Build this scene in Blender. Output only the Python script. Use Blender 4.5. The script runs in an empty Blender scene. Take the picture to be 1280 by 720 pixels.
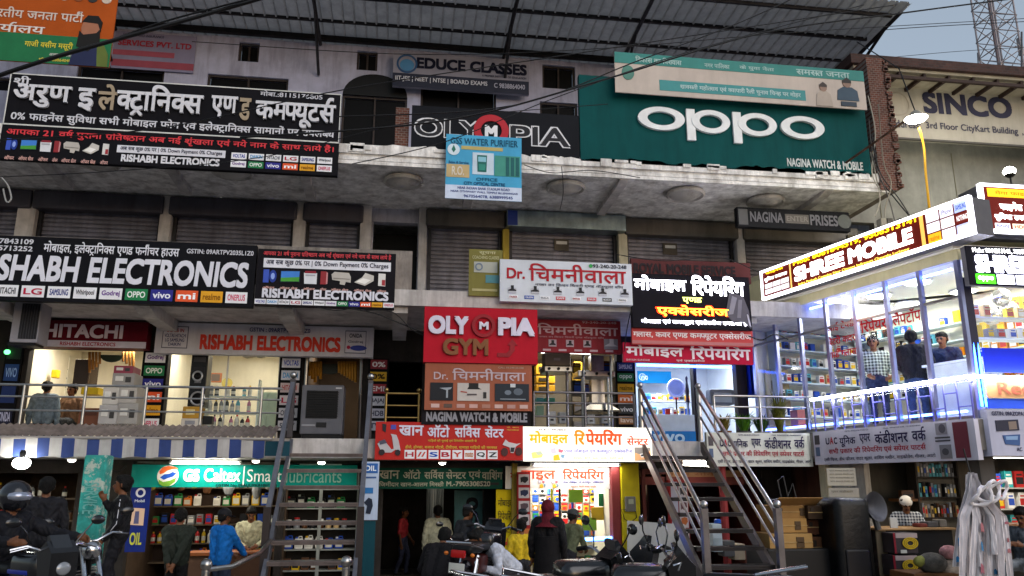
import bpy, bmesh, math, random
import numpy as np
from mathutils import Vector, Matrix
rnd = random.Random(7)
R = math.radians
SC = bpy.context.scene
COL = SC.collection
# ---------------------------------------------------------------- camera, sky, sun, exposure
F = 1000.0                                    # focal length in photo pixels (1280 wide)
PITCH, YAW, CAMZ = R(13.8), R(8.1), 2.0
cam_d = bpy.data.cameras.new('camera'); cam_d.sensor_width = 36; cam_d.lens = F/1280*36
cam_d.clip_start = .05; cam_d.clip_end = 2000
cam = bpy.data.objects.new('camera', cam_d); COL.objects.link(cam)
cam.location = (0, 0, CAMZ); cam.rotation_euler = (R(90)+PITCH, 0, -YAW)
SC.camera = cam
world = bpy.data.worlds.new('World'); SC.world = world; world.use_nodes = True
wn = world.node_tree; bgn = wn.nodes['Background']
sky = wn.nodes.new('ShaderNodeTexSky'); sky.sky_type = 'NISHITA'; sky.sun_disc = False
SUN_EL, SUN_ROT = R(5), R(152)
sky.sun_elevation = SUN_EL; sky.sun_rotation = SUN_ROT; sky.air_density = 1.0; sky.dust_density = 1.0; sky.ozone_density = 2.5
hsv = wn.nodes.new('ShaderNodeHueSaturation'); hsv.inputs['Saturation'].default_value = .75; wn.links.new(sky.outputs[0], hsv.inputs['Color']); mixs = wn.nodes.new('ShaderNodeMixRGB'); mixs.inputs[0].default_value = .6; mixs.inputs[2].default_value = (.85, .94, 1.04, 1); wn.links.new(hsv.outputs[0], mixs.inputs[1]); wn.links.new(mixs.outputs[0], bgn.inputs[0]); bgn.inputs[1].default_value = 0.15
sun_d = bpy.data.lights.new('sun', 'SUN'); sun_d.energy = 0.44; sun_d.angle = R(50); sun_d.color = (1, .97, .98)
sun = bpy.data.objects.new('sun', sun_d); COL.objects.link(sun)
sun.rotation_euler = (R(58), 0, R(28))
SC.view_settings.view_transform = 'Standard'; SC.view_settings.look = 'None'
SC.view_settings.exposure = 1.66; SC.view_settings.gamma = 1
SC.cycles.use_denoising = True
SC.cycles.max_bounces = 6; SC.cycles.diffuse_bounces = 3; SC.cycles.glossy_bounces = 3; SC.cycles.transparent_max_bounces = 12
SC.cycles.sample_clamp_indirect = 4.0; SC.cycles.caustics_reflective = False; SC.cycles.caustics_refractive = False

# ---------------------------------------------------------------- pixel -> point on a real plane
_fw = Vector((math.sin(YAW)*math.cos(PITCH), math.cos(YAW)*math.cos(PITCH), math.sin(PITCH)))
_rt = Vector((math.cos(YAW), -math.sin(YAW), 0)); _up = _rt.cross(_fw)
CAM = Vector((0, 0, CAMZ))
def ray(u, v): return _fw + _rt*((u-640)/F) + _up*((360-v)/F)
def P(u, v, Y): d = ray(u, v); return CAM + d*(Y/d.y)
def Pz(u, v, Z): d = ray(u, v); return CAM + d*((Z-CAMZ)/d.z)
def X(u, Y, v=606): return P(u, v, Y).x
def Z(v, Y, u=640): return P(u, v, Y).z
# slanting flank of the phone shop: A far end, DN towards the street
SA = Vector((7.36, 16.0, 0)); DN = Vector((.2368, -.9715, 0)); NS = Vector((-.9715, -.2368, 0))   # NS faces the stair side
def PS(u, v, off=0.0):
    a = SA + NS*off; d = ray(u, v); t = (a-CAM).dot(NS)/d.dot(NS); return CAM + d*t
def sS(p): return (Vector(p)-SA).dot(DN)
Y0, YS = 14.5, 17.0                            # walkway edge, shop fronts
Z1, Z2, Z3 = 2.78, 5.5, 8.33                   # floor levels

# ---------------------------------------------------------------- materials
MATS = {}
def srgb(c):
    if isinstance(c, str): c = tuple(int(c[i:i+2], 16)/255 for i in (0, 2, 4))
    return tuple(x/12.92 if x <= .04045 else ((x+.055)/1.055)**2.4 for x in c)
def mat(c, rough=.6, metal=0.0, emit=0.0, var=.12, scale=3.0, bump=0.0, dirt=0.0, spec=.22, key=None, sample=True):
    k = key or (c, rough, metal, emit, var, scale, bump, dirt, spec, sample)
    if k in MATS: return MATS[k]
    m = bpy.data.materials.new('m%d' % len(MATS)); m.use_nodes = True; nt = m.node_tree; b = nt.nodes['Principled BSDF']
    col = srgb(c) if isinstance(c, str) else c
    b.inputs['Base Color'].default_value = (*col, 1); b.inputs['Roughness'].default_value = rough
    b.inputs['Metallic'].default_value = metal; b.inputs['Specular IOR Level'].default_value = spec
    if emit:
        b.inputs['Emission Color'].default_value = (*col, 1); b.inputs['Emission Strength'].default_value = emit
        if not sample: m.cycles.emission_sampling = 'NONE'
    elif var or dirt or bump:
        tc = nt.nodes.new('ShaderNodeTexCoord'); no = nt.nodes.new('ShaderNodeTexNoise')
        no.inputs['Scale'].default_value = scale; no.inputs['Detail'].default_value = 7; no.inputs['Roughness'].default_value = .62
        nt.links.new(tc.outputs['Object'], no.inputs['Vector'])
        mp = nt.nodes.new('ShaderNodeMapRange'); mp.inputs[1].default_value = .3; mp.inputs[2].default_value = .7
        mp.inputs[3].default_value = 1-var*1.6; mp.inputs[4].default_value = 1+var*.6
        nt.links.new(no.outputs[0], mp.inputs[0])
        hs = nt.nodes.new('ShaderNodeHueSaturation'); hs.inputs['Color'].default_value = (*col, 1)
        nt.links.new(mp.outputs[0], hs.inputs['Value']); last = hs.outputs[0]
        if dirt:
            n2 = nt.nodes.new('ShaderNodeTexNoise'); n2.inputs['Scale'].default_value = 1.6; n2.inputs['Detail'].default_value = 9; n2.inputs['Roughness'].default_value = .7
            mpg = nt.nodes.new('ShaderNodeMapping'); mpg.inputs['Scale'].default_value = (2.2, 2.2, .3)
            nt.links.new(tc.outputs['Object'], mpg.inputs['Vector']); nt.links.new(mpg.outputs[0], n2.inputs['Vector'])
            rp = nt.nodes.new('ShaderNodeValToRGB'); rp.color_ramp.elements[0].position = .46; rp.color_ramp.elements[1].position = .66
            rp.color_ramp.elements[0].color = (0, 0, 0, 1); rp.color_ramp.elements[1].color = (dirt, dirt, dirt, 1)
            nt.links.new(n2.outputs[0], rp.inputs[0])
            mx = nt.nodes.new('ShaderNodeMixRGB'); mx.inputs[2].default_value = (col[0]*.38, col[1]*.355, col[2]*.34, 1)
            nt.links.new(rp.outputs[0], mx.inputs[0]); nt.links.new(last, mx.inputs[1]); last = mx.outputs[0]
        nt.links.new(last, b.inputs['Base Color'])
        if bump:
            bp = nt.nodes.new('ShaderNodeBump'); bp.inputs['Strength'].default_value = bump; bp.inputs['Distance'].default_value = .03
            nt.links.new(no.outputs[0], bp.inputs['Height']); nt.links.new(bp.outputs[0], b.inputs['Normal'])
    MATS[k] = m; return m
def brick_mat(c1, c2, mortar, scale=6.0):
    k = ('brick', c1, c2)
    if k in MATS: return MATS[k]
    m = bpy.data.materials.new('brick'); m.use_nodes = True; nt = m.node_tree; b = nt.nodes['Principled BSDF']
    tc = nt.nodes.new('ShaderNodeTexCoord'); mp = nt.nodes.new('ShaderNodeMapping'); mp.inputs['Rotation'].default_value = (R(90), 0, 0)
    br = nt.nodes.new('ShaderNodeTexBrick'); br.inputs['Scale'].default_value = scale
    for i, c in enumerate((c1, c2, mortar)): br.inputs[1+i].default_value = (*srgb(c), 1)
    br.inputs['Mortar Size'].default_value = .025
    nt.links.new(tc.outputs['Object'], mp.inputs[0]); nt.links.new(mp.outputs[0], br.inputs[0])
    no = nt.nodes.new('ShaderNodeTexNoise'); no.inputs['Scale'].default_value = 5; no.inputs['Detail'].default_value = 8
    mx = nt.nodes.new('ShaderNodeMixRGB'); mx.blend_type = 'MULTIPLY'; mx.inputs[0].default_value = .7
    nt.links.new(tc.outputs['Object'], no.inputs[0]); nt.links.new(br.outputs[0], mx.inputs[1]); nt.links.new(no.outputs[0], mx.inputs[2])
    nt.links.new(mx.outputs[0], b.inputs['Base Color']); b.inputs['Roughness'].default_value = .9
    bp = nt.nodes.new('ShaderNodeBump'); bp.inputs['Strength'].default_value = .6; nt.links.new(br.outputs[1], bp.inputs['Height']); bp.invert = True
    nt.links.new(bp.outputs[0], b.inputs['Normal']); MATS[k] = m; return m
def glass_mat(tint=(.95, .97, .97)):
    k = ('glass', tint)
    if k in MATS: return MATS[k]
    m = bpy.data.materials.new('glass'); m.use_nodes = True; nt = m.node_tree; nt.nodes.remove(nt.nodes['Principled BSDF'])
    tr = nt.nodes.new('ShaderNodeBsdfTransparent'); tr.inputs[0].default_value = (*tint, 1)
    gl = nt.nodes.new('ShaderNodeBsdfGlossy'); gl.inputs['Roughness'].default_value = .04
    fr = nt.nodes.new('ShaderNodeFresnel'); fr.inputs[0].default_value = 1.45
    mx = nt.nodes.new('ShaderNodeMixShader'); ge = nt.nodes.new('ShaderNodeNewGeometry'); inv = nt.nodes.new('ShaderNodeMath'); inv.operation = 'SUBTRACT'; inv.inputs[0].default_value = 1; nt.links.new(ge.outputs['Backfacing'], inv.inputs[1]); ml = nt.nodes.new('ShaderNodeMath'); ml.operation = 'MULTIPLY'; nt.links.new(fr.outputs[0], ml.inputs[0]); nt.links.new(inv.outputs[0], ml.inputs[1]); nt.links.new(ml.outputs[0], mx.inputs[0]); nt.links.new(tr.outputs[0], mx.inputs[1]); nt.links.new(gl.outputs[0], mx.inputs[2])
    nt.links.new(mx.outputs[0], nt.nodes['Material Output'].inputs[0]); MATS[k] = m; return m

# ---------------------------------------------------------------- mesh helpers
class MB:
    def __init__(s): s.v = []; s.f = []; s.m = []
    def add(s, vs, fs, mi=0):
        o = len(s.v); s.v += [tuple(v) for v in vs]; s.f += [tuple(i+o for i in f) for f in fs]; s.m += [mi]*len(fs); return s
    def box(s, x0, y0, z0, x1, y1, z1, mi=0, M=None):
        vs = [Vector((x, y, z)) for x in (x0, x1) for y in (y0, y1) for z in (z0, z1)]
        if M: vs = [M @ v for v in vs]
        return s.add(vs, [(0, 1, 3, 2), (4, 6, 7, 5), (0, 4, 5, 1), (2, 3, 7, 6), (0, 2, 6, 4), (1, 5, 7, 3)], mi)
    def bevbox(s, x0, y0, z0, x1, y1, z1, b=.02, mi=0, M=None, seg=2):
        bm = bmesh.new(); bmesh.ops.create_cube(bm, size=1)
        for v in bm.verts: v.co = Vector(((x0+x1)/2+v.co.x*(x1-x0), (y0+y1)/2+v.co.y*(y1-y0), (z0+z1)/2+v.co.z*(z1-z0)))
        bmesh.ops.bevel(bm, geom=bm.edges[:], offset=b, segments=seg, profile=.6, affect='EDGES')
        return s.bm(bm, mi, M)
    def bm(s, bm, mi=0, M=None):
        bm.verts.index_update()
        vs = [M @ v.co if M else v.co.copy() for v in bm.verts]; fs = [[v.index for v in f.verts] for f in bm.faces]; bm.free(); return s.add(vs, fs, mi)
    def tube(s, pts, r, n=8, mi=0, closed=False):
        pts = [Vector(p) for p in pts]; rs = r if isinstance(r, (list, tuple)) else [r]*len(pts)
        vs = []; fs = []; prev = None; L = len(pts)
        for i, p in enumerate(pts):
            if closed: t = pts[(i+1) % L]-pts[i-1]
            else: t = pts[min(i+1, L-1)]-pts[max(i-1, 0)]
            t.normalize()
            if prev is None: a = t.orthogonal().normalized()
            else:
                a = prev-t*prev.dot(t)
                a = a.normalized() if a.length > 1e-5 else t.orthogonal().normalized()
            prev = a; b = t.cross(a)
            vs += [p+(a*math.cos(2*math.pi*k/n)+b*math.sin(2*math.pi*k/n))*rs[i] for k in range(n)]
        for i in range(L if closed else L-1):
            j = (i+1) % L
            fs += [(i*n+k, i*n+(k+1) % n, j*n+(k+1) % n, j*n+k) for k in range(n)]
        if not closed: fs += [tuple(range(n))[::-1], tuple((L-1)*n+k for k in range(n))]
        return s.add(vs, fs, mi)
    def lathe(s, prof, n=20, mi=0, M=None, axis='z'):
        vs = []; fs = []
        for r, z in prof:
            for k in range(n):
                a = 2*math.pi*k/n; v = Vector((r*math.cos(a), r*math.sin(a), z)); vs.append(M @ v if M else v)
        L = len(prof)
        for i in range(L-1): fs += [(i*n+k, i*n+(k+1) % n, (i+1)*n+(k+1) % n, (i+1)*n+k) for k in range(n)]
        fs += [tuple(range(n))[::-1], tuple((L-1)*n+k for k in range(n))]
        return s.add(vs, fs, mi)
    def prism(s, pts2, d0, d1, M=None, mi=0):                   # outline in local x,z, from y=d0 to y=d1
        n = len(pts2); vs = [Vector((x, d0, z)) for x, z in pts2]+[Vector((x, d1, z)) for x, z in pts2]
        if M: vs = [M @ v for v in vs]
        fs = [tuple(range(n)), tuple(range(2*n-1, n-1, -1))]+[(i, i+n, (i+1) % n+n, (i+1) % n) for i in range(n)]
        return s.add(vs, fs, mi)
    def ball(s, c, rx, ry=None, rz=None, n=12, mi=0, M=None):
        ry = ry or rx; rz = rz or rx; T = Matrix.Translation(c) @ Matrix.Diagonal((rx, ry, rz, 1))
        T = M @ T if M else T
        k = n//2; prof = [(max(math.sin(math.pi*i/k), .001), -math.cos(math.pi*i/k)) for i in range(k+1)]
        return s.lathe(prof, n, mi, T)
    def torus(s, Rr, r, M=None, n=28, m=10, mi=0):
        vs = []; fs = []
        for i in range(n):
            a = 2*math.pi*i/n
            for j in range(m):
                b = 2*math.pi*j/m; v = Vector(((Rr+r*math.cos(b))*math.cos(a), r*math.sin(b), (Rr+r*math.cos(b))*math.sin(a))); vs.append(M @ v if M else v)
        for i in range(n):
            for j in range(m): fs.append((i*m+j, i*m+(j+1) % m, ((i+1) % n)*m+(j+1) % m, ((i+1) % n)*m+j))
        return s.add(vs, fs, mi)
    def build(s, name, mats, parent=None, smooth=False, world=True, loc=None, label=None):
        me = bpy.data.meshes.new(name)
        inv = parent.matrix_basis.inverted() if (parent and world) else None
        if parent and world and parent.parent: inv = (parent.parent.matrix_basis @ parent.matrix_basis).inverted()
        me.from_pydata([inv @ Vector(v) for v in s.v] if inv else s.v, [], s.f)
        if not isinstance(mats, (list, tuple)): mats = [mats]
        for m in mats: me.materials.append(m)
        if len(mats) > 1: me.polygons.foreach_set('material_index', s.m)
        if smooth:
            me.polygons.foreach_set('use_smooth', [True]*len(me.polygons))
            try: me.set_sharp_from_angle(angle=R(40))
            except Exception: pass
        bm = bmesh.new(); bm.from_mesh(me); bmesh.ops.recalc_face_normals(bm, faces=bm.faces[:]); bm.to_mesh(me); bm.free()
        me.update(); o = bpy.data.objects.new(name, me); COL.objects.link(o)
        if parent: o.parent = parent
        if loc is not None: o.location = loc
        if label: o['label'] = label
        return o
def tag(o, label=None, cat=None, group=None, kind=None):
    if label: o['label'] = label
    if cat: o['category'] = cat
    if group: o['group'] = group
    if kind: o['kind'] = kind
    return o
def empty(name, label, cat, loc=(0, 0, 0), rot=(0, 0, 0), group=None):
    o = bpy.data.objects.new(name, None); COL.objects.link(o); o.location = loc; o.rotation_euler = rot; o.empty_display_size = .1
    o.matrix_basis = Matrix.LocRotScale(Vector(loc), Matrix.Identity(3).to_euler() if rot == (0, 0, 0) else __import__('mathutils').Euler(rot), None)
    return tag(o, label, cat, group)
def kids(o): return [c for c in bpy.data.objects if c.parent == o]
KIDS = {}
def copy_tree(o, parent=None):
    if o.name not in KIDS: KIDS[o.name] = kids(o)
    c = o.copy(); COL.objects.link(c); c.parent = parent
    for ch in KIDS[o.name]: copy_tree(ch, c)
    return c
def cyl(mb, a, b, r, n=10, mi=0): return mb.tube([a, b], r, n, mi)

# ---------------------------------------------------------------- lettering (own shaping, Devanagari too)
GL = {}
def _ink(s, off):
    c = bpy.data.curves.new('g', 'FONT'); c.body = s; c.size = 1; c.resolution_u = 4; c.offset = off
    o = bpy.data.objects.new('g', c); COL.objects.link(o); dg = bpy.context.evaluated_depsgraph_get(); dg.update()
    me = o.evaluated_get(dg).to_mesh(); vs = [(v.co.x, v.co.y) for v in me.vertices]; fs = [tuple(p.vertices) for p in me.polygons]
    bpy.data.objects.remove(o); bpy.data.curves.remove(c); return vs, fs
_nref = {}
def glyph(ch, off=0.0):
    k = (ch, off)
    if k not in GL:
        if 'n' not in _nref: _nref['n'] = max(v[0] for v in _ink('H', 0)[0])
        if ch == ' ': GL[k] = ([], [], .3)
        else:
            vs, fs = _ink(ch, off)
            adv = max(v[0] for v in _ink(ch+'H', 0)[0])-_nref['n']
            GL[k] = (vs, fs, adv)
    return GL[k]
def half(ch):
    k = ('half', ch)
    if k not in GL:
        vs, fs, adv = glyph(ch)
        bm = bmesh.new(); bv = [bm.verts.new((x, y, 0)) for x, y in vs]
        for f in fs:
            try: bm.faces.new([bv[i] for i in f])
            except ValueError: pass
        xm = max(v[0] for v in vs); cut = xm*.64 if ch in 'कफ' else xm-.125
        if ch in 'टडदहर': cut = xm
        bmesh.ops.bisect_plane(bm, geom=bm.verts[:]+bm.edges[:]+bm.faces[:], plane_co=(cut, 0, 0), plane_no=(1, 0, 0), clear_outer=True)
        bm.verts.index_update(); GL[k] = ([(v.co.x, v.co.y) for v in bm.verts], [tuple(v.index for v in f.verts) for f in bm.faces], cut-.004); bm.free()
    return GL[k]
CONS = set(chr(c) for c in range(0x915, 0x93a)) | set('क़ज़ड़ढ़')
def layout(s, bold=0.0):
    out = []; x = 0.0; i = 0; n = len(s)
    def put(g, dx=0, adv=None):
        nonlocal x
        out.append((g[0], g[1], x+dx)); x += g[2] if adv is None else adv
    while i < n:
        ch = s[i]
        if ch in CONS:
            cl = [ch]; i += 1
            while i+1 < n and s[i] == '\u094d' and s[i+1] in CONS: cl.append(s[i+1]); i += 2
            hal = i < n and s[i] == '\u094d'
            if hal: i += 1
            ms = []
            while i < n and (0x93e <= ord(s[i]) <= 0x94c or s[i] in '\u0901\u0902\u093c\u0945'): ms.append(s[i]); i += 1
            reph = rak = False
            if len(cl) > 1 and cl[0] == 'र': reph = True; cl = cl[1:]
            if len(cl) > 1 and cl[-1] == 'र': rak = True; cl = cl[:-1]
            if '\u093f' in ms: put(glyph('\u093f'))
            for c in cl[:-1]: put(half(c))
            gx = x; g = glyph(cl[-1]); put(g); w = g[2]
            if hal: put(glyph('\u094d'), adv=0)
            if rak:
                if cl[-1] in 'टडद': out.append(([(.0, -.02), (.05, -.02), (-.13, -.2), (-.18, -.17), (.19, -.2), (.24, -.17)], [(0, 1, 2, 3), (0, 4, 5, 1)], gx+w*.5))
                else: out.append(([(0, .13), (0, .2), (-.24, .02), (-.2, -.04)], [(0, 1, 2, 3)], gx+w-.1))
            for m in ms:
                if m != '\u093f': put(glyph(m), adv=None if glyph(m)[2] > .12 else 0)
            if reph:
                g = glyph('\u0947'); mx = max(v[0] for v in g[0]); mn = min(v[0] for v in g[0])
                out.append(([(mx+mn-a, b) for a, b in g[0]], g[1], x))
        else:
            put(glyph(ch, bold if ord(ch) < 0x900 else 0.0)); i += 1
    return out
def textgeo(s, bold=1):
    """faux bold: shifted copies of the Devanagari outlines, widened Latin outlines"""
    deva = any(ord(c) > 0x900 for c in s)
    lay = layout(s, 0)
    V = []; Fc = []; r = .017*bold if deva else .021*bold
    sh = [(0, 0)] if not bold else [(-r, r), (r, r), (-r, -r), (r, -r)] if r < .03 else [(-r, r), (r, r), (-r, -r), (r, -r), (0, 0), (0, r), (0, -r)]
    for k, (dx, dy) in enumerate(sh):
        for vs, fs, x in lay:
            o = len(V); V += [(a+x+dx, b+dy, k*.0006) for a, b in vs]; Fc += [tuple(i+o for i in f) for f in fs]
    return V, Fc
# ================================================================ setting
WHITE = mat('c6c1be', .8, dirt=.6, bump=.15, var=.2); DINGY = mat('8f8780', .85, dirt=.9, bump=.2, var=.25)
DARKW = mat('2d2826', .8, dirt=.5, var=.3); CREAM = mat('d8cfae', .6, dirt=.25); LAV = mat('bcbac4', .8, dirt=.7, var=.2)
STEEL = mat('a8a6a4', .28, 1.0, var=.15, scale=8); DSTEEL = mat('3a383a', .45, .7, var=.3, scale=6); BLK = mat('0c0c0e', .45, var=.2)
WOOD = mat('6b4526', .55, var=.3, scale=8); CONC = mat('77716b', .9, dirt=.6, bump=.3, var=.2); RUST = mat('5a4338', .85, dirt=.6, var=.3)
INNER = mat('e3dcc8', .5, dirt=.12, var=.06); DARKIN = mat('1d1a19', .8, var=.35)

def sheet(name, x0, x1, rows, m, kind='structure'):
    mb = MB(); n = 24; vs = []
    for y, z in rows: vs += [(x0+(x1-x0)*i/n, y, z) for i in range(n+1)]
    fs = [(r*(n+1)+i, r*(n+1)+i+1, (r+1)*(n+1)+i+1, (r+1)*(n+1)+i) for r in range(len(rows)-1) for i in range(n)]
    return tag(mb.add(vs, fs).build(name, m), kind=kind)
sheet('ground', -400, 400, [(-300, .40), (-4, .40), (9.9, .40), (11.2, .40), (13.4, 0), (25, 0), (600, 0)], mat('9c958d', .9, bump=.5, var=.35, dirt=.5, scale=2))
sheet('road', -200, 200, [(-3.5, .404), (4, .404), (9.4, .404)], mat('85817c', .85, bump=.4, var=.3, scale=5))
sheet('pavement', -14, 14, [(13.5, .004), (20.6, .004)], mat('6a645e', .85, bump=.3, var=.3, dirt=.4, scale=3))

def wallgrid(mb, x0, x1, z0, z1, ops, Y, t=.2, mi=0):
    xs = sorted({x0, x1, *[min(max(o[i], x0), x1) for o in ops for i in (0, 2)]}); zs = sorted({z0, z1, *[min(max(o[i], z0), z1) for o in ops for i in (1, 3)]})
    for a, b in zip(xs, xs[1:]):
        run = None
        for c, d in zip(zs, zs[1:]):
            hole = any(o[0] < (a+b)/2 < o[2] and o[1] < (c+d)/2 < o[3] for o in ops)
            if hole:
                if run: mb.box(a, Y, run[0], b, Y+t, run[1], mi)
                run = None
            else: run = (run[0], d) if run else (c, d)
        if run: mb.box(a, Y, run[0], b, Y+t, run[1], mi)
def op(uL, vT, uR, vB, Y, z0=None):
    vm = (vT+vB)/2; um = (uL+uR)/2
    return (X(uL, Y, vm), Z(vB, Y, um) if z0 is None else z0, X(uR, Y, vm), Z(vT, Y, um))

XL, XR = -12.0, 10.0                                   # extent of the long shop building
bld = empty('shop_building', 'long grimy white market building of three storeys carrying most of the shop signs', 'building', (0, Y0, 0))
# floor slabs with fascias
for i, (zb, zt, nm) in enumerate(((2.45, Z1, 'walkway'), (5.2, Z2, 'walkway'), (7.93, Z3, 'balcony'))):
    mb = MB(); mb.box(XL, Y0, zb, XR, YS-.003 if i < 2 else 21, zt)
    if i == 2:
        pr = []; x = XL; zc = 0
        while x < XR:                                   # crumbling plaster lip
            zc = .6*zc+rnd.uniform(-.035, .035); pr.append((x, zt-.02+zc)); x += rnd.uniform(.03, .14)
        mb.prism([(XL, zt-.2)]+[(a, b+.0) for a, b in pr]+[(XR, zt-.2)], Y0-.05, Y0+.12)
        for k in range(70):
            x = rnd.uniform(XL, XR); mb.bevbox(x, Y0-.075, zt-.2+rnd.random()*.1, x+rnd.uniform(.04, .3), Y0-.04, zt-.06+rnd.random()*.06, .012)
        mb.box(XL, Y0-.03, zb+.07, XR, Y0+.004, zb+.13); mb.box(XL, Y0-.05, zb-.02, XR, Y0+.02, zb+.05)
    mb.build('slab', mat('efece8', .85, dirt=.85, bump=.4, var=.25, scale=5) if i == 2 else WHITE, bld)
# upper wall with its dark openings
UY = 17.5
ops3 = [op(95, 83, 205, 112, UY), op(258, 95, 360, 125, UY), op(298, 53, 324, 77, UY), op(446, 64, 472, 88, UY), op(426, 120, 508, 195, UY, Z3), op(525, 104, 620, 190, UY, Z3),
        op(678, 82, 719, 111, UY), op(675, 128, 722, 160, UY), op(-60, 95, 30, 112, UY)]
mb = MB(); wallgrid(mb, XL, 12.2, Z3, 12.15, ops3, UY, .25)
for o in ops3[4:5]:                                     # arched head of the doorway
    cx, r = (o[0]+o[2])/2, (o[2]-o[0])/2
mb.build('wall', mat('b0b1c8', .85, dirt=.5, bump=.1, var=.12), bld)
a = ops3[4]; cx, r = (a[0]+a[2])/2, (a[2]-a[0])/2
arch = [(cx+r*math.cos(t*math.pi/16), a[3]-.003+r*.75*math.sin(t*math.pi/16)) for t in range(17)]
MB().prism(arch, UY-.006, UY+.05).build('arch_dark_plate', BLK, bld)  # black plate on the wall face, painted shade for the opening's arched top
mb = MB(); mb.box(XL, 20.8, 0, 12.2, 21, 12.15); mb.box(XL-.2, Y0+1.2, 0, XL, 21, 12.15); mb.build('back_wall', DARKW, bld)
mb = MB(); mb.box(12.2, 17.5, 0, 12.4, 21, 12.15); mb.build('end_wall', WHITE, bld)
for o in ops3:                                          # frames and a mullion in each opening
    w = MB(); x0, z0, x1, z1 = o
    for q in ((x0, z0, x0+.05, z1), (x1-.05, z0, x1, z1), (x0+.05, z1-.05, x1-.05, z1), ((x0+x1)/2-.02, z0, (x0+x1)/2+.02, z1-.05)): w.box(q[0], UY+.06, q[1], q[2], UY+.12, q[3])
    fr = w.build('window', mat('3a3230', .6, var=.2), bld); MB().box(x0+.05, UY+.13, z0, x1-.05, UY+.14, z1-.05).build('pane', mat('08080a', .5, var=.0, spec=.1), fr)  # near-black matte sheet stands in for the unlit interior behind each opening
# second storey: shutters and pillars on the shop line
mb = MB(); SH = [(-60, 34), (46, 199), (216, 366), (383, 449), (466, 522), (536, 626), (637, 769), (782, 914), (928, 1062)]
SHX = [(X(a_, YS, 300), X(b_, YS, 300)) for a_, b_ in SH]; zt2 = 7.62
wallgrid(mb, XL, XR+1.6, Z2, 7.93, [(x0, Z2, x1, zt2) for x0, x1 in SHX], YS, .22); mb.build('wall', LAV, bld)
for i, (x0, x1) in enumerate(SHX):
    if i == 4:
        MB().box(x0, YS+.9, Z2, x1, YS+1, zt2).build('doorway', BLK, bld); continue  # black sheet stands in for the unlit depth of the doorway
    s = MB(); zz = Z2; prof = []
    while zz < zt2-.05: prof += [(0, zz), (-.03, zz+.02), (-.03, zz+.07), (0, zz+.09)]; zz += .095
    vs = []; fs = []
    for y, z in prof: vs += [(x0+.04, YS+.08+y, z), (x1-.04, YS+.08+y, z)]
    fs = [(2*k, 2*k+1, 2*k+3, 2*k+2) for k in range(len(prof)-1)]; s.add(vs, fs)
    sh = s.build('shutter', mat('7a7a88' if i < 5 else '85828a', .55, .2, dirt=.6, var=.25, bump=.25, key='shut%d' % (i > 4)), bld)
    MB().box(x0-.02, YS-.04, Z2, x0+.05, YS+.1, zt2).build('guide_rail', DSTEEL, sh); MB().box(x1-.05, YS-.04, Z2, x1+.02, YS+.1, zt2).build('guide_rail', DSTEEL, sh)
    MB().box((x0+x1)/2-.09, YS+.025, Z2+.12, (x0+x1)/2+.09, YS+.045, Z2+.16).build('handle', BLK, sh); MB().box(x0+.05, YS+.03, Z2+.003, x1-.05, YS+.06, Z2+.06).build('bottom_rail', DSTEEL, sh)
    if i in (6, 7):
        c_ = P(702 if i == 6 else 838, 306 if i == 6 else 311, YS); MB().box(c_.x-.17, YS+.02, c_.z-.13, c_.x+.17, YS+.046, c_.z+.14).build('painted_patch', mat('5b5348', .8, dirt=.5), sh); MB().box(c_.x-.12, YS+.012, c_.z+.02, c_.x+.13, YS+.0195, c_.z+.09).build('paper_sticker', mat('c9c6c0', .7), sh)
    if i != 6:
        h = MB(); h.bevbox(x0-.08, YS-.28, zt2-.12, x1+.08, YS-.004, 7.9, .05); h.build('shutter_box', mat('4a4850' if i < 5 else '57534e', .5, .3, dirt=.5), sh)
    else:
        h = MB(); h.bevbox(x0-.12, YS-.42, zt2-.1, x1+.15, YS-.004, 7.9, .03); h.build('shutter_box', mat('8fa0a6', .35, .8, dirt=.4, var=.3), sh)
        h = MB(); h.box(x0-.1, YS-.425, zt2-.08, x0+.12, YS-.421, 7.88); h.build('torn_sticker', mat('2a3f8a', .5), sh)
for (uL, uR, c) in ((22, 45, WHITE), (200, 214, WHITE), (367, 382, WHITE), (450, 464, WHITE), (523, 533, WHITE), (627, 635, mat('b09a3c', .7, dirt=.5)), (770, 781, mat('c9c2a8', .7, dirt=.5)), (916, 926, WHITE)):
    MB().bevbox(X(uL, YS, 300), YS-.2, Z2, X(uR, YS, 300), YS-.045, 7.926, .012).build('pillar', c, bld)
# soffit brackets and plaster bowls under the top balcony
for u, v in ((205, 212), (378, 218), (592, 228), (777, 236), (1030, 245), (40, 205)):
    x = X(u, Y0+.2, v); MB().prism([(Y0-0, 7.925), (YS-.6, 7.925), (YS-.6, 7.80), (Y0+.2, 7.84), (Y0, 7.89)], x-.09, x+.09, Matrix(((0, 1, 0, 0), (1, 0, 0, 0), (0, 0, 1, 0), (0, 0, 0, 1)))).build('bracket', WHITE, bld)
for u, v in ((122, 207), (290, 219), (504, 231), (707, 239), (857, 247), (957, 256)):
    p = Pz(u, v, 7.8); MB().lathe([(.36, .125), (.40, .09), (.40, .05), (.37, .02), (.33, .05), (.22, -.01), (.1, -.04), (.01, -.05)], 24, 0, Matrix.Translation((p.x, max(p.y, Y0+.42), 7.80))).build('plaster_bowl', mat('bdb9b3', .8, dirt=.7, bump=.2), bld, smooth=True)
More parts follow.
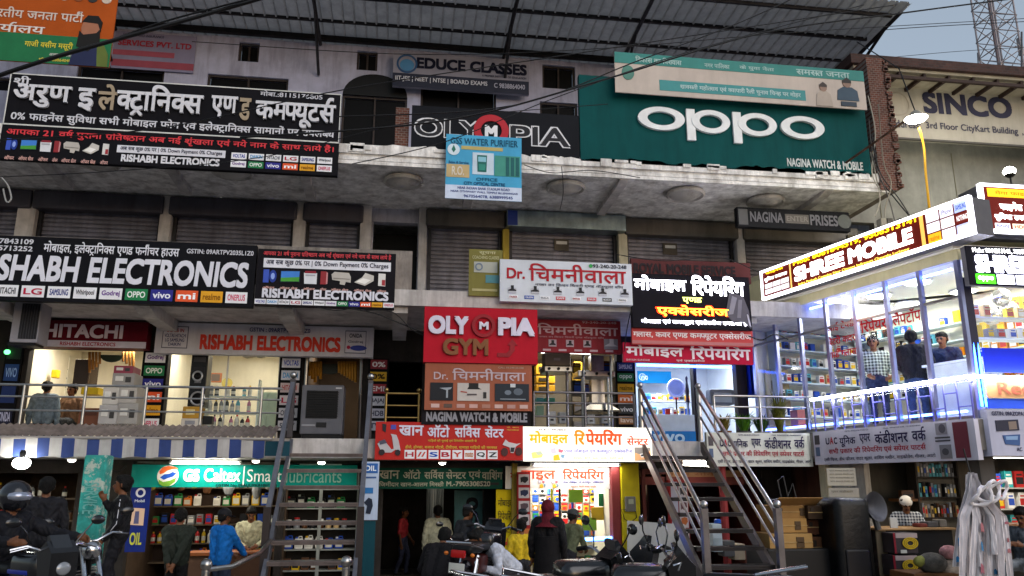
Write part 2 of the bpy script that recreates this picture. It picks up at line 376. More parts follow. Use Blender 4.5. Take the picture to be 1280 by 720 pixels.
# beams under the walkway of the second floor
for u in (-20, 176, 356, 500, 600, 935):
    x = X(u, Y0+.2, 395); MB().prism([(Y0+.12, 5.195), (YS-.003, 5.195), (YS-.003, 4.98), (Y0+.6, 4.98), (Y0+.12, 5.08)], x-.14, x+.14, Matrix(((0, 1, 0, 0), (1, 0, 0, 0), (0, 0, 1, 0), (0, 0, 0, 1)))).build('beam', WHITE, bld)
MB().box(XL, Y0+.03, Z2+.003, X(515, Y0, 340), Y0+.15, Z2+.75).build('parapet', DINGY, bld)
# first storey: shop openings
O1 = {'a': op(30, 436, 176, 540, YS, Z1), 'b': op(207, 436, 347, 540, YS, Z1), 'door': op(383, 446, 452, 540, YS, Z1), 'pass': op(484, 452, 527, 540, YS, Z1),
      'c': op(668, 438, 772, 540, YS, Z1), 'd': op(795, 452, 868, 540, YS, Z1), 'e': op(872, 450, 950, 540, YS, Z1)}
mb = MB(); wallgrid(mb, XL, XR+.5, Z1, 5.2, list(O1.values()), YS, .2); mb.build('wall', DARKW, bld)
def room(name, o, depth, wallm, ceilm, floorm, z1=5.1):
    x0, z0, x1, zt = o; e = .35; m = MB(); y0 = YS+.203 if z0 > 1 else 16.203
    m.box(x0-e-.06, y0, z0, x0-e, y0+depth, z1); m.box(x1+e, y0, z0, x1+e+.06, y0+depth, z1); m.box(x0-e, y0+depth-.06, z0, x1+e, y0+depth, z1)
    m.build(name, wallm, bld)
    MB().box(x0-e, y0, z1, x1+e, y0+depth, z1+.06).build('shop_ceiling', ceilm, bld)
    MB().box(x0-e, y0, z0-.02, x1+e, y0+depth, z0+.01).build('shop_floor', floorm, bld)
FLR = mat('9d968c', .4, var=.15)
def rmc(o): return (o[0]+.1, o[1], o[2]-.1, o[3])
room('shop_wall', rmc(O1['a']), 3.2, INNER, INNER, FLR); room('shop_wall', rmc(O1['b']), 3.2, INNER, INNER, FLR)
room('shop_wall', (O1['door'][0]+.3, O1['door'][1], O1['door'][2]-.2, 5), 3.2, mat('5b4a3a', .7), INNER, FLR)
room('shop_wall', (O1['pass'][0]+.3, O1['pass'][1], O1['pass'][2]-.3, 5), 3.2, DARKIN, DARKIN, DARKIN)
room('shop_wall', rmc(O1['c']), 2.6, mat('b8ae9a', .6), INNER, FLR)
room('shop_wall', (O1['d'][0]+.3, O1['d'][1], O1['e'][2]-.3, 5), 3.0, mat('d5dce6', .5, var=.05), mat('dfe4ea', .5), FLR)
# ground storey
GY = 16.0
O0 = [(X(-60, GY, 640), 0.01, X(92, GY, 640), 2.2), (X(160, GY, 640), .01, X(346, GY, 640), 2.42), (X(354, GY, 640), .01, X(448, GY, 640), 2.42), (X(478, GY, 640), .01, X(622, GY, 640), 2.3),
      (X(663, GY, 640), .01, X(768, GY, 640), 2.42), (X(803, GY, 640), .01, X(955, GY, 640), 2.3)]
mb = MB(); wallgrid(mb, XL, XR-1.9, 0, 2.447, O0, GY, .2); mb.build('wall', DARKW, bld)
OIL = mat('4a3a2c', .8, var=.3)
room('shop_wall', (O0[0][0]+.3, .01, O0[0][2]-.3, 2.3), 3.0, OIL, DARKIN, CONC, 2.4)
room('shop_wall', (O0[1][0]+.36, .01, O0[1][2]-.3, 2.3), 3.0, OIL, DINGY, CONC, 2.4)
room('shop_wall', (O0[2][0]+.36, .01, O0[2][2]-.36, 2.3), 2.2, OIL, DARKIN, CONC, 2.4)
room('shop_wall', (O0[4][0]+.36, .01, O0[4][2]-.36, 2.3), 2.4, INNER, INNER, CONC, 2.4)
room('shop_wall', (O0[5][0]+.36, .01, O0[5][2]-.36, 2.3), 3.0, mat('5a2722', .7, dirt=.5), DARKIN, CONC, 2.4)
m = MB(); x0, x1 = O0[3][0]-.1, O0[3][2]+.1; m.box(x0-.05, 16.203, .01, x0, 20.79, 2.4); m.box(x1, 16.203, .01, x1+.05, 20.79, 2.4); m.box(x0, 16.203, 2.4, x1, 20.79, 2.44); m.build('shop_wall', DARKIN, bld)
# brick pier on the balcony and at the party line
BR = brick_mat('7a4433', '5d3528', '8b8078', 5.0)
m = MB(); m.box(X(494, Y0+.2, 165), Y0+.1, Z3+.003, X(511, Y0+.2, 165), Y0+.4, Z(146, Y0+.2)); m.build('brick_pier', BR, bld)

# tin canopy over the top floor
can = empty('tin_canopy', 'corrugated tin canopy on steel purlins overhanging the top floor', 'canopy', (0, 16, 12.2))
cx0, cx1, cyf, cyb = -14.0, 11.05, 14.35, 18.4
TIN = mat('aaa8a6', .55, .0, dirt=.5, var=.25, scale=2, key='tin'); nt_ = TIN.node_tree; tl = nt_.nodes.new('ShaderNodeBsdfTranslucent'); tl.inputs[0].default_value = (.62, .61, .62, 1)
mxt = nt_.nodes.new('ShaderNodeMixShader'); mxt.inputs[0].default_value = .10; nt_.links.new(nt_.nodes['Principled BSDF'].outputs[0], mxt.inputs[1]); nt_.links.new(tl.outputs[0], mxt.inputs[2]); nt_.links.new(mxt.outputs[0], nt_.nodes['Material Output'].inputs[0])  # translucent share added to lighten the underside, which plain tin would leave dark
m = MB(); vs = []; xs_ = []; x = cx0                       # ribbed sheet: wide flats, narrow ribs hanging below
while x < cx1-.26:
    xs_ += [(x, 0), (x+.2, 0), (x+.21, -.05), (x+.24, -.05)]; x += .25
xs_.append((cx1, 0)); n = len(xs_)-1
for x, dz in xs_: ys_ = cyf+.003*max(0, 8-x); vs += [(x, ys_, 12.42+dz), (x, cyb, 12.30+dz)]
for k in range(n): fs_ = (2*k, 2*k+1, 2*k+3, 2*k+2); m.f.append(fs_); m.m.append(0)
m.v = vs; m.build('tin_sheet', TIN, can)
for y in (14.75, 15.75, 16.75): MB().box(cx0, y, 12.29, cx1-.25, y+.06, 12.37).build('purlin', DSTEEL, can)
MB().box(cx0, 17.3, 12.155, cx1, 17.42, 12.27).build('purlin', BLK, can)
for u in (110, 392, 640, 795):
    x = X(u, 16, 30); m = MB(); m.tube([(x, 14.6, 12.22), (x, 17.45, 12.1)], .045, 6); m.tube([(x, 16.0, 12.18), (x, 17.45, 11.3)], .035, 6); m.build('rafter', DSTEEL, can)
m = MB(); m.tube([(10.85, 14.5, 12.25), (10.85, 17.45, 12.12)], .05, 6); m.tube([(10.85, 15.2, 12.2), (10.85, 17.45, 11.5)], .04, 6); m.build('rafter', DSTEEL, can)

# ------------------------------------------------ neighbouring building with the pale hoarding
nb = empty('neighbour_building', 'cream panelled building beyond the brick party wall with a beamed eave', 'building', (12, 16, 0))
bx0, bx1 = X(1077, 14.6, 100), X(1102, 14.6, 100)
m = MB(); m.box(9.80, 14.42, 7.95, 10.2, 16.6, 11.0)
for k in range(60):
    z = 8.0+rnd.random()*2.9; s_ = rnd.uniform(.05, .12); m.bevbox(10.2-rnd.random()*.05, 14.38, z, 10.2+s_, 14.6, z+.07, .01)
m.build('brick_wall', BR, nb)
MB().box(9.9, 15.1, 11.27, 24, 16.9, 11.5).build('parapet', brick_mat('5b3a33', '432c28', '4c4340', 4.0), nb)
MB().box(10.0, 15.2, 11.2, 24, 16.6, 11.267).build('eave', mat('b3aa98', .7, dirt=.3), nb)
for k in range(22):
    x = 10.5+k*.62; MB().box(x, 15.22, 11.11, x+.06, 16.58, 11.197).build('eave_beam', mat('3a2c28', .7), nb)
MB().box(10.0, 15.2, 11.03, 24, 15.27, 11.105).build('eave_beam', mat('3a2c28', .7), nb)
m = MB(); m.box(9.9, 16.603, 8.0, 24, 16.8, 11.3); m.box(11.0, 16.603, 0, 24, 16.8, 7.997); m.build('wall', mat('83827b', .75, dirt=.3, var=.15), nb)
for k in range(7): MB().box(11.2+k*2.05, 16.59, 6, 11.215+k*2.05, 16.602, 9.9).build('panel_joint', mat('6b6653', .8), nb)
MB().box(10.25, 16.53, 7.55, 24, 16.602, 7.65).build('panel_joint', mat('56503f', .8), nb)

# ------------------------------------------------ phone shop: slanted flank, front to the street
ps = empty('phone_shop_building', 'glass walled phone shop jutting out above the repair stalls with lit fascia', 'building', (9.5, 13.5, 0))
CN = PS(1222, 540); LF = sS(CN)                          # street corner of the slab edge, length along the flank
def fl(s, off, z): p = SA+DN*s+NS*off; return Vector((p.x, p.y, z))
def flbox(mb, s0, s1, o0, o1, z0, z1, mi=0):
    vs = [fl(s, o, z) for s in (s0, s1) for o in (o0, o1) for z in (z0, z1)]
    mb.add(vs, [(0, 1, 3, 2), (4, 6, 7, 5), (0, 4, 5, 1), (2, 3, 7, 6), (0, 2, 6, 4), (1, 5, 7, 3)], mi)
FY = CN.y                                                # plane of its street front
zfl = 2.95
foot = [(fl(-1.2, 0, 0).x, fl(-1.2, 0, 0).y), (CN.x, CN.y), (CN.x+6, CN.y), (CN.x+6, 16.6), (fl(-1.2, 0, 0).x, 16.6)]
TOZ = Matrix(((1, 0, 0, 0), (0, 0, 1, 0), (0, 1, 0, 0), (0, 0, 0, 1)))   # prism helper: outline in x,y, extruded in z
MB().prism(foot, 2.5, zfl, TOZ).build('slab', DINGY, ps)
top = [(x+(.3 if i == 0 else 0), y) for i, (x, y) in enumerate(foot)]
MB().prism(top, 6.25, 6.4, TOZ).build('roof', mat('c8c0a0', .6, dirt=.2), ps)
MB().prism(foot, 5.62, 5.68, TOZ).build('shop_ceiling', mat('ece9da', .5, var=.03), ps)
MB().prism(foot, zfl+.003, zfl+.01, TOZ).build('shop_floor', mat('c9c4ba', .3, var=.1), ps)
GO = -.12                                                # glass set back from slab edge
m = MB(); flbox(m, -1.2, LF, GO-.08, GO+.02, 5.45, 6.245); m.build('wall', mat('d9d0a4', .6, dirt=.15, var=.08), ps)
m = MB(); flbox(m, -.9, LF-.3, -3.3, -3.2, zfl, 5.62); m.build('shop_wall', mat('d9d5c4', .5, var=.05), ps)
m = MB(); flbox(m, -.08, .0, -3.2, GO-.1, zfl+.012, 5.615); m.build('shop_wall', mat('dcd8cc', .5, var=.05), ps)
m = MB(); m.box(CN.x+2.9, FY+2.2, zfl, CN.x+6, FY+2.3, 5.62); m.build('shop_wall', mat('d9d5c4', .5, var=.05), ps)
NF = 7
for k in range(NF+1):
    s = .05+(LF-.1)*k/NF; m = MB(); flbox(m, s-.035, s+.035, GO-.03, GO+.04, zfl+.02, 5.445); m.build('mullion', mat('9a9ec0', .3, .9), ps)  # the neon's blue cast is put into the mullion's base colour
m = MB(); flbox(m, .05, LF-.05, GO-.02, GO+.03, 4.85, 4.89); flbox(m, .05, LF-.05, GO-.02, GO+.03, zfl+.02, zfl+.07); m.build('transom', STEEL, ps)
for k in range(NF):
    s0 = .05+(LF-.1)*k/NF+.04; s1 = .05+(LF-.1)*(k+1)/NF-.04; m = MB(); flbox(m, s0, s1, GO, GO+.008, zfl+.08, 5.44); m.build('glass_pane', glass_mat(), ps)
m = MB(); m.box(CN.x+.12, FY+.1, zfl+.02, CN.x+6, FY+.108, 5.6); m.build('glass_pane', glass_mat(), ps)
for x in (CN.x+1.6, CN.x+3.2): MB().box(x, FY+.06, zfl, x+.06, FY+.16, 5.6).build('mullion', STEEL, ps)
# ground storey of that building
m = MB(); flbox(m, 1.45, 1.62, -.5, -.3, 0, 2.497); m.build('pillar', mat('d2c9ac', .7, dirt=.3), ps)
m = MB(); flbox(m, 1.62, 2.45, -.55, -.42, 0, 2.497); m.build('wall', mat('b9b4ad', .8, dirt=.85), ps)
m = MB(); flbox(m, -1.2, 1.45, -.95, -.85, 0, 2.497); m.build('wall', mat('5a3a30', .8, dirt=.6), ps)
m = MB(); flbox(m, 2.6, LF+.0, -3.4, -3.3, 0, 2.497); m.box(CN.x+.9, FY+3, 0, CN.x+6, FY+3.1, 2.497); m.build('shop_wall', mat('6f675c', .8, dirt=.4), ps)
m = MB(); flbox(m, 1.9, 2.0, -3.3, -.56, 0, 2.497); m.build('shop_wall', mat('4a463f', .8, dirt=.4), ps)
m = MB(); flbox(m, 2.005, 2.01, -.95, -.6, .8, 2.497); m.build('painted_strip', mat('b09a3e', .7, dirt=.5), ps)
m = MB(); m.box(CN.x+.15, FY+.25, 0, CN.x+.4, FY+.5, 2.497); m.build('pillar', mat('55504c', .8, dirt=.6), ps)
# ================================================================ signs
def frameM(o, ex, ez=(0, 0, 1)):
    ex = Vector(ex).normalized(); ez = Vector(ez); ez = (ez-ex*ez.dot(ex)).normalized(); ey = ez.cross(ex)
    return Matrix(((ex.x, ey.x, ez.x, o.x), (ex.y, ey.y, ez.y, o.y), (ex.z, ey.z, ez.z, o.z), (0, 0, 0, 1)))
def put_text(root_parent, W, H, box, s, c, layer, em=0.0, bold=1, ext=0.0, name='lettering', slant=0.0, rough=.5, flat=True):
    """letters fitted into a box of the sign (fractions from its upper corner)"""
    V, Fc = textgeo(s, bold)
    if not V: return
    xs = [v[0] for v in V]; ys = [v[1] for v in V]; a, b, c0, d = min(xs), max(xs), min(ys), max(ys)
    x0, y0, x1, y1 = box; sx = (x1-x0)*W/max(b-a, .01); sz = (y1-y0)*H/max(d-c0, .01)
    mb = MB(); yy = -.003-.003*layer
    def T(v, dy): 
        q = v[0]+slant*(v[1]-c0)*(sz/sx if sx else 1)
        return (-W/2+x0*W+(q-a)*sx, yy-v[2]*1.2-dy, H/2-y1*H+(v[1]-c0)*sz)
    if ext:
        cnt = {}
        for f in Fc:
            for i in range(len(f)):
                e = (f[i], f[(i+1) % len(f)]); cnt[tuple(sorted(e))] = cnt.get(tuple(sorted(e)), 0)+1
        n = len(V); vs = [T(v, ext) for v in V]+[T(v, 0) for v in V]; fs = list(Fc)
        for f in Fc:
            for i in range(len(f)):
                e = (f[i], f[(i+1) % len(f)])
                if cnt[tuple(sorted(e))] == 1: fs.append((e[1], e[0], e[0]+n, e[1]+n))
        mb.add(vs, fs)
    else: mb.add([T(v, 0) for v in V], Fc)
    return mb.build(name, mat(c, rough, 0, em, var=0 if em else .08, scale=2, sample=False, spec=.1), root_parent, world=False)
def ring_pts(cx, cz, rx, rz, n=28): return [(cx+rx*math.cos(2*math.pi*i/n), cz+rz*math.sin(2*math.pi*i/n)) for i in range(n)]
def items(root, W, H, its, em=0.0, base=0):
    for k, it in enumerate(its):
        L = base+it.get('l', 1) if isinstance(it, dict) else base+1
        kind = it[0]
        if kind == 't':
            o = it[6] if len(it) > 6 else {}
            put_text(root, W, H, it[1], it[2], it[3], o.get('l', 2), o.get('em', em*it[4] if len(it) > 4 and it[4] else em), it[5] if len(it) > 5 and it[5] is not None else 1, o.get('ext', 0), slant=o.get('sl', 0))
        elif kind == 'p':                                    # small plate: box, colour, text, text colour
            x0, y0, x1, y1 = it[1]; l = it[5] if len(it) > 5 else 1
            m = MB(); m.box(-W/2+x0*W, -.003*l-.004, H/2-y1*H, -W/2+x1*W, -.001, H/2-y0*H)
            p = m.build('plate', mat(it[2], .5, 0, em, var=0 if em else .1), root, world=False)
            if len(it) > 3 and it[3]:
                pw, ph = (x1-x0)*W, (y1-y0)*H
                b = it[6] if len(it) > 6 else (.1, .22, .9, .78)
                t = put_text(p, pw, ph, b, it[3], it[4], l+1.5, em)
                if t: t.location = (-W/2+(x0+x1)/2*W, 0, H/2-(y0+y1)/2*H)
        elif kind == 'f':                                    # picture: several coloured outlines in one print
            x0, y0, x1, y1 = it[1]; pw, ph = (x1-x0)*W, (y1-y0)*H; m = MB(); ms = []
            for q, (c, pts) in enumerate(it[2]):
                ms.append(mat(c, .5, 0, em, var=0 if em else .1)); m.prism([(-W/2+x0*W+px*pw, H/2-y0*H-py*ph) for px, py in pts], -(it[4] if len(it) > 4 else .0135)-.002*q, -.001-.0005*q, mi=q)
            m.build(it[3] if len(it) > 3 else 'picture', ms, root, world=False)
        elif kind == 'o':                                    # ring or disc: cx, cy, r (of H), colour, inner ratio
            cx, cy, r, c, inn = it[1:6]; x, z, rr = -W/2+cx*W, H/2-cy*H, r*H; m = MB(); asp = it[6] if len(it) > 6 else 1; d = it[7] if len(it) > 7 else .004; l = it[8] if len(it) > 8 else 1
            n = 36; y0_ = -.004-.003*l-d
            if inn:
                vs = []
                for i in range(n):
                    a = 2*math.pi*i/n
                    for rad in (rr, rr*inn):
                        for y in (y0_, -.001): vs.append((x+rad*asp*math.cos(a), y, z+rad*math.sin(a)))
                fs = []
                for i in range(n):
                    a, b = 4*i, 4*((i+1) % n); fs += [(a, b, b+2, a+2), (a, a+1, b+1, b), (a+2, b+2, b+3, a+3)]
                m.add(vs, fs)
            else: m.prism(ring_pts(x, z, rr*asp, rr), y0_, -.001)
            m.build('emblem', mat(c, .5, 0, em, var=0 if em else .1), root, world=False)
def sign(name, label, q, Y, c, its, d=.08, frame=None, em=0.0, cat='sign', group=None, plane='F', off=0.0, tilt=0.0, rough=.5, ft=.03, dirt=.25, framemat=None, slope=0.0, pem=None):
    uL, vT, uR, vB = q; um, vm = (uL+uR)/2, (vT+vB)/2
    if plane == 'F':
        a, b = P(uL, vm, Y), P(uR, vm, Y); W = b.x-a.x; zt, zb = P(um, vT, Y).z, P(um, vB, Y).z; o = Vector(((a.x+b.x)/2, Y, (zt+zb)/2)); ex = Vector((1, 0, slope))
    else:
        a, b = PS(uL, vm, off), PS(uR, vm, off); W = sS(b)-sS(a); zt, zb = PS(um, vT, off).z, PS(um, vB, off).z; o = SA+NS*off+DN*((sS(a)+sS(b))/2); o.z = (zt+zb)/2; ex = DN
    H = zt-zb; root = bpy.data.objects.new(name, None); COL.objects.link(root); root.empty_display_size = .1
    root.matrix_basis = frameM(o, ex) @ Matrix.Rotation(tilt, 4, 'X') ; tag(root, label, cat, group)
    m = MB(); e_ = em if pem is None else pem; m.box(-W/2, 0, -H/2, W/2, .02 if e_ else d, H/2)
    if e_: MB().box(-W/2+.004, .021, -H/2+.004, W/2-.004, d, H/2-.004).build('casing', mat('5c5a5e', .5, .3), root, world=False)
    m.build('panel', mat(c, rough, 0, e_, var=0 if e_ else .1, dirt=0 if e_ else dirt, scale=1.3, spec=.05, bump=0 if e_ else .22), root, world=False)
    if frame:
        t = ft; m = MB()
        for x0, z0, x1, z1 in ((-W/2-t*.3, H/2-t, W/2+t*.3, H/2+t*.3), (-W/2-t*.3, -H/2-t*.3, W/2+t*.3, -H/2+t), (-W/2-t*.3, -H/2+t, -W/2+t, H/2-t), (W/2-t, -H/2+t, W/2+t*.3, H/2-t)): m.box(x0, -.02, z0, x1, min(d*.8, .06), z1)
        m.build('frame', framemat or mat(frame, .5), root, world=False)
    items(root, W, H, its, em)
    return root
def row(x0, x1, y0, y1, lst, gap=.12):
    n = len(lst); w = (x1-x0)/n
    return [('p', (x0+i*w+w*gap/2, y0, x0+(i+1)*w-w*gap/2, y1), c, t, tc) for i, (c, t, tc) in enumerate(lst)]
WH, RD, BKc = 'e6e6ea', 'c02030', '141418'
PHONE = [('3a55b8', [(0, 0), (.42, 0), (.42, 1), (0, 1)]), ('223a90', ring_pts(.72, .5, .28, .48, 14)), ('8fa6e8', ring_pts(.72, .5, .15, .25, 12))]
TV = [('0c1a30', [(0, .05), (1, 0), (1, .9), (0, .95)]), ('3f7fd0', [(.04, .1), (.96, .06), (.96, .5), (.04, .6)]), ('4a9a3a', [(.04, .6), (.96, .5), (.96, .85), (.04, .88)])]
WASH = [('d8dadf', [(0, .15), (1, .15), (1, 1), (.06, 1)]), ('8a2030', [(.1, 0), (.9, 0), (.95, .18), (.05, .18)]), ('a8aab0', [(.12, .28), (.88, .28), (.86, .4), (.13, .4)])]
FRIDGE = [('8f2a30', [(0, 0), (.8, 0), (.8, 1), (0, 1)]), ('c8888a', [(.8, .04), (1, .1), (1, .95), (.8, .98)])]
SOFA = [('b9b3ab', [(0, .2), (.15, 0), (.9, .05), (1, .35), (1, .8), (.75, .75), (.7, 1), (.45, .95), (.45, .7), (.05, .62)]), ('8d877f', [(.1, .45), (.95, .5), (.95, .58), (.1, .55)])]
BED = [('c9c4bd', [(0, .75), (.4, .35), (.55, 0), (1, .2), (1, .6), (.55, 1)]), ('efece6', [(.12, .7), (.45, .42), (.85, .55), (.55, .88)])]
ALM = [('d9d6d2', [(.1, 0), (.8, .03), (.8, 1), (.1, .97)]), ('a23038', [(.45, .5), (.78, .5), (.78, .95), (.45, .93)])]
ELEC = [PHONE, TV, WASH, FRIDGE, SOFA, BED, ALM]
def prods(x0, x1, y0, y1, ws=(1, 1.5, 1, .55, 1.5, 1.5, .8)):
    tot = sum(ws)+.28*len(ws); out = []; x = x0; k = (x1-x0)/tot
    for w, f in zip(ws, ELEC):
        out.append(('f', (x, y0, x+w*k, y1), f, 'product_picture')); out.append(('t', (x, y1+.06, x+w*k*.9, y1+.11), 'ऑफर सेल' if w > 1 else 'ऑफर', 'd8a8a0')); x += (w+.28)*k
    return out
BR12 = [(WH, 'VOLTAS', '2038a0'), (WH, 'DAIKIN', '3090c8'), (WH, 'HITACHI', '404048'), (WH, 'LG', 'b02040'), (WH, 'SAMSUNG', '1a2a80'), (WH, 'Whirlpool', '404048')]
BR6 = [(WH, 'Godrej', '6a3a90'), ('1f7a48', 'OPPO', 'e8f0e8'), ('2a2a86', 'vivo', 'e8e8f4'), ('e0562a', 'mi', 'ffffff'), ('e0a020', 'realme', '8a5a10'), (WH, 'ONEPLUS', 'd05070')]

SK = sign('shop_signboard', 'long black signboard with big white raised Hindi letters and a red Hindi line below', (3, 104, 425, 209), Y0-.1, '17161a', [
    ('t', (.012, .03, .06, .135), 'श्री', 'c8c8ce'), ('t', (.02, .135, .185, .40), 'अरुण', 'd0d0d6', 0, 1.3, {'ext': .05}), ('t', (.205, .14, .255, .41), 'इ', 'd0d0d6', 0, 1.3, {'ext': .05}), ('t', (.262, .07, .318, .38), 'ले', 'a0907a', 0, 1.2, {'ext': .02}),
    ('t', (.318, .05, .575, .43), 'क्ट्रानिक्स', 'd0d0d6', 0, 1.3, {'ext': .05}), ('t', (.60, .13, .68, .39), 'एण', 'd0d0d6', 0, 1.3, {'ext': .05}), ('t', (.685, .13, .72, .40), 'ड', 'a0907a', 0, 1.3, {'ext': .02}), ('t', (.735, .07, .985, .46), 'कम्प्यूटर्स', 'd0d0d6', 0, 1.3, {'ext': .05}),
    ('t', (.745, .015, .94, .085), 'मोबा.:8115176805', 'c0c0c8'),
    ('t', (.02, .44, .985, .575), '0% फाइनेंस सुविधा सभी मोबाइल फोन एवं इलेक्ट्रानिक्स सामानों पर उपलब्ध', 'cfcfd6'),
    ('p', (.0, .595, 1, .61), 'd0d0cc'), ('p', (.0, .0, 1, .012), 'd0d0cc'), ('p', (0, .012, .003, .6), 'd0d0cc'), ('p', (.997, .012, 1, .6), 'd0d0cc'),
    ('t', (.015, .635, .985, .745), 'आपका 21 वर्ष पुराना प्रतिष्ठान अब नई श्रृंखला एवं नये नाम के साथ लाये हैं।', 'd84048'),
    ] + prods(.02, .325, .77, .9) + [('p', (.335, .775, .655, .86), 'd8d8e0', 'अब सब कुछ 0% पर | 0% Down Payment 0% Charges', '2a2a40', 1, (.03, .15, .97, .85)), ('t', (.35, .88, .64, .965), 'RISHABH ELECTRONICS', 'd8d8de', 0, 2)]
    + row(.67, .985, .79, .865, BR12) + row(.67, .985, .885, .96, BR6), d=.12)
sign('shop_signboard', 'wide black electronics signboard with tall white slanted letters and a row of brand tiles', (-62, 299, 319, 379), Y0-.1, '16161a', [
    ('t', (.078, .29, .975, .70), 'RISHABH ELECTRONICS', 'd6d6e0', 0, 1.55, {'sl': .05}), ('t', (.02, .05, .25, .13), 'Mob.:9687843109', 'c8c8d0'), ('t', (.02, .16, .25, .24), 'Mob.:8335713252', 'c8c8d0'),
    ('t', (.285, .06, .735, .27), 'मोबाइल, इलेक्ट्रानिक्स एण्ड फर्नीचर हाउस', 'dadae2', 0, .8), ('t', (.76, .10, .99, .175), 'GSTIN: 09ARTPV2035L1Z0', 'c8c8d0')] + row(.06, .985, .765, .94, [(WH, 'DAIKIN', '3090c8'), (WH, 'HITACHI', '404048'), (WH, 'LG', 'b02040'), (WH, 'SAMSUNG', '1a2a80'), (WH, 'Whirlpool', '404048')]+BR6), d=.12)
sign('shop_signboard', 'smaller black electronics sign with product pictures beside the dark doorway', (320, 314, 494, 384), Y0-.12, '1a181c', [
    ('t', (.04, .02, .965, .14), 'आपका 21 वर्ष पुराना प्रतिष्ठान अब नई श्रृंखला एवं नये नाम के साथ लाये हैं', 'd04850'), ('p', (.045, .165, .965, .33), 'dcdce4', 'अब सब कुछ 0% पर | 0% Down Payment 0% Charges', '2a2a40', 1, (.02, .15, .98, .85)),
    ] + prods(.05, .97, .37, .60) + [('t', (.05, .70, .955, .865), 'RISHABH ELECTRONICS', 'd6d6e0', 0, 2)] + row(.0, 1, .89, .975, BR12+BR6, .06), d=.12)
sign('shop_signboard', 'maroon and white sign over the brightest electronics shop, half behind an air conditioner', (30, 401, 184, 434), YS-.45, '5c1220', [
    ('t', (.155, .14, .80, .66), 'HITACHI', 'cfc2cc', 0, 1.6), ('p', (0, .76, 1, 1), 'c9c3d2', 'RISHABH ELECTRONICS', 'a02038', 1, (.3, .2, .75, .8))], d=.3)
sign('shop_signboard', 'long white sign with red electronics lettering above the open glass shop', (194, 406, 467, 444), YS-.4, 'c6c4cc', [
    ('t', (.20, .36, .845, .86), 'RISHABH ELECTRONICS', 'c83a2c', 0, 2.2), ('t', (.42, .10, .70, .24), 'GSTIN : 09ARTPV2035L1Z0', '3a3a6a'),
    ('p', (.03, .12, .145, .84), '5a5a6a'), ('p', (.034, .15, .141, .81), 'c6c4cc', None, None, 2), ('t', (.05, .2, .125, .32), 'DEALS IN', 'a03030', 0, 1, {'l': 4}), ('t', (.04, .37, .136, .49), 'VOLTAS HITACHI', '3a3a6a', 0, 1, {'l': 4}), ('t', (.045, .52, .13, .63), 'LG SAMSUNG', '3a3a6a', 0, 1, {'l': 4}), ('t', (.06, .66, .115, .76), 'DAIKIN', '3a3a6a', 0, 1, {'l': 4}),
    ('p', (.865, .12, .965, .88), '5a5a6a'), ('p', (.868, .15, .962, .85), 'c6c4cc', None, None, 2), ('t', (.885, .22, .945, .36), 'ONIDA', '303040', 0, 1, {'l': 4}), ('t', (.88, .45, .95, .55), 'Godrej', '505060', 0, 1, {'l': 4}), ('o', .883, .68, .06, 'b02040', 0, 1, .004, 3), ('o', .93, .7, .09, '2a3a90', 0, 3, .004, 3)], d=.2)
sign('shop_signboard', 'large deep green phone signboard with giant white rounded letters', (725, 106, 1083, 211), Y0-.05, '0c4b4b', [
    ('t', (.70, .83, .97, .93), 'NAGINA WATCH & MOBILE', 'c9cfcd', 0, 1.2)] +
    [('o', .271, .47, .135, 'e6e8e8', .6, 1.94, .06), ('o', .440, .47, .135, 'e6e8e8', .6, 1.62, .06), ('o', .602, .47, .135, 'e6e8e8', .6, 1.66, .06), ('o', .762, .47, .135, 'e6e8e8', .6, 1.9, .06),
     ('f', (.357, .335, .386, .70), [('e6e8e8', [(0, 0), (1, 0), (1, 1), (0, 1)])], 'letter_stem', .055), ('f', (.517, .335, .546, .70), [('e6e8e8', [(0, 0), (1, 0), (1, 1), (0, 1)])], 'letter_stem', .055)], d=.14, rough=.55, dirt=.3)
sign('political_banner', 'cream and teal cloth banner with two printed figures above the green phone sign', (769, 77, 1080, 126), Y0-.26, 'c2b6ac', [
    ('p', (0, 0, 1, .27), '2f7f78'), ('p', (.17, .62, .75, .88), '3c8b8c', None, None, 1), ('t', (.25, .67, .73, .84), 'श्रावस्ती महोत्सव एवं व्यापारी रैली चुनाव चिन्ह पर मोहर', 'b8cfcf'), ('t', (.08, .06, .26, .22), 'विकास का विश्वास', 'a8c4c0'), ('t', (.35, .08, .45, .22), 'नगर पालिका', 'a8c4c0'), ('t', (.49, .08, .63, .22), 'के युवा नेता', 'a8c4c0'), ('t', (.72, .08, .94, .22), 'समस्त जनता', 'a8c4c0'),
    ('f', (.79, .38, .86, .98), [('a99c90', [(0, 1), (.1, .5), (.35, .35), (.65, .35), (.9, .5), (1, 1)]), ('8d7263', ring_pts(.5, .2, .22, .2, 12)), ('3a302c', [(.28, .1), (.5, -.02), (.72, .1), (.72, .2), (.28, .2)])], 'figure_print'),
    ('f', (.88, .25, .97, .98), [('34495a', [(0, .75), (.05, .4), (.3, .28), (.7, .28), (.95, .4), (1, .75)]), ('8d7263', ring_pts(.5, .14, .2, .16, 12)), ('2f2927', [(.3, .05), (.5, -.06), (.7, .05), (.7, .14), (.3, .14)]), ('2c3a48', [(.15, .8), (.85, .8), (.85, .95), (.15, .95)])], 'figure_print'),
    ('o', .05, .5, .18, '4a7d70', 0, .8)], d=.03, cat='banner', dirt=.15, slope=-.003)
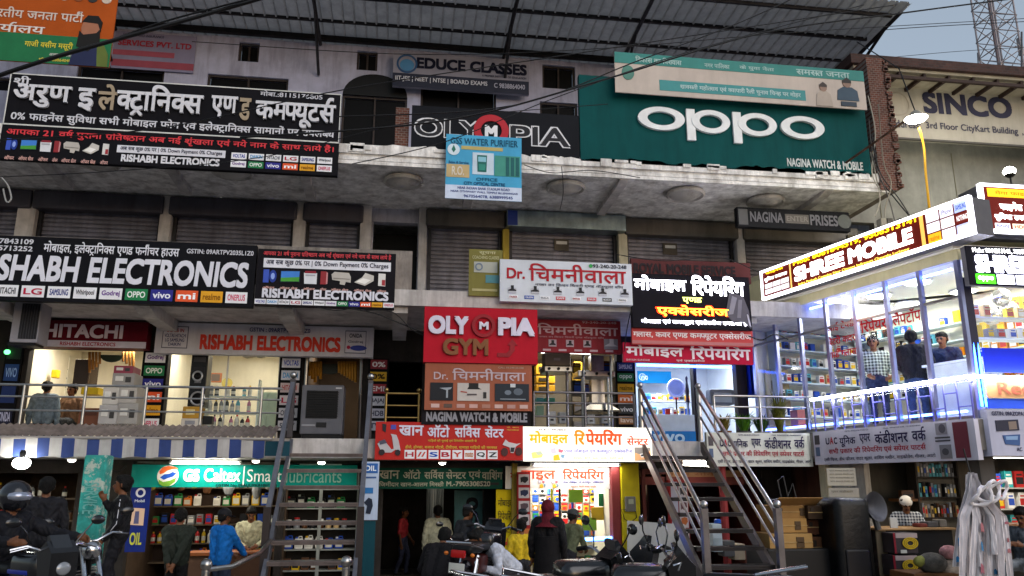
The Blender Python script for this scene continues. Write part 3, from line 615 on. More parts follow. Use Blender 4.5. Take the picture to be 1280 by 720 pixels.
sign('shop_signboard', 'black gym signboard with outlined speckled letters and a red ring, high by the balcony', (514, 138, 724, 197), Y0-.04, '191b20', [
    ('t', (.015, .25, .415, .66), 'OLY', 'd8d8dc', 0, 2.2), ('t', (.575, .28, .945, .72), 'PIA', 'd8d8dc', 0, 2.2), ('t', (.022, .27, .408, .64), 'OLY', '2a2a2e', 0, .8, {'l': 3}), ('t', (.582, .30, .938, .70), 'PIA', '2a2a2e', 0, .8, {'l': 3}),
    ('o', .468, .44, .33, 'b01828', .6, 1.05, .02), ('t', (.43, .33, .505, .62), 'M', 'e8e8ec', 0, 2.5, {'l': 4})], d=.1)
sign('institute_sign', 'grey coaching class sign with a round blue emblem under the tin roof', (491, 70, 661, 113), UY-.3, '8d8b98', [
    ('o', .10, .34, .27, '2a4f78', .82, 1), ('o', .10, .38, .17, '4a7fa8', 0, 1.1), ('t', (.17, .13, .985, .45), 'EDUCE CLASSES', '141628', 0, 2), ('p', (0, .62, 1, 1), '24283a'), ('t', (.02, .70, .69, .86), 'IIT-JEE | NEET | NTSE | BOARD EXAMS', 'c8c8d0'), ('t', (.74, .72, .97, .86), 'C 9838864040', 'a8a8b8'), ('t', (.65, .5, .98, .56), 'A PREMIER INSTITUTE OF EDUCATION', '303040')], d=.08, dirt=.1)
b = sign('political_banner', 'orange and green party banner with a bearded man printed, upper corner of the wall', (-60, -14, 143, 78), Y0+.35, 'a9501f', [
    ('p', (0, .62, 1, 1), '1c6a40'), ('t', (.18, .27, .80, .42), 'भारतीय जनता पार्टी', 'cfc0b4', 0, .8), ('t', (.16, .48, .57, .62), 'कार्यालय', 'd8cfc8', 0, .8, {'l': 3}), ('t', (.46, .70, .76, .82), 'गाजी वसीम मसूरी', 'd0c040', 0, 1, {'l': 3}), ('t', (.62, .85, .76, .9), 'अध्यक्ष जिला', 'c8c8c0', 0, 1, {'l': 3}), ('t', (.56, .93, .76, .97), '+91 9838864040', 'c8b848', 0, 1, {'l': 3}),
    ('f', (.72, .33, .99, 1), [('5d6b2e', [(.5, 1), (.55, .62), (.85, .55), (.98, .75), (1, 1)]), ('22284a', [(.1, 1), (.15, .75), (.4, .55), (.7, .6), (.75, 1)]), ('a06a50', ring_pts(.5, .25, .22, .24, 14)), ('16130f', [(.25, .3), (.35, .38), (.65, .33), (.72, .25), (.75, .5), (.5, .72), (.22, .62)]), ('16130f', [(.28, .12), (.4, -.02), (.65, -.02), (.76, .1), (.74, .3), (.66, .14)])], 'figure_print')]
    + [('o', .30+.09*i, .07, .06, c_, .0, 1) for i, c_ in enumerate(('2a2a2a', 'd8c8b8', '8a4a2a', '2a2a2a', 'd8c8b8', '8a4a2a', '303030', 'c8b8a8'))], d=.03, cat='banner', dirt=.1)
sign('service_poster', 'dim lilac poster with red print beside the orange banner', (141, 42, 244, 88), UY-.06, '8a86a0', [('t', (.05, .22, .95, .38), 'SERVICES PVT. LTD', 'a03040', 0, 1.6), ('p', (0, .5, .75, .64), 'a05060'), ('p', (0, .76, 1, .94), '9a4a58'), ('t', (.1, .05, .6, .12), 'FINANCE AND INSURANCE', '4a4860')], d=.02, cat='poster', dirt=.1)
sign('flex_banner', 'small pale blue water purifier banner hanging over the balcony lip', (557, 170, 652, 250), Y0-.2, '4fa6cf', [
    ('t', (.06, .05, .95, .155), 'GSS WATER PURIFIER', '1d5570', 0, .6), ('p', (.2, .175, .75, .23), 'b8a868'), ('o', .1, .24, .09, 'cfe0ea', 0, 1), ('f', (.06, .17, .14, .29), [('2a7060', [(.5, 0), (.85, .6), (.5, 1), (.15, .6)])], 'emblem'),
    ('p', (.35, .27, .63, .61), 'c2d4e2'), ('f', (.41, .31, .54, .57), [('17665f', [(0, 0), (1, 0), (.95, 1), (.05, 1)]), ('86bfd0', [(.1, .1), (.9, .1), (.9, .4), (.1, .4)]), ('2d8a7a', [(.15, .55), (.85, .55), (.8, .9), (.2, .9)])], 'product_picture'), ('p', (.64, .3, .98, .62), '3d8f80'),
    ] + [('p', (.79+.065*i, .32, .835+.065*i, .61), '0f5a5c', None, None, 3) for i in range(3)] + [('p', (.01, .47, .31, .67), 'c0a878'), ('t', (.04, .42, .3, .46), 'Sales & Service', '2a5a80'), ('t', (.08, .5, .24, .64), 'R.O.', 'd8d0c0', 0, 1, {'l': 3}), ('t', (.4, .66, .68, .71), 'OFFICE', '206080'), ('t', (.24, .73, .78, .78), 'CITY OPTICAL CENTRE', '1a4a70'), ('p', (0, .79, 1, 1), 'c8d4e8', None, None, 1),
    ('t', (.16, .81, .84, .85), 'NEAR INDIAN BANK STADIUM ROAD', '2a3a80'), ('t', (.07, .87, .95, .91), 'NEAR OTHWARY WALL TEMPLE BLUJNANGAR', '2a3a80'), ('t', (.24, .93, .88, .98), '9670564078, 6388999545', '2a3a80')], d=.015, cat='banner', dirt=.1)
# the stack in the middle
GYM = sign('shop_signboard', 'red gym sign with raised white and bronze letters and a curved arrow', (530, 385, 672, 454), Y0-.25, 'b01c2c', [
    ('t', (.035, .17, .385, .50), 'OLY', 'd2ccdc', 0, 2.4, {'ext': .05}), ('t', (.645, .17, .97, .50), 'PIA', 'd2ccdc', 0, 2.4, {'ext': .05}), ('o', .517, .33, .21, '8c1420', .72, 1, .04), ('t', (.478, .26, .56, .40), 'M', 'd8d2e0', 0, 2, {'ext': .04, 'l': 3}), ('t', (.165, .57, .56, .87), 'GYM', '7f5236', 0, 1.8, {'ext': .04}),
    ('f', (.64, .55, .82, .88), [('8c1420', [(0, .78), (.45, .8), (.62, .6), (.62, .35), (.5, .35), (.75, 0), (1, .35), (.86, .35), (.86, .65), (.6, 1), (0, 1)])], 'arrow_symbol')], d=.22, dirt=.12)
sign('shop_signboard', 'faded orange kitchen chimney sign hanging directly below the red gym sign', (531, 455, 665, 513), Y0-.22, '9c5c46', [
    ('t', (.08, .19, .21, .35), 'Dr.', 'b9a6ac', 0, .6), ('t', (.25, .10, .94, .36), 'चिमनीवाला', 'b9a6ac', 0, .6), ('t', (.68, .05, .92, .09), 'CALL 93-240-20-248', 'b09080'),
    ('f', (.05, .42, .26, .80), [('14161e', [(0, 0), (1, 0), (1, 1), (0, 1)]), ('9aa0a8', [(.4, .3), (.95, .25), (.9, .35), (.78, .4), (.78, .85), (.7, .85), (.7, .42)])], 'product_picture'), ('f', (.30, .42, .60, .80), [('b8b0aa', [(0, 0), (1, 0), (1, 1), (0, 1)]), ('181818', [(.35, 0), (.65, 0), (.65, .25), (.75, .35), (.3, .35), (.35, .2)]), ('a04030', [(.1, .45), (.3, .5), (.3, .56), (.1, .52)]), ('282828', [(.8, .5), (.9, .5), (.9, .85), (.8, .85)]), ('50484a', [(.3, .6), (.6, .6), (.6, .68), (.3, .7)])], 'product_picture'),
    ('f', (.65, .42, .97, .80), [('1b242e', [(0, 0), (1, 0), (1, 1), (0, 1)]), ('6a7480', ring_pts(.38, .5, .1, .14, 10)), ('59636e', ring_pts(.68, .45, .14, .2, 10)), ('c0c4c8', [(.45, 0), (.6, 0), (.6, .2), (.45, .2)]), ('8c949c', [(.15, .85), (.9, .85), (.9, .9), (.15, .9)])], 'product_picture')]
    + row(.04, .98, .87, .95, [('c8a8a0', '', WH), ('5a4840', '', WH), ('b89088', '', WH), ('c09890', '', WH), ('a87868', '', WH), ('c8a8a0', '', WH), ('b08880', '', WH), ('c8a8a0', '', WH)], .35), d=.16)
sign('shop_signboard', 'narrow black watch and mobile sign wedged under the orange chimney sign', (527, 512, 663, 531), Y0-.15, '1d1a1e', [('t', (.04, .18, .97, .82), 'NAGINA WATCH & MOBILE', '8f8d94', 0, 2)], d=.1)
SCOOT = [('b8b4b8', [(.0, .45), (.25, .28), (.45, .5), (.6, .7), (.7, .68), (.62, .15), (.55, 0), (.8, .05), (.9, .3), (1, .75), (.85, .8), (.8, .7), (.6, .85), (.2, .85)]), ('2c2428', ring_pts(.2, .84, .13, .14, 12)), ('2c2428', ring_pts(.88, .85, .12, .14, 12)), ('505060', [(.05, .35), (.3, .25), (.42, .42), (.12, .5)])]
MOTO = [('c8c4c4', [(.05, .35), (.2, .05), (.35, .2), (.75, .3), (.95, .25), (.7, .45), (.6, .8), (.45, .8), (.4, .5)]), ('4a2a2a', ring_pts(.15, .75, .17, .24, 12)), ('4a2a2a', ring_pts(.85, .72, .17, .24, 12)), ('303034', [(.45, .5), (.65, .5), (.6, .75), (.45, .75)])]
sign('shop_signboard', 'bright red two wheeler service sign with scooter picture and eight white tiles', (469, 528, 654, 575), Y0-.12, 'b5302c', [
    ('t', (.155, .09, .32, .36), 'खान', 'd4d0e0', 0, 1.3), ('t', (.345, .05, .495, .40), 'ऑटो', 'd4d0e0', 0, 1.3), ('t', (.53, .05, .705, .40), 'सर्विस', 'd4d0e0', 0, 1.3), ('t', (.735, .08, .865, .40), 'सेंटर', 'd4d0e0', 0, 1.3), ('t', (.35, .45, .68, .54), 'गाड़ियों की धुलाई एवं रिपेयरिंग आसानी से', 'd8b048', 0, .8), ('t', (.2, .61, .82, .72), 'हीरो, होण्डा, बजाज मोटर्स, टीवीएस, यामाहा गाड़ियों की मरम्मत', 'd8b048', 0, .8),
    ('f', (.015, .32, .17, .9), SCOOT, 'product_picture'), ('f', (.85, .42, .99, .9), MOTO, 'product_picture'), ('f', (.035, .05, .075, .28), [('23232a', [(.2, 0), (.9, .1), (.8, 1), (.3, .8)])], 'product_picture'), ('p', (.1, .08, .135, .2), '4a4aa0'), ('t', (.885, .09, .97, .14), 'प्रो. खान', 'd8a048'), ('t', (.885, .17, .97, .21), '7905308520', 'd8a048')] +
    row(.19, .83, .74, .97, [(WH, 'H', 'b03040'), (WH, '//', 'c04030'), (WH, 'S', '2050b0'), (WH, 'B', 'b03040'), (WH, 'Y', 'c04030'), (WH, 'moto', 'c07030'), (WH, 'Q', '202020'), (WH, 'Z', '303034')], .16), d=.1, dirt=.1)
sign('shop_signboard', 'white kitchen chimney sign with large red Hindi letters in front of the metal shutter', (625, 327, 790, 379), Y0-.2, 'cfd3da', [
    ('t', (.05, .20, .185, .46), 'Dr.', 'a8202c', 0, 1.2), ('t', (.215, .07, .955, .50), 'चिमनीवाला', 'a8202c', 0, .7), ('t', (.70, .04, .96, .13), '93-240-20-248', '3a3a44'), ('o', .685, .085, .045, '2f9a4a', 0, 1), ('t', (.26, .53, .93, .63), 'नम्बर वन किचन चिमनी एण्ड मॉड्यूलर शॉप', '4a4a58', 0, .5)] +
    [('f', (.06+.17*i, .62, .12+.17*i, .8), [('b8b8c0', [(0, .3), (1, .3), (1, 1), (0, 1)]), ('1c1c20', [(.35, 0), (.7, 0), (.7, .45), (1, .6), (1, .75), (0, .75), (0, .6), (.35, .45)])], 'product_picture') for i in range(6)] +
    row(.04, .98, .85, .93, [(WH, 'FABER', 'b06060'), ('2a50a8', 'GLEN', WH), (WH, 'ELICA', '808088'), ('c04048', 'KAFF', WH), (WH, 'HINDWARE', 'c06060'), ('c8404c', 'INALSA', WH), ('2c3430', 'BOSCH', WH), (WH, 'PRESTIGE', '90908a')], .4), d=.12, tilt=0, dirt=.1, slope=.0)
sign('shop_signboard', 'dull red kitchen chimney sign tucked under the white chimney sign', (668, 400, 776, 441), Y0+.75, '8d3038', [
    ('t', (.03, .12, .965, .47), 'चिमनीवाला', 'c0a0a8', 0, .7), ('t', (.55, .03, .95, .1), '93-240-20-248', 'b09098'), ('t', (.05, .5, .8, .58), 'नम्बर वन किचन चिमनी एण्ड मॉड्यूलर शॉप', 'b08890', 0, .5)] +
    [('f', (.16+.2*i, .62, .25+.2*i, .83), [('b09aa4', [(0, 0), (1, 0), (1, 1), (0, 1)]), ('241c20', [(.35, .1), (.7, .1), (.7, .5), (.9, .65), (.9, .8), (.1, .8), (.1, .65), (.35, .5)])], 'product_picture') for i in range(3)] + [('f', (.8, .56, .96, .88), [('7a7480', [(0, 0), (1, 0), (1, 1), (0, 1)]), ('b0aab4', [(.4, 0), (.7, 0), (.7, .5), (1, .7), (0, .7), (.4, .4)])], 'product_picture')] + row(.05, .95, .9, .96, [('c0a0a8', '', WH)]*5, .5), d=.1)
sign('notice_board', 'olive green notice board leaning at the rail beside the white chimney sign', (586, 312, 628, 370), Y0-.05, '7a7440', [('t', (.3, .04, .8, .12), 'सूचना', 'c0bc90'), ('t', (.1, .14, .9, .21), 'COACHING CLASSES', 'b8b488'), ('p', (.15, .27, .85, .50), 'a8aaa0'), ('o', .3, .38, .08, '6a7a90', .7, 1, .004, 3), ('p', (.5, .55, .92, .72), '4a8088'), ('p', (.1, .85, .85, .9), 'a8a070')], d=.05)
# mobile repair signs
sign('shop_signboard', 'brown mobile service sign half hidden at the top of the glowing black sign', (789, 326, 938, 352), Y0+.05, '5a3030', [('t', (.02, .2, .87, .68), 'ROYAL MOBILE SERVICE', '2a2024', 0, 2)], d=.08)
sign('led_signboard', 'black sign with glowing white Hindi letters and an orange glowing word', (790, 344, 938, 411), Y0-.1, '17151c', [
    ('t', (.02, .03, .46, .34), 'मोबाइल', 'f4f4ff', 0, 1.5, {'em': 3.2}), ('t', (.50, .0, .955, .38), 'रिपेयरिंग', 'f4f4ff', 0, 1.5, {'em': 3.2}), ('t', (.42, .42, .585, .54), 'एण्ड', 'd8e060', 0, 1, {'em': 2.0}), ('t', (.19, .56, .82, .80), 'एक्सेसरीज', 'ff3a10', 0, 1.7, {'em': 1.6}), ('t', (.205, .575, .805, .785), 'एक्सेसरीज', 'ffb030', 0, .5, {'em': 2.2, 'l': 4}), ('t', (.07, .83, .96, .94), 'मोबाइल एवं कम्प्यूटर एक्सेसरीज उपलब्ध है', 'f4f4ff', 0, 1.1, {'em': 2.6}),
    ('f', (.78, .30, .99, .98), [('55515a', [(.2, 0), (.75, .1), (.95, .5), (1, 1), (.7, .8), (.3, .85), (0, .6)]), ('8a8690', [(.3, .1), (.5, .15), (.3, .6), (.1, .62)]), ('77737c', [(.55, .2), (.7, .2), (.6, .7), (.45, .7)]), ('c0bcc8', [(.85, .6), (.9, .6), (1, .95), (.92, .9)])], 'picture')], d=.12, dirt=0)
sign('shop_signboard', 'light red strip sign with white Hindi words just beneath the glowing black sign', (790, 412, 941, 432), Y0-.02, 'c04a48', [('t', (.01, .10, .985, .66), 'ग्लास, कवर एण्ड कम्प्यूटर एक्सेसरीज', 'e6d8d4', 0, 1), ('p', (0, .75, 1, .95), 'b06a68')], d=.06, dirt=.1)
sign('shop_signboard', 'magenta red mobile repair sign across the top of the blue lit phone shop', (779, 430, 941, 454), Y0+.1, 'b01a38', [('t', (.02, .03, .46, .74), 'मोबाइल', 'e0d2d6', 0, 1.2), ('t', (.51, .0, .98, .8), 'रिपेयरिंग', 'e0d2d6', 0, 1.2), ('t', (.02, .84, .2, .94), 'SHYAM SUNDAR', 'd0a8b0'), ('t', (.4, .8, .62, .95), 'एवं एक्सेसरीज', 'd8c0c4')], d=.08, dirt=.1)
def mlit(base, em): return em
HANDS = [('8a8078', [(0, 0), (1, 0), (1, 1), (0, 1)]), ('d8a070', [(0, .4), (.5, .6), (1, .2), (1, .6), (.6, .9), (0, 1)]), ('e8e0d8', [(.3, .5), (.7, .4), (.8, .7), (.4, .75)]), ('38343a', [(.35, .55), (.6, .5), (.62, .62), (.4, .68)])]
BOARD = [('d8c070', [(.1, .35), (.8, .2), (1, .5), (.9, .8), (.2, .9)]), ('a8b098', [(.4, .3), (.85, .22), (.98, .5), (.6, .6)])]
PARTS = [('b8b0b8', [(.1, .1), (.4, 0), (.5, .4), (.2, .5)]), ('d8a830', [(.3, .6), (.6, .5), (.7, .95), (.3, 1)]), ('c06070', [(.6, .1), (.9, .2), (.8, .4), (.6, .35)]), ('7090a8', [(.75, .5), (.98, .55), (.9, .8), (.75, .75)])]
sign('backlit_signboard', 'glowing white mobile repair sign with orange Hindi letters over the bright little shop', (654, 534, 815, 577), Y0-.14, 'f2efe2', [
    ('t', (.045, .12, .345, .52), 'मोबाइल', 'f09a10', 0, 1.8), ('t', (.39, .08, .475, .52), 'रि', 'f07a18', 0, 1.8), ('t', (.478, .06, .765, .52), 'पेयरिंग', 'e04a20', 0, 1.8), ('t', (.80, .24, .97, .52), 'सेन्टर', 'e0482a', 0, 1), ('t', (.12, .06, .33, .11), 'N & C MOBILE', '403048'), ('t', (.31, .62, .84, .78), 'एण्ड मोबाइल एवं कम्प्यूटर एक्सेसरीज', '504a9a', 0, .6), ('t', (.38, .85, .77, .95), 'हेडफोन, बैटरी, कवर, चार्जर, मेमोरी कार्ड', 'e8b878', 0, .8), ('f', (.05, .64, .15, .95), BOARD, 'product_picture'), ('f', (.19, .6, .32, .98), PARTS, 'product_picture'), ('f', (.86, .58, .985, .97), HANDS, 'product_picture')], d=.16, em=.36)
sign('shop_signboard', 'white mobile repair sign with red Hindi letters lit by a tube, second of the pair', (632, 583, 792, 611), GY-.35, 'e4e0d8', [
    ('t', (.035, .18, .10, .58), 'मो', 'd84a30', 0, 1.2), ('t', (.12, .18, .385, .62), 'बाइल', 'd84a30', 0, 1.2), ('t', (.44, .10, .765, .58), 'रिपेयरिंग', 'd84a30', 0, 1.2), ('t', (.80, .22, .975, .56), 'सेन्टर', 'd0402c', 0, .9), ('t', (.44, .62, .76, .78), 'एण्ड मोबाइल एवं कम्प्यूटर एक्सेसरीज', '4a4a98', 0, .6), ('t', (.5, .84, .7, .93), 'हेडफोन बैटरी कवर चार्जर', 'd0603a'), ('f', (.24, .6, .31, .96), PARTS, 'product_picture'), ('f', (.34, .6, .41, .96), PARTS, 'product_picture'), ('f', (.80, .6, .88, .92), [('505a50', [(.1, .3), (.8, .1), (1, .6), (.2, 1)])], 'product_picture'), ('f', (.90, .58, .985, .95), HANDS, 'product_picture')], d=.05, dirt=.05)
# ground floor fascia
sign('shop_signboard', 'teal fascia sign with round three colour emblem and white letters over the oil shop', (164, 581, 446, 609), GY-.3, '0e8478', [
    ('o', .158, .5, .46, 'd8d4d0', 0, 1), ('f', (.115, .06, .20, .48), [('d8602a', [(.05, .6), (.2, .15), (.5, 0), (.8, .1), (1, .3), (.7, .35), (.45, .5), (.3, .75), (.1, .9)])], 'emblem'), ('f', (.115, .52, .20, .98), [('6a9a30', [(.05, .3), (.3, .55), (.65, .4), (.95, .1), (.9, .55), (.6, .95), (.3, .95), (.1, .7)])], 'emblem'), ('f', (.125, .28, .195, .70), [('1a4aa8', [(0, .7), (.25, .35), (.55, .3), (.75, .1), (1, .25), (.8, .6), (.5, .75), (.25, .95)])], 'emblem'),
    ('t', (.225, .20, .295, .76), 'GS', 'ece8e4', 0, 2.2), ('t', (.315, .16, .475, .76), 'Caltex', 'ece8e4', 0, .9), ('p', (.487, .06, .492, .9), 'd8e0dc'), ('t', (.505, .2, .66, .76), 'Smart', 'dfe4e0', 0, 0), ('t', (.68, .2, .93, .8), 'lubricants', '7fa89c', 0, 0), ('t', (.37, .85, .64, .97), 'GSTIN No 09AUUPK8186F1Z3', '0a2c30')], d=.06, dirt=.2, rough=.35)
sign('shop_signboard', 'dark green garage sign with grey Hindi letters above the open workshop', (474, 585, 628, 611), GY-.32, '0d3f33', [('t', (.0, .12, .16, .52), 'खान', '8f8d7e', 0, .8), ('t', (.19, .08, .33, .52), 'ऑटो', '8f8d7e', 0, .8), ('t', (.36, .08, .52, .52), 'सर्विस', '8f8d7e', 0, .8), ('t', (.535, .08, .70, .52), 'सेन्टर', '8f8d7e', 0, .8), ('t', (.72, .08, .82, .56), 'एवं', '8f8d7e', 0, .8), ('t', (.83, .06, 1, .55), 'वाशिंग', '8f8d7e', 0, .8), ('t', (.0, .64, .52, .90), 'जिमींदार खान-आलम मिस्त्री', '8f8d7e', 0, .8), ('t', (.54, .64, .9, .88), 'M.-7905308520', '8f8d7e', 0, 1.5), ('p', (.8, .7, .97, .82), '10161a', None, None, 3)], d=.05)
# air conditioner repair signs
def uac(k): 
    its = [('t', (.12, .22, .155, .42), 'U', '2a2440', 0, 1.5), ('t', (.158, .2, .19, .42), 'A', 'b02838', 0, 1.5), ('t', (.195, .22, .225, .42), 'C', '2a2440', 0, 1.5), ('t', (.245, .18, .385, .52), 'यूनिक', '2a2448', 0, 1), ('t', (.42, .18, .51, .46), 'एयर', '2a2448', 0, 1), ('t', (.545, .12, .80, .48), 'कंडीशनर', '2a2448', 0, 1), ('t', (.83, .1, .93, .46), 'वर्क', '2a2448', 0, 1), ('t', (.14, .52, .92, .73), 'सभी प्रकार की रिपेयरिंग एवं स्पेयर पार्ट्स', 'a83040', 0, .8), ('t', (.09, .79, .98, .93), 'एसी फ्रिज, डीप फ्रीजर, वाटर कूलर, वाशिंग मशीन, माइक्रोवेव, गीजर, आटो', '34304a', 0, .5), ('t', (.3, .05, .5, .09), 'GSTIN 09AZOPA1976N1Z5', '505064'), ('t', (.62, .05, .9, .09), 'Mob. 9956325328, 7310350850', '505064'), ('p', (.015, .12, .06, .4), '4a4448'), ('p', (.018, .48, .055, .75), '50607c')]
    return [(i[0], (i[1][0]*k, i[1][1], i[1][2]*k, i[1][3]))+i[2:] for i in its]
sign('shop_signboard', 'greyish white cooling repair sign under the plant rail behind the steel stair', (884, 541, 1015, 583), Y0-.08, 'cbcabe', uac(1), d=.1, dirt=.15)
sign('shop_signboard', 'greyish white cooling repair sign with red fridge picture on the slanting glass flank', (1017, 531, 1221, 578), 0, 'cbc7d4', uac(.80)+[('f', (.80, .05, .86, .34), [('8e8a92', [(0, 0), (1, .0), (1, 1), (0, 1)]), ('55525a', ring_pts(.6, .5, .3, .4, 14))], 'product_picture'), ('p', (.79, .40, .87, .44), '4a484e'), ('p', (.79, .48, .87, .52), '4a484e'), ('f', (.81, .6, .87, .95), [('7a787e', [(0, 0), (1, 0), (1, 1), (0, 1)]), ('4a484e', ring_pts(.5, .5, .3, .25, 14))], 'product_picture'), ('p', (.89, .06, .965, .94), '6a2c38')], d=.1, plane='S', off=.06, dirt=.15)
a = sign('shop_signboard', 'grey sign with small appliance pictures at the street end of the glass shop', (1237, 512, 1345, 570), FY-.1, 'bcbcd0', [('t', (.05, .05, .62, .14), 'GSTIN: 09AZOPA1976N1Z5', '3a3a58', 0, 1.2), ('f', (.08, .22, .34, .48), [('2a2c40', [(0, .1), (1, 0), (1, .9), (0, 1)]), ('8a7a70', [(.55, .2), (.9, .15), (.9, .8), (.55, .85)])], 'product_picture'), ('f', (.14, .54, .34, .78), [('3a5a90', [(0, .1), (1, 0), (.9, 1), (.1, .9)]), ('88a8d0', [(.15, .2), (.85, .15), (.8, .5), (.15, .5)])], 'product_picture'), ('t', (.28, .82, .34, .9), 'AC', '3a3a58'), ('f', (.45, .22, .66, .48), [('5a7a78', [(0, 0), (1, 0), (1, 1), (0, 1)])], 'product_picture'), ('p', (.45, .56, .7, .9), '8a8aa0')], d=.3, dirt=.15)
sign('shop_signboard', 'dark sign over the last closed shutter with a patch over its middle letters', (922, 262, 1062, 286), 15.1, '1f2024', [('t', (.11, .2, .40, .74), 'NAGINA', '77767c', 0, 1.2), ('p', (.42, .25, .63, .72), '6a6560'), ('t', (.64, .22, .89, .78), 'PRISES', '77767c', 0, 1.2), ('t', (.43, .35, .62, .62), 'ENTER', '908a84', 0, 1, {'l': 4}), ('p', (.01, .1, .09, .9), '5a5a5c'), ('o', .95, .5, .36, '5f6360', 0, 1)], d=.15)
sign('hoarding', 'weathered cream hoarding with dark blue capital letters under the beamed eave', (1101, 116, 1420, 182), 15.95, 'b9b2a4', [('t', (.165, .10, .505, .50), 'SINCO', '3a3a50', 0, 1.9), ('t', (.565, .10, .96, .50), 'INDIA', '2c2c44', 0, 1.9), ('o', .07, .36, .22, 'b0a698', .9, 1), ('t', (.03, .66, .145, .80), 'Address:', '4a4858', 0, .8), ('t', (.165, .66, .515, .82), '3rd Floor CityKart Building', '4a4858', 0, .8), ('t', (.53, .66, .85, .82), ', Shivpur Road, Lucknow', '4a4858', 0, .8)], d=.1, dirt=.2, frame='57534e')
# glowing fascia of the phone shop: slanted flank, then street front
FW = .3

W3 = {'em': 1.6}
sign('backlit_fascia', 'long glowing brown fascia with white phone shop lettering sloping along the flank', (949, 291, 1220, 333), 0, '5a1a14', [
    ('t', (.20, .04, .80, .22), 'Mob: 8081844519, 9506313141', 'f0c818', 0, .9, {'em': 1.2}), ('t', (.20, .28, .47, .76), 'SHREE', 'ffffff', 0, 2.2, W3), ('t', (.49, .28, .78, .76), 'MOBILE', 'ffffff', 0, 2.2, W3), ('t', (.22, .83, .76, .94), 'Indra Prakash Complex Near Citycare Indirapura Chauraha Lucknow', 'f0c850', 0, .5, {'em': 1.0}), ('p', (.175, .02, .182, .98), 'e8b060'), ('p', (.812, .02, .826, .98), 'f0a850'),
    ('t', (.03, .08, .14, .18), 'फाइनेंस', 'f0b818', 0, 1, {'em': 1.1}), ('t', (.02, .26, .16, .44), 'सुविधा उपलब्ध', 'ffffff', 0, 1, {'em': 1.4})] + [('p', (.02+.05*i, .5+.2*j, .065+.05*i, .66+.2*j), 'e8e2e6') for i in range(3) for j in range(2)] +
    [('p', (.838+.054*i, .08+.30*j, .886+.054*i, .34+.30*j), c_, t_, tc) for i, j, c_, t_, tc in ((0, 0, 'ece6f0', '', WH), (0, 1, 'ece6f0', '', WH), (0, 2, 'f0a020', 'realme', 'a06010'), (1, 0, 'e8e2f0', 'iPhone', '60607a'), (1, 1, 'ece0e0', '', WH), (1, 2, 'ece8f0', '', WH), (2, 0, 'a0acd8', 'SAMSUNG', '28408a'), (2, 1, '5a1a14', 'NOTHING', 'e8e0e0'), (2, 2, 'a8acd0', 'ONEPLUS', 'e8ecff'))], d=.45, em=.55, plane='S', off=.3, pem=.3,
    frame='ffffff', ft=.035, framemat=mat('f4f2ff', .5, 0, 2.2))
sign('backlit_fascia', 'glowing brown fascia with a yellow ribbon, facing the street at the shop corner', (1229, 233, 1330, 291), FY-.35, '5a1a14', [
    ('p', (.08, .08, .95, .26), 'f0b010', 'मेगा फाइनेंस मेला', 'a06808'), ('t', (.2, .36, .48, .56), 'फाइनेंस', 'ffffff', 0, 1, {'em': 1.6}), ('t', (.12, .60, .62, .78), 'सुविधा उपलब्ध', 'ffffff', 0, 1, {'em': 1.6}), ('t', (.68, .4, .92, .7), '0%', 'ffffff', 0, 1.5, {'em': 1.6})] + row(.10, .95, .82, .95, [('e8e0e4', 'BAJAJ', '4050a0'), ('e8d0b0', 'HDB', 'a04030'), ('e8e0e4', 'IDFC', '902030'), ('e8e0e4', 'TVS', '304080')], .15), d=.5, em=.55, pem=.3,
    frame='ffffff', ft=.035, framemat=mat('f4f2ff', .5, 0, 2.2))
sign('led_signboard', 'black glowing sign with blue white letters and a green tile at the shop corner', (1210, 310, 1340, 358), FY-.2, '14141f', [
    ('t', (.06, .05, .62, .18), 'Mob.: 9044211141, 7309777', 'ffffff', 0, 1.2, {'em': 2}), ('t', (.07, .22, .58, .68), 'SHREE', 'e8e8ff', 0, 2.6, {'em': 3.2}), ('t', (.62, .22, .98, .68), 'MOBI', 'e8e8ff', 0, 2.6, {'em': 3.2}), ('p', (.06, .72, .24, .96), '30c010', 'oppo', 'f4fff0'), ('p', (.26, .72, .42, .96), 'e8e8ff', 'vivo', 'c0c0e8'), ('p', (.44, .72, .6, .96), 'e8e8ff'), ('p', (.62, .72, .78, .96), 'e8e8ff')], d=.12, em=1.6, pem=.0001)
# ================================================================ lamps
def area(name, parent, loc, sx, sy, power, col=(1, .95, .88), rot=(0, 0, 0), spread=180):
    power *= .33
    l = bpy.data.lights.new(name, 'AREA'); l.shape = 'RECTANGLE'; l.size = sx; l.size_y = sy; l.energy = power; l.color = col; l.spread = R(spread)
    o = bpy.data.objects.new(name, l); COL.objects.link(o); o.rotation_euler = rot; o.parent = parent; o.location = loc; return o
def ceiling_lamp(label, x, y, z, w, d, power, col=(1, .95, .88), round_=False, em=4, group=None):
    t = empty('ceiling_light', label, 'ceiling light', (x, y, z), group=group)
    m = MB()
    if round_: m.lathe([(w*.5, -.03), (w*.52, -.01), (w*.52, 0)], 20, 0, Matrix.Translation((x, y, z)))
    else: m.bevbox(x-w/2, y-d/2, z-.04, x+w/2, y+d/2, z, .01)
    m.build('casing', mat('d8d6d0', .5), t)
    m = MB()
    if round_: m.lathe([(w*.01, -.045), (w*.44, -.04), (w*.44, -.031)], 20, 0, Matrix.Translation((x, y, z)))
    else: m.box(x-w/2+.02, y-d/2+.02, z-.05, x+w/2-.02, y+d/2-.02, z-.041)
    m.build('diffuser', mat((col[0], col[1], col[2]), .5, 0, em, sample=False), t)
    if power: area('lamp', t, (0, 0, -.06), w, d, power, col)
    return t
WARM, COOL = (1, .9, .74), (.86, .93, 1)
o = O1['a']; xm = (o[0]+o[2])/2
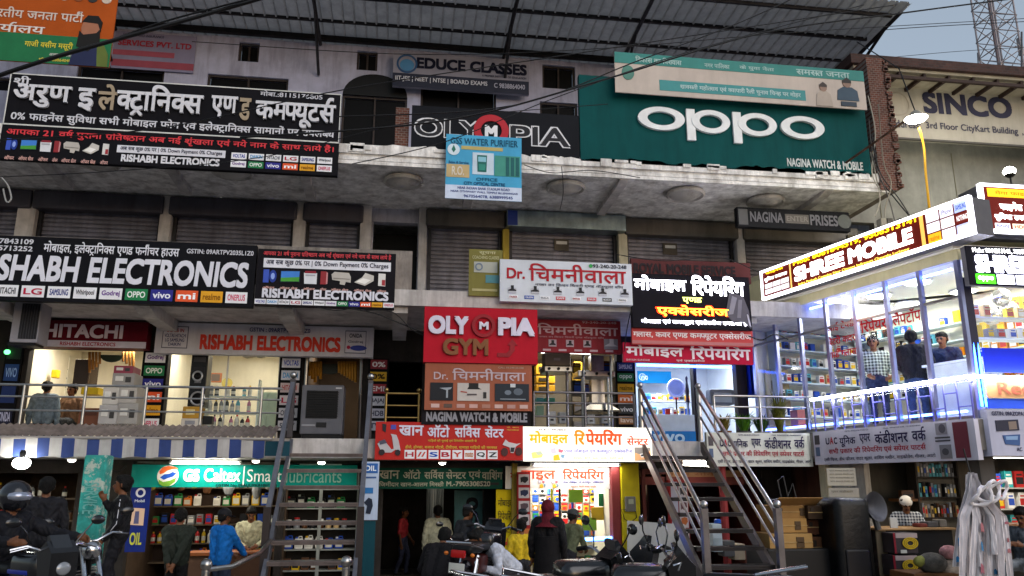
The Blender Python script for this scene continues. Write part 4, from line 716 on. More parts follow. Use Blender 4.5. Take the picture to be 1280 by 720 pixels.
ceiling_lamp('long ceiling light inside the shop under the maroon sign', xm-.4, 18.2, 5.09, 1.0, .2, 60, WARM); ceiling_lamp('bright tube at the shop front edge under the maroon sign', X(170, 17.1, 436), 17.25, Z(434, 17.25, 170), .5, .12, 10, (1, .97, .9), em=8)
o = O1['b']; xm = (o[0]+o[2])/2
ceiling_lamp('long ceiling light behind the black speaker tower', xm-.8, 17.9, 5.09, 1.1, .16, 50, WARM)
for k, (dx, y) in enumerate(((.3, 18.6), (.9, 19.2), (1.2, 18.3), (.2, 19.6))): ceiling_lamp('round downlight in the cream ceiling behind the glass', xm+dx, y, 5.09, .22, .22, 7, WARM, True, 6, 'round downlights in the cream shop ceiling')
o = O1['door']; ceiling_lamp('ceiling light above the air cooler doorway', (o[0]+o[2])/2, 18.6, 5.0, .7, .15, 20, WARM)
o = O1['c']; ceiling_lamp('ceiling light of the kitchen appliance shop', (o[0]+o[2])/2, 17.9, 5.0, 1.2, .3, 34, (1, .98, .95))
o = O1['d']; ceiling_lamp('white ceiling panel of the blue lit phone shop', (o[0]+o[2])/2, 18.0, 5.09, 1.0, .6, 66, COOL)
o = O1['e']; ceiling_lamp('white ceiling panel beside the plant rail', (o[0]+o[2])/2, 18.0, 5.09, .8, .6, 38, COOL)
o = O0[4]; ceiling_lamp('ceiling panel of the bright mobile repair shop', (o[0]+o[2])/2, 17.3, 2.39, 1.2, .5, 42, (1, .97, .88))
def tube_light(label, a, b, power, col, rot, em=9, r=.025):
    a, b = Vector(a), Vector(b); t = empty('tube_light', label, 'tube light', tuple((a+b)/2)); MB().tube([a, b], r, 8).build('tube', mat(col, .5, 0, em, sample=False), t, smooth=True)
    d = (b-a).normalized(); m = MB(); m.tube([a-d*.05, a], r*1.4, 8); m.build('end_cap', mat('c8c8c8', .4), t); m = MB(); m.tube([b, b+d*.05], r*1.4, 8); m.build('end_cap', mat('c8c8c8', .4), t)
    m = MB(); c = (a+b)/2; m.bevbox(-(b-a).length/2, .028, -.03, (b-a).length/2, .06, .03, .008, 0, Matrix.Translation(c)@Matrix.Rotation(math.atan2(d.y, d.x), 4, 'Z')); m.build('batten', mat('c8c8c4', .5), t)
    if power: area('lamp', t, (0, -.06, -.02), (b-a).length, .06, power, col, rot)
    return t
tube_light('long white tube glowing above the teal fascia sign', P(216, 578, 15.5), P(298, 578.5, 15.5), 14, (1, .98, .86), (R(40), 0, 0))
tube_light('short white tube fixed below the flight of the steel stair', P(853, 578.5, 15.3), P(886, 580, 15.3), 5, (1, .95, .82), (R(20), 0, 0), r=.05)
tube_light('tube lighting the lower white repair sign', P(668, 581, 15.45), P(772, 581, 15.45), 13, (1, .98, .92), (R(25), 0, 0), em=6)
def spot(label, u, v, Y, power, em=14, r=.06):
    p = P(u, v, Y); p.z = min(p.z, 2.44); t = empty('downlight', label, 'downlight', tuple(p), group=None)
    MB().lathe([(r*1.3, 0), (r*1.3, -.02), (r, -.025)], 16, 0, Matrix.Translation(p+Vector((0, 0, .012)))).build('rim', mat('c8c4bc', .4), t); MB().ball(p-Vector((0, 0, .02)), r, r, .03).build('bulb', mat((1, .95, .85), .5, 0, em, sample=False), t)
    area('lamp', t, (0, 0, -.07), .1, .1, power, (1, .93, .8))
spot('small downlight in the soffit before the turquoise pillar', 90, 574, 14.9, 4); spot('downlight in the soffit at the end of the long tube', 320, 575, 15.0, 5); spot('downlight seen through the steel stair treads', 402, 577, 15.0, 5); spot('downlight over the garage entrance', 553, 577.5, 15.0, 6)
p = P(27, 579, 13.6); t = empty('flood_bulb', 'glaring bare white bulb under the striped awning', 'bulb', tuple(p)); MB().ball(p, .13, .09, .09, 16).build('bulb', mat((1, 1, .9), .5, 0, 28, sample=False), t, smooth=True)
MB().lathe([(.04, .08), (.05, .16), (.03, .2)], 12, 0, Matrix.Translation(p)).build('socket', BLK, t); area('lamp', t, (0, -.02, -.1), .2, .2, 55, (.95, 1, .88))
p = P(1145, 148, 12.6); t = empty('street_lamp', 'white saucer lamp hanging on a wire before the cream hoarding', 'street lamp', tuple(p))
MB().lathe([(.03, .16), (.07, .13), (.13, .05), (.21, .015), (.21, 0)], 24, 0, Matrix.Translation(p)).build('shade', mat('8d8a80', .5), t, smooth=True); MB().lathe([(.2, -.001), (.17, -.035), (.02, -.05)], 24, 0, Matrix.Translation(p)).build('lens', mat((1, .97, .86), .5, 0, 16, sample=False), t)
MB().tube([p+Vector((0, 0, .15)), p+Vector((.0, .3, 1.2)), p+Vector((.05, 1.6, 2.55))], .012, 5).build('hanger', BLK, t)
MB().tube([p+Vector((0, .1, .1)), p+Vector((-.5, 2.6, -.25))], .025, 6).build('bracket', RUST, t); area('lamp', t, (0, 0, -.08), .3, .3, 24, (1, .95, .82))
p = P(1262, 216, 14.2); t = empty('flood_lamp', 'round flood lamp shining on the cream wall above the corner fascia', 'flood lamp', tuple(p))
MB().lathe([(.05, -.1), (.09, -.07), (.1, -.03)], 20, 0, Matrix.Translation(p)).build('housing', BLK, t); MB().ball(p+Vector((0, 0, .03)), .12, .12, .1, 16).build('globe', mat((1, 1, .88), .5, 0, 18, sample=False), t, smooth=True)
MB().tube([p+Vector((0, 0, -.05)), Vector((p.x, p.y, 6.4))], .02, 6).build('stand', BLK, t); area('lamp', t, (0, .2, .05), .25, .25, 30, (1, .98, .80), (R(100), 0, 0))
# glowing strips of the phone shop
t = empty('led_strip', 'thin white glowing strip running along the glass shop rail and round its corner', 'led strip', (CN.x, CN.y, 3.6))
zs = PS(1222, 470, .05).z; pts = [fl(sS(PS(1018, 500, .05)), .13, PS(1018, 500, .05).z), fl(LF-.6, .13, zs-.0), fl(LF+.08, .13, zs), (CN.x+6, CN.y-.05, zs)]
MB().tube(pts, .024, 8).build('strip', mat((.93, .95, 1), .5, 0, 20), t)
t = empty('neon_tube', 'pair of bright blue neon tubes upright at the glass shop corner', 'neon tube', (CN.x, CN.y, 3))
a, b = P(1204, 352, 11.15), P(1228, 508, 11.05); dx = Vector((.075, 0, 0)); q = (a-b)
MB().tube([b, b+q*.5, a, a+Vector((.02, 0, .05)), a+Vector((.055, 0, .05)), a+dx, b+q*.5+dx, b+dx], .02, 8).build('tube', mat((.02, .10, 1), .5, 0, 11), t)
m = MB(); m.box(b.x-.02, b.y+.03, b.z, b.x+.12, b.y+.06, a.z+.05); m.build('backing', mat('202038', .5), t)
t = empty('led_strip', 'blue glowing strip along the top of the phone shop opening', 'led strip', tuple(P(860, 457, 16.9)))
MB().tube([P(796, 456, 16.93), P(925, 459.5, 16.93)], .03, 8).build('strip', mat((.04, .14, 1), .5, 0, 8), t)
t = empty('led_strip', 'blue glowing strip along the counter of the mobile repair shop', 'led strip', tuple(P(740, 673, 15.6)))
MB().tube([P(716, 675, 15.62), P(772, 672, 15.62)], .028, 8).build('strip', mat((.05, .2, 1), .5, 0, 8), t)
GLR = -2.2
for k, (s, of) in enumerate(((.5, -.9), (.6, -2.4), (1.2, -1.2), (2.3, -1.4), (3.4, -1.2), (4.4, -1.5), (2.0, -2.5), (3.2, -2.6), (4.3, -2.6))):
    p = fl(s, of, 5.61); ceiling_lamp('round white ceiling light in the glass phone shop', p.x, p.y, 5.61, .5, .5, 24, (.98, .98, .92), True, 6, 'round ceiling lights in the glass phone shop')
p = Vector((CN.x+2.2, FY+1.2, 5.61)); ceiling_lamp('round white ceiling light by the street window of the phone shop', p.x, p.y, 5.61, .5, .5, 22, (.95, .97, 1), True, 6)
# ground stalls
ceiling_lamp('warm tube in the ceiling of the oil shop', X(270, 16.6, 600), 16.5, 2.39, 1.3, .08, 26, (1, .9, .72), em=5); ceiling_lamp('small tube over the rack behind the broad stair', X(400, 16.3, 600), 16.28, 2.39, .8, .06, 9, (1, .95, .85), em=5)
t = empty('led_strip', 'blue glowing strip high inside the glass phone shop', 'led strip', tuple(fl(2.5, -.3, 5.4))); MB().tube([fl(.1, -.3, 5.38), fl(LF-.3, -.3, 5.38)], .022, 8).build('strip', mat((.08, .16, 1), .5, 0, 9), t)
t = empty('led_strip', 'blue glowing strip low inside the glass phone shop', 'led strip', tuple(fl(2.5, -.25, 3.2))); MB().tube([fl(.1, -.22, 3.1), fl(LF-.3, -.22, 3.1)], .02, 8).build('strip', mat((.08, .16, 1), .5, 0, 7), t)
p = P(1140, 600, 12.6); ceiling_lamp('dim lamp over the desk of the man in the white cap', p.x, p.y, 2.48, .5, .1, 5, (1, .9, .75)); p = P(1262, 596, 12.4); ceiling_lamp('lamp inside the stall behind the hanging bags', p.x, p.y, 2.48, .6, .12, 14, (1, .95, .85))

# ================================================================ railings and stairs
def railing(label, posts, rails, Y, vb, m=STEEL, r=.022, ends=None, cat='railing', ball=False):
    us = [p for p in posts]; x = [X(u, Y, rails[0]) for u in us]; um = (us[0]+us[-1])/2; zs = [Z(v, Y, um) for v in rails]; zb = Z(vb, Y, um)
    t = empty('railing', label, cat, (x[0], Y, zb)); e0, e1 = (X(ends[0], Y, 500), X(ends[1], Y, 500)) if ends else (x[0], x[-1])
    for xx in x:
        mb = MB().tube([(xx, Y, zb), (xx, Y, zs[0]-.01)], r*1.1, 10)
        if ball: mb.ball((xx, Y, zs[0]+.06), .05)
        mb.build('post', m, t, smooth=True)
    for z in zs: MB().tube([(e0, Y, z), (e1, Y, z)], r if z == zs[0] else r*.75, 10).build('rail', m, t, smooth=True)
    return t
railing('long steel railing in front of the two electronics shops', (-45, 31, 108, 184, 254, 328), (482.5, 497, 514), Y0+.06, 531, ends=(-60, 352))
BRASS = mat('8d7648', .35, 1.0, var=.2)
railing('short brass railing between the stair head and the gym sign', (483, 524), (492, 507, 522), Y0+.06, 530, BRASS, ball=True)
railing('steel railing in front of the kitchen appliance shop', (667, 731, 792), (491, 504, 521), Y0+.06, 533, mat('6d6a6c', .4, 1.0))
railing('shiny steel railing with plants behind it', (892, 949, 1011), (495.5, 509, 523), Y0+.06, 540)
BAR = mat('7d7d84', .45, .8, var=.2, dirt=.3)
def stairs(label, xl, xr, ztop, run, rise, n, postY, postz, barm, tread):
    t = empty('steel_staircase', label, 'staircase', ((xl+xr)/2, 14.3-run*n, .1))
    yb = 14.3-run*(n-.2); zb = ztop-rise*(n-.2)
    for x in (xl, xr): MB().prism([(14.42, 2.76), (14.42, 2.58), (yb, zb-.2), (yb-.1, zb-.05)], x-.03, x+.03, Matrix(((0, 1, 0, 0), (1, 0, 0, 0), (0, 0, 1, 0), (0, 0, 0, 1)))).build('stringer', barm, t)
    for k in range(n):
        z, y = ztop-rise*k, 14.2-run*k; m = MB(); m.bevbox(xl+.032, y-.13, z-.035, xr-.032, y+.13, z, .006); m.box(xl+.032, y-.125, z-.06, xr-.032, y-.11, z-.033); m.build('tread', tread, t)
    return t, yb, zb
xl, xr = P(361, 570, 14.2).x, P(456, 570, 14.2).x
st, yb, zb = stairs('broad grey steel staircase in front of the teal oil shop', xl, xr, 2.51, .30, .262, 9, 0, 0, BAR, mat('6a5f5c', .5, .6, dirt=.5))
for s_, x in ((-1, xl-.04), (1, xr+.04)):
    A = Vector((x, 14.42, 3.72)); B = Vector((x, 12.55, 1.62))
    MB().prism([(A.y, A.z+.05), (A.y, A.z-.07), (B.y, B.z-.07), (B.y, B.z+.05)], x-.035, x+.035, Matrix(((0, 1, 0, 0), (1, 0, 0, 0), (0, 0, 1, 0), (0, 0, 0, 1)))).build('handrail', BAR, st)
    MB().box(x-.05, 12.45, .2, x+.05, 12.55, 1.68).build('newel_post', mat('3a3332', .5, .4, dirt=.4), st)
    MB().box(x-.045, 14.4, 2.79, x+.045, 14.49, 3.80).build('newel_post', mat('4a4648', .5, .5), st)
    MB().ball((x, 14.45, 3.87), .065).build('ball_finial', STEEL, st, smooth=True)
for u, v in ((258, 706), (433, 702)):                        # lower steel rail with ball tops
    p = P(u, v, 11.0); m = MB(); m.tube([(p.x, p.y, .35), (p.x, p.y, p.z-.06)], .05, 12); m.ball(p, .075); m.ball(p-Vector((0, 0, .085)), .055, .055, .02); t = tag(m.build('bollard_post', STEEL, smooth=True), 'ball topped steel post at the foot of the broad stair, %s' % ('nearest the oil shop counter' if u < 300 else 'nearest the garage'), 'post')
m = MB(); m.tube([P(258, 712, 11.0), P(290, 708, 11.2), P(325, 691, 11.8), P(338, 676, 12.4)], .03, 8); tag(m.build('curved_handrail', STEEL, smooth=True), 'bent steel handrail rising beside the foot of the broad stair', 'handrail')
xl, xr = 4.47, 5.60
st2, yb, zb = stairs('narrow shiny steel staircase climbing to the blue lit phone shop', xl, xr, 2.5, .34, .235, 9, 0, 0, mat('5a5450', .4, .9, dirt=.3), mat('2c2a2c', .5, .6, dirt=.4))
for x in (xl, xr):
    for k, (zt, zbn, r) in enumerate(((3.72, 1.62, .035), (3.48, 1.36, .02), (3.22, 1.10, .02))):
        MB().tube([(x, 14.42, zt), (x, 11.65, zbn)], r, 10).build('handrail' if k == 0 else 'rail', STEEL, st2, smooth=True)
    MB().box(x-.045, 11.52, .3, x+.045, 11.63, 1.66).build('newel_post', mat('55555c', .35, .9, var=.2), st2); MB().ball((x, 11.565, 1.715), .062).build('ball_finial', STEEL, st2, smooth=True)
    MB().tube([(x, 14.45, 2.79), (x, 14.45, 3.74)], .045, 10).build('newel_post', STEEL, st2); MB().ball((x, 14.45, 3.8), .06).build('ball_finial', STEEL, st2, smooth=True)
# purple grille along the glass shop, below the strip
t = empty('railing', 'low purple grille in front of the glass shop below the white strip', 'railing', tuple(fl(2, .05, zfl))); PURP = mat('6a6ab0', .4, .6)
s0 = sS(PS(1018, 520, .04)); nb_ = 14
for k in range(nb_+1):
    s = s0+(LF-s0)*k/nb_; p = fl(s, .03, 0); MB().tube([(p.x, p.y, zfl), (p.x, p.y, zs-.03)], .014, 6).build('baluster', PURP, t)
    if k < nb_:
        a, b = fl(s, .03, 0), fl(s0+(LF-s0)*(k+1)/nb_, .03, 0); zz = zfl+(.2 if k % 2 else .42); MB().tube([(a.x, a.y, zz), (b.x, b.y, zz)], .011, 6).build('cross_bar', PURP, t)
a, b = fl(s0, .03, zs-.03), fl(LF, .03, zs-.03); MB().tube([a, b], .016, 6).build('rail', PURP, t)

# ================================================================ awning, pillars and posters on the ground floor
t = empty('awning', 'corrugated sheet awning with blue and white striped valance over the dim stall', 'awning', (-4, 14, 2.8))
x0, x1 = X(-60, 13.7, 545), X(346, 14.2, 545); za, zb_ = Z(531, 14.44, 150), Z(546, 13.7, 150); m = MB(); n = 90; vs = []
for k in range(n+1):
    x = x0+(x1-x0)*k/n; dz = .02 if k % 2 else -.015; vs += [(x, 14.46, za+dz), (x, 13.68, zb_+dz)]
m.add(vs, [(2*k, 2*k+1, 2*k+3, 2*k+2) for k in range(n)]).build('sheet', mat('7f736d', .7, .2, dirt=.6, var=.3), t)
MB().tube([(x0, 13.68, zb_-.02), (x1, 13.68, zb_-.02)], .025, 8).build('front_bar', mat('a39c96', .5, .5), t)
m = MB(); xv = X(330, 13.66, 560); nst = 26; w = (xv-x0)/nst; zl = Z(573, 13.66, 150)
for k in range(nst):
    mi = 1 if k % 2 else 0; vs = []
    for q in range(5):
        x = x0+w*(k+q/4); yy = 13.66+.02*math.sin(x*5); vs += [(x, yy, zb_-.03), (x, yy+.03, zl+.03*abs(math.sin((x-x0)*math.pi/.42)))]
    m.add(vs, [(2*q, 2*q+1, 2*q+3, 2*q+2) for q in range(4)], mi)
m.build('striped_valance', [mat('b3b0ae', .8, dirt=.4), mat('34457a', .8, dirt=.3)], t)
MB().box(xv+.01, 13.7, zl+.05, X(362, 13.7, 560), 13.72, zb_-.05).build('plain_valance', mat('173f4c', .8), t)
p = P(112, 640, 13.3); xa, xb = X(97, 13.3, 640), X(126, 13.3, 640)
PEEL = mat('3aa298', .8, dirt=.5, var=.3, scale=6, bump=.3, key='peel'); nt_ = PEEL.node_tree; tc_ = nt_.nodes.new('ShaderNodeTexCoord'); n3 = nt_.nodes.new('ShaderNodeTexNoise'); n3.inputs['Scale'].default_value = 5.5; n3.inputs['Detail'].default_value = 10; n3.inputs['Roughness'].default_value = .75
rp_ = nt_.nodes.new('ShaderNodeValToRGB'); rp_.color_ramp.elements[0].position = .52; rp_.color_ramp.elements[1].position = .57; m3 = nt_.nodes.new('ShaderNodeMixRGB'); m3.inputs[2].default_value = (.38, .44, .38, 1); b_ = nt_.nodes['Principled BSDF']; src_ = b_.inputs['Base Color'].links[0].from_socket
nt_.links.new(tc_.outputs['Object'], n3.inputs[0]); nt_.links.new(n3.outputs[0], rp_.inputs[0]); nt_.links.new(rp_.outputs[0], m3.inputs[0]); nt_.links.new(src_, m3.inputs[1]); nt_.links.new(m3.outputs[0], b_.inputs['Base Color'])
pil = tag(MB().bevbox(xa, 13.3, -.02, xb, 13.62, 2.44, .03).build('painted_pillar', PEEL), 'turquoise painted pillar with peeling paint and faint writing', 'pillar')
for k, (s_, a, b) in enumerate((('SERVICE', 2.1, 1.5),)):
    o_ = put_text(pil, 1.0, .2, (0, 0, .46, 1), s_, '6fb0a8', 1, 0, .4); o_.matrix_basis = Matrix.Translation(((xa+xb)/2, 13.296, (a+b)/2)) @ Matrix.Rotation(R(90), 4, 'Y') @ Matrix.Translation((.27, 0, 0))
def slab_sign(name, label, u0, v0, u1, v1, Y, c, its, cat='poster', d=.02, **k): return sign(name, label, (u0, v0, u1, v1), Y, c, its, d=d, cat=cat, **k)
slab_sign('blue_banner', 'upright dark blue banner with round white logo beside the oil shop', 160, 604, 185, 690, GY-.25, '1c2a70', [('o', .5, .14, .07, 'd0d0d8', .6, 1), ('t', (.25, .24, .75, .28), 'Mobil', 'c0c0d0'), ('f', (.15, .36, .8, .62), [('c8a890', [(0, 0), (1, .05), (1, 1), (0, .95)]), ('4a4a70', [(.3, .2), (.6, .2), (.65, .9), (.25, .9)])], 'picture'), ('t', (.2, .72, .8, .9), 'OIL', 'b0b040', 0, 1)], 'banner')
slab_sign('castrol_poster', 'narrow pale blue poster with small pictures fixed to the stair', 451, 577, 473, 650, 13.95, 'b4c4dc', [('p', (.08, .03, .92, .2), '2a60a8', 'OIL', 'e0e8f0'), ('p', (.15, .26, .85, .29), '3a5a90'), ('p', (.1, .45, .7, .55), '2a70b0'), ('f', (.2, .62, .85, .9), [('1a2438', [(.4, 0), (.7, .1), (.8, .5), (.6, 1), (.2, .95), (.3, .5), (0, .3)])], 'picture')]).name = 'oil_poster'
slab_sign('pillar_banner', 'dark teal vertical banner with pale sideways lettering below the pale poster', 451, 651, 468, 735, 13.98, '1c4650', [], 'banner')
V90 = Matrix.Rotation(R(-90), 4, 'Y')
slab_sign('hand_painted_sign', 'upright yellow board with black hand lettering and a red arrow', 620, 612, 643, 686, GY-.25, 'd0b818', [('t', (.1, .14, .95, .30), 'मोबाइल', '3a3420', 0, .3), ('t', (.1, .36, .95, .52), 'रिपेयरिंग', '3a3420', 0, .3), ('t', (.15, .60, .9, .73), 'सेन्टर', '3a3420', 0, .3), ('f', (.05, .82, .95, 1), [('c03a20', [(0, .35), (.6, .35), (.6, 0), (1, .5), (.6, 1), (.6, .65), (0, .65)])], 'arrow_symbol')], 'sign', .04)
def gadgets(c): return [('b8b0b4', [(0, 0), (1, 0), (1, 1), (0, 1)]), (c, [(.15, .3), (.5, .2), (.85, .25), (.9, .55), (.6, .85), (.35, .7), (.2, .8)])]
slab_sign('accessory_board', 'tall red framed board of gadget pictures between yellow sign and repair shop', 647, 590, 663, 692, GY-.55, '9c2a2e', [('f', (.08, .03+.165*i, .92, .16+.165*i), gadgets(c), 'picture') for i, c in enumerate(('181820', '20284a', '50404a', '16161a'))] + [('p', (.05, .7, .95, .99), 'c0703a', 'C', 'e0d0c0')], 'sign', .12)
slab_sign('accessory_board', 'tall board of gadget pictures by the foot of the shiny stair', 838, 600, 862, 712, 15.2, '8d2a2c', [('p', (.1, .02, .45, .98), 'a8a8b8'), ('p', (.15, .4, .42, .44), '2030c0')] + [('f', (.5, .05+.17*i, .95, .2+.17*i), gadgets(c), 'picture') for i, c in enumerate(('303038', '604048', 'b06030', '282830', '403038'))], 'sign', .1)
tag(MB().bevbox(X(778, 15.45, 650), 15.45, .02, X(801, 15.45, 650), 15.75, 2.40, .02).build('painted_pillar', mat('b8a80c', .6, dirt=.35, var=.12)), 'bright yellow painted pillar carrying an electricity meter', 'pillar')
tag(MB().bevbox(X(766, 15.5, 650), 15.5, .02, X(776.5, 15.5, 650), 15.75, 2.40, .01).build('painted_post', mat('7d3030', .6, dirt=.3)), 'dull red post between the repair shop and the yellow pillar', 'post')
tag(MB().bevbox(X(640, 15.6, 650), 15.6, .02, X(647, 15.6, 650), 15.8, 2.40, .01).build('painted_post', mat('8a7a2a', .6, dirt=.3)), 'thin ochre post beside the yellow hand lettered board', 'post')
p = P(788, 630, 15.4); t = empty('electricity_meter', 'grey electricity meter with hanging loop of cable on the yellow pillar', 'meter', tuple(p)); MB().bevbox(p.x-.1, 15.36, p.z-.14, p.x+.1, 15.446, p.z+.14, .02).build('case', mat('6a6860', .5), t)
MB().bevbox(p.x-.05, 15.345, p.z+.0, p.x+.05, 15.358, p.z+.09, .004).build('window', mat('9aa08a', .2), t); MB().tube([(p.x-.08, 15.4, p.z-.1), (p.x-.17, 15.42, p.z-.1), (p.x-.12, 15.42, p.z-.28), (p.x, 15.42, p.z-.34), (p.x+.12, 15.42, p.z-.25), (p.x+.1, 15.42, p.z-.1)], .008, 6).build('cable', BLK, t)
tag(MB().bevbox(-.55, 0, 0, .55, .03, .95, .01, 0, Matrix.Translation(P(822, 722, 14.6)+Vector((0, 0, .0)))@Matrix.Rotation(R(-8), 4, 'X')@Matrix.Rotation(R(4), 4, 'Y')).build('display_board', mat('b9b7b2', .6, dirt=.2)), 'plain white board leaning below the dark window near yellow pillar', 'board')
# workshop interior
m = MB(); zz = .3; ax, bx = X(532, 19, 640), X(553, 19, 640)
for k, u in enumerate((532,)): pass
vs = []; n = 14
for k in range(n+1): vs += [(ax+(bx-ax)*k/n, 18.6+rnd.uniform(-.04, .04), .05), (ax+(bx-ax)*k/n, 18.6+rnd.uniform(-.04, .04), 2.0)]
tag(m.add(vs, [(2*k, 2*k+1, 2*k+3, 2*k+2) for k in range(n)]).build('metal_sheet', mat('8c9294', .3, .8, dirt=.5)), 'crumpled silver sheet standing in the dark garage', 'metal sheet')
t = tag(MB().bevbox(X(568, 17.2, 640), 17.2, .02, X(604, 17.2, 640), 17.3, Z(613, 17.2), .01).build('steel_sheet_panel', mat('5d8f92', .5, dirt=.5, var=.2)), 'pale teal steel panel with the digits 50 inside the garage', 'panel')
o_ = put_text(t, .5, .25, (0, 0, 1, 1), '50', '2a2a30', 1, 0, 1.5); o_.matrix_basis = Matrix.Translation((X(590, 17.19, 640), 17.19, Z(637, 17.19))) @ Matrix.Rotation(R(-90), 4, 'Y')
tag(MB().bevbox(X(604, 16.5, 640), 16.5, .02, X(620, 16.5, 640), 16.7, 2.2, .05).build('dark_curtain', mat('141316', .9)), 'black cloth hanging at the edge of the garage door', 'curtain')
area('lamp', None, (X(500, 18, 600), 19.0, 2.3), .5, .1, 7, (1, .85, .65)) if False else None
ceiling_lamp('weak lamp at the back of the garage', X(545, 18.4, 600), 18.2, 2.38, .4, .1, 6, (1, .88, .7))
# ================================================================ goods
def bottle(c, cap, h=.26, r=.045, lab=None):
    m = MB(); m.lathe([(r*.96, 0), (r, .01), (r, h*.62), (r*.8, h*.74), (r*.36, h*.84), (r*.36, h*.88)], 12, 0); m.lathe([(r*.42, h*.88), (r*.42, h), (r*.3, h+.004)], 12, 1)
    m.lathe([(r*1.01, h*.18), (r*1.015, h*.19), (r*1.015, h*.5), (r*1.01, h*.51)], 12, 2); return m, [mat(c, .35), mat(cap, .4), mat(lab or 'd8d4c8', .5)]
def can_(c, cap, h=.24, w=.16):
    m = MB(); m.bevbox(-w/2, -.04, 0, w/2, .04, h*.8, .02); m.lathe([(.025, h*.8), (.025, h*.92), (.02, h*.93)], 10, 1, Matrix.Translation((-w*.28, 0, 0))); m.tube([(-.01, 0, h*.8), (.0, 0, h*.95), (w*.35, 0, h*.95), (w*.4, 0, h*.78)], .012, 6, 0)
    m.box(-w*.38, -.0425, h*.15, w*.38, -.041, h*.6, 2); return m, [mat(c, .4), mat(cap, .4), mat('d0ccc0', .5)]
def carton(c, c2, w=.14, d=.1, h=.2):
    m = MB(); m.bevbox(-w/2, -d/2, 0, w/2, d/2, h, .006); m.box(-w*.4, -d/2-.002, h*.2, w*.4, -d/2-.0005, h*.62, 1); m.box(-w*.3, -d/2-.002, h*.72, w*.3, -d/2-.0005, h*.82, 1); return m, [mat(c, .5), mat(c2, .5)]
def packet(c, c2, w=.11, h=.17):
    m = MB(); m.bevbox(-w/2, -.012, 0, w/2, .012, h, .008); m.box(-w/2, -.004, h, w/2, .004, h+.05, 1); m.prism(ring_pts(0, h*.45, w*.32, h*.3, 12), -.0145, -.0125, mi=1); return m, [mat(c, .35), mat(c2, .5)]
def jar(c, cap, h=.18, r=.06):
    m = MB(); m.lathe([(r*.95, 0), (r, .01), (r, h*.78), (r*.85, h*.84)], 14, 0); m.lathe([(r*.9, h*.84), (r*.9, h), (r*.2, h+.003)], 14, 1); return m, [mat(c, .3), mat(cap, .4)]
def book(c, c2, w=.035, h=.24):
    m = MB(); m.bevbox(-w/2, -.08, 0, w/2, .08, h, .004); m.box(-w*.35, -.0815, h*.3, w*.35, -.0803, h*.7, 1); return m, [mat(c, .6), mat(c2, .6)]
PR = {}
def proto(kind, fn, c, c2, **k):
    key = (kind, c, c2, tuple(sorted(k.items())))
    if key not in PR: m, ms = fn(c, c2, **k); o = m.build(kind, ms, smooth=kind in ('jar', 'oil_bottle')); COL.objects.unlink(o); PR[key] = o
    return PR[key]
CN_ = {'c02828': 'red', '2a8a4a': 'green', '2a50b0': 'blue', 'd8b020': 'yellow', 'e8e4dc': 'white', '202024': 'black', 'd07020': 'orange', '8a8c90': 'grey', '5a3a24': 'brown', '60b0c0': 'pale blue', 'd080a0': 'pink', 'c8a878': 'buff', '30a0a0': 'teal', '7a3a8a': 'purple', 'e09018': 'amber', '90c030': 'lime'}
def fill(kind, fn, x0, x1, z, Y, cols, where, group, gap=.015, seed=0, skip=.08, M=None, **k):
    r = random.Random(seed); x = x0
    while True:
        c = r.choice(cols); c2 = r.choice(['e8e4dc', 'c02828', '202024', 'd8b020', '2a50b0']); p = proto(kind, fn, c, c2, **k); w = p.dimensions.x if p.dimensions.x > 0 else .1
        xs = [v.co.x for v in p.data.vertices]; w = max(xs)-min(xs)
        if x+w > x1: break
        if r.random() > skip:
            o = p.copy(); COL.objects.link(o); loc = Vector((x+w/2, Y+r.uniform(-.01, .01), z)); o.location = (M @ loc) if M else loc; o.scale = (r.uniform(.86, 1.02), 1, r.uniform(.78, 1.12)); o.rotation_euler = (0, 0, (M.to_euler().z if M else 0)+r.uniform(-.12, .12))
            tag(o, '%s %s %s' % (CN_[c], kind.replace('_', ' '), where), kind.split('_')[-1], group)
        x += w+gap
def shelf(label, x0, x1, zs, Y, dep=.25, m=None, back=None, M=None, z0=None):
    m = m or mat('6a5a48', .6); c = Vector(((x0+x1)/2, Y, zs[0])); t = empty('shelf_unit', label, 'shelf', tuple((M @ c) if M else c))
    for z in zs: MB().box(x0, Y-.06, z-.025, x1, Y+dep, z, 0, M).build('shelf_board', m, t)
    for x in (x0-.03, x1): MB().box(x, Y-.065, z0 if z0 is not None else zs[0]-.03, x+.03, Y+dep, zs[-1]+.35, 0, M).build('upright', m, t)
    if back: MB().box(x0-.03, Y+dep+.001, z0 if z0 is not None else zs[0]-.03, x1+.03, Y+dep+.02, zs[-1]+.4, 0, M).build('back_panel', back, t)
    return t
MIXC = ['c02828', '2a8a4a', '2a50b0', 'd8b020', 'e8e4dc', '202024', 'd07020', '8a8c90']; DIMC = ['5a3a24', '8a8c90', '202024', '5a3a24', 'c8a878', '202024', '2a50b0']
# dim stall at the far left
x0, x1 = X(-30, 16.6, 640), X(96, 16.6, 640); zs = (.55, .95, 1.35, 1.75); shelf('wooden shelf of jars in the dim stall behind the turquoise pillar', x0, x1, zs, 16.5)
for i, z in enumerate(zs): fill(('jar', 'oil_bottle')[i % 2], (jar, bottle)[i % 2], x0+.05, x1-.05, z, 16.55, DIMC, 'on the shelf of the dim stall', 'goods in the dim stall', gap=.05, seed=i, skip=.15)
x0, x1 = X(126, 16.4, 640), X(160, 16.4, 640); shelf('small shelf of bottles right of the turquoise pillar', x0, x1, (1.0, 1.4, 1.8), 16.35, .15)
for i, z in enumerate((1.0, 1.4, 1.8)): fill('oil_bottle', bottle, x0+.03, x1-.02, z, 16.38, DIMC, 'beside the turquoise pillar', 'bottles beside the turquoise pillar', gap=.03, seed=20+i)
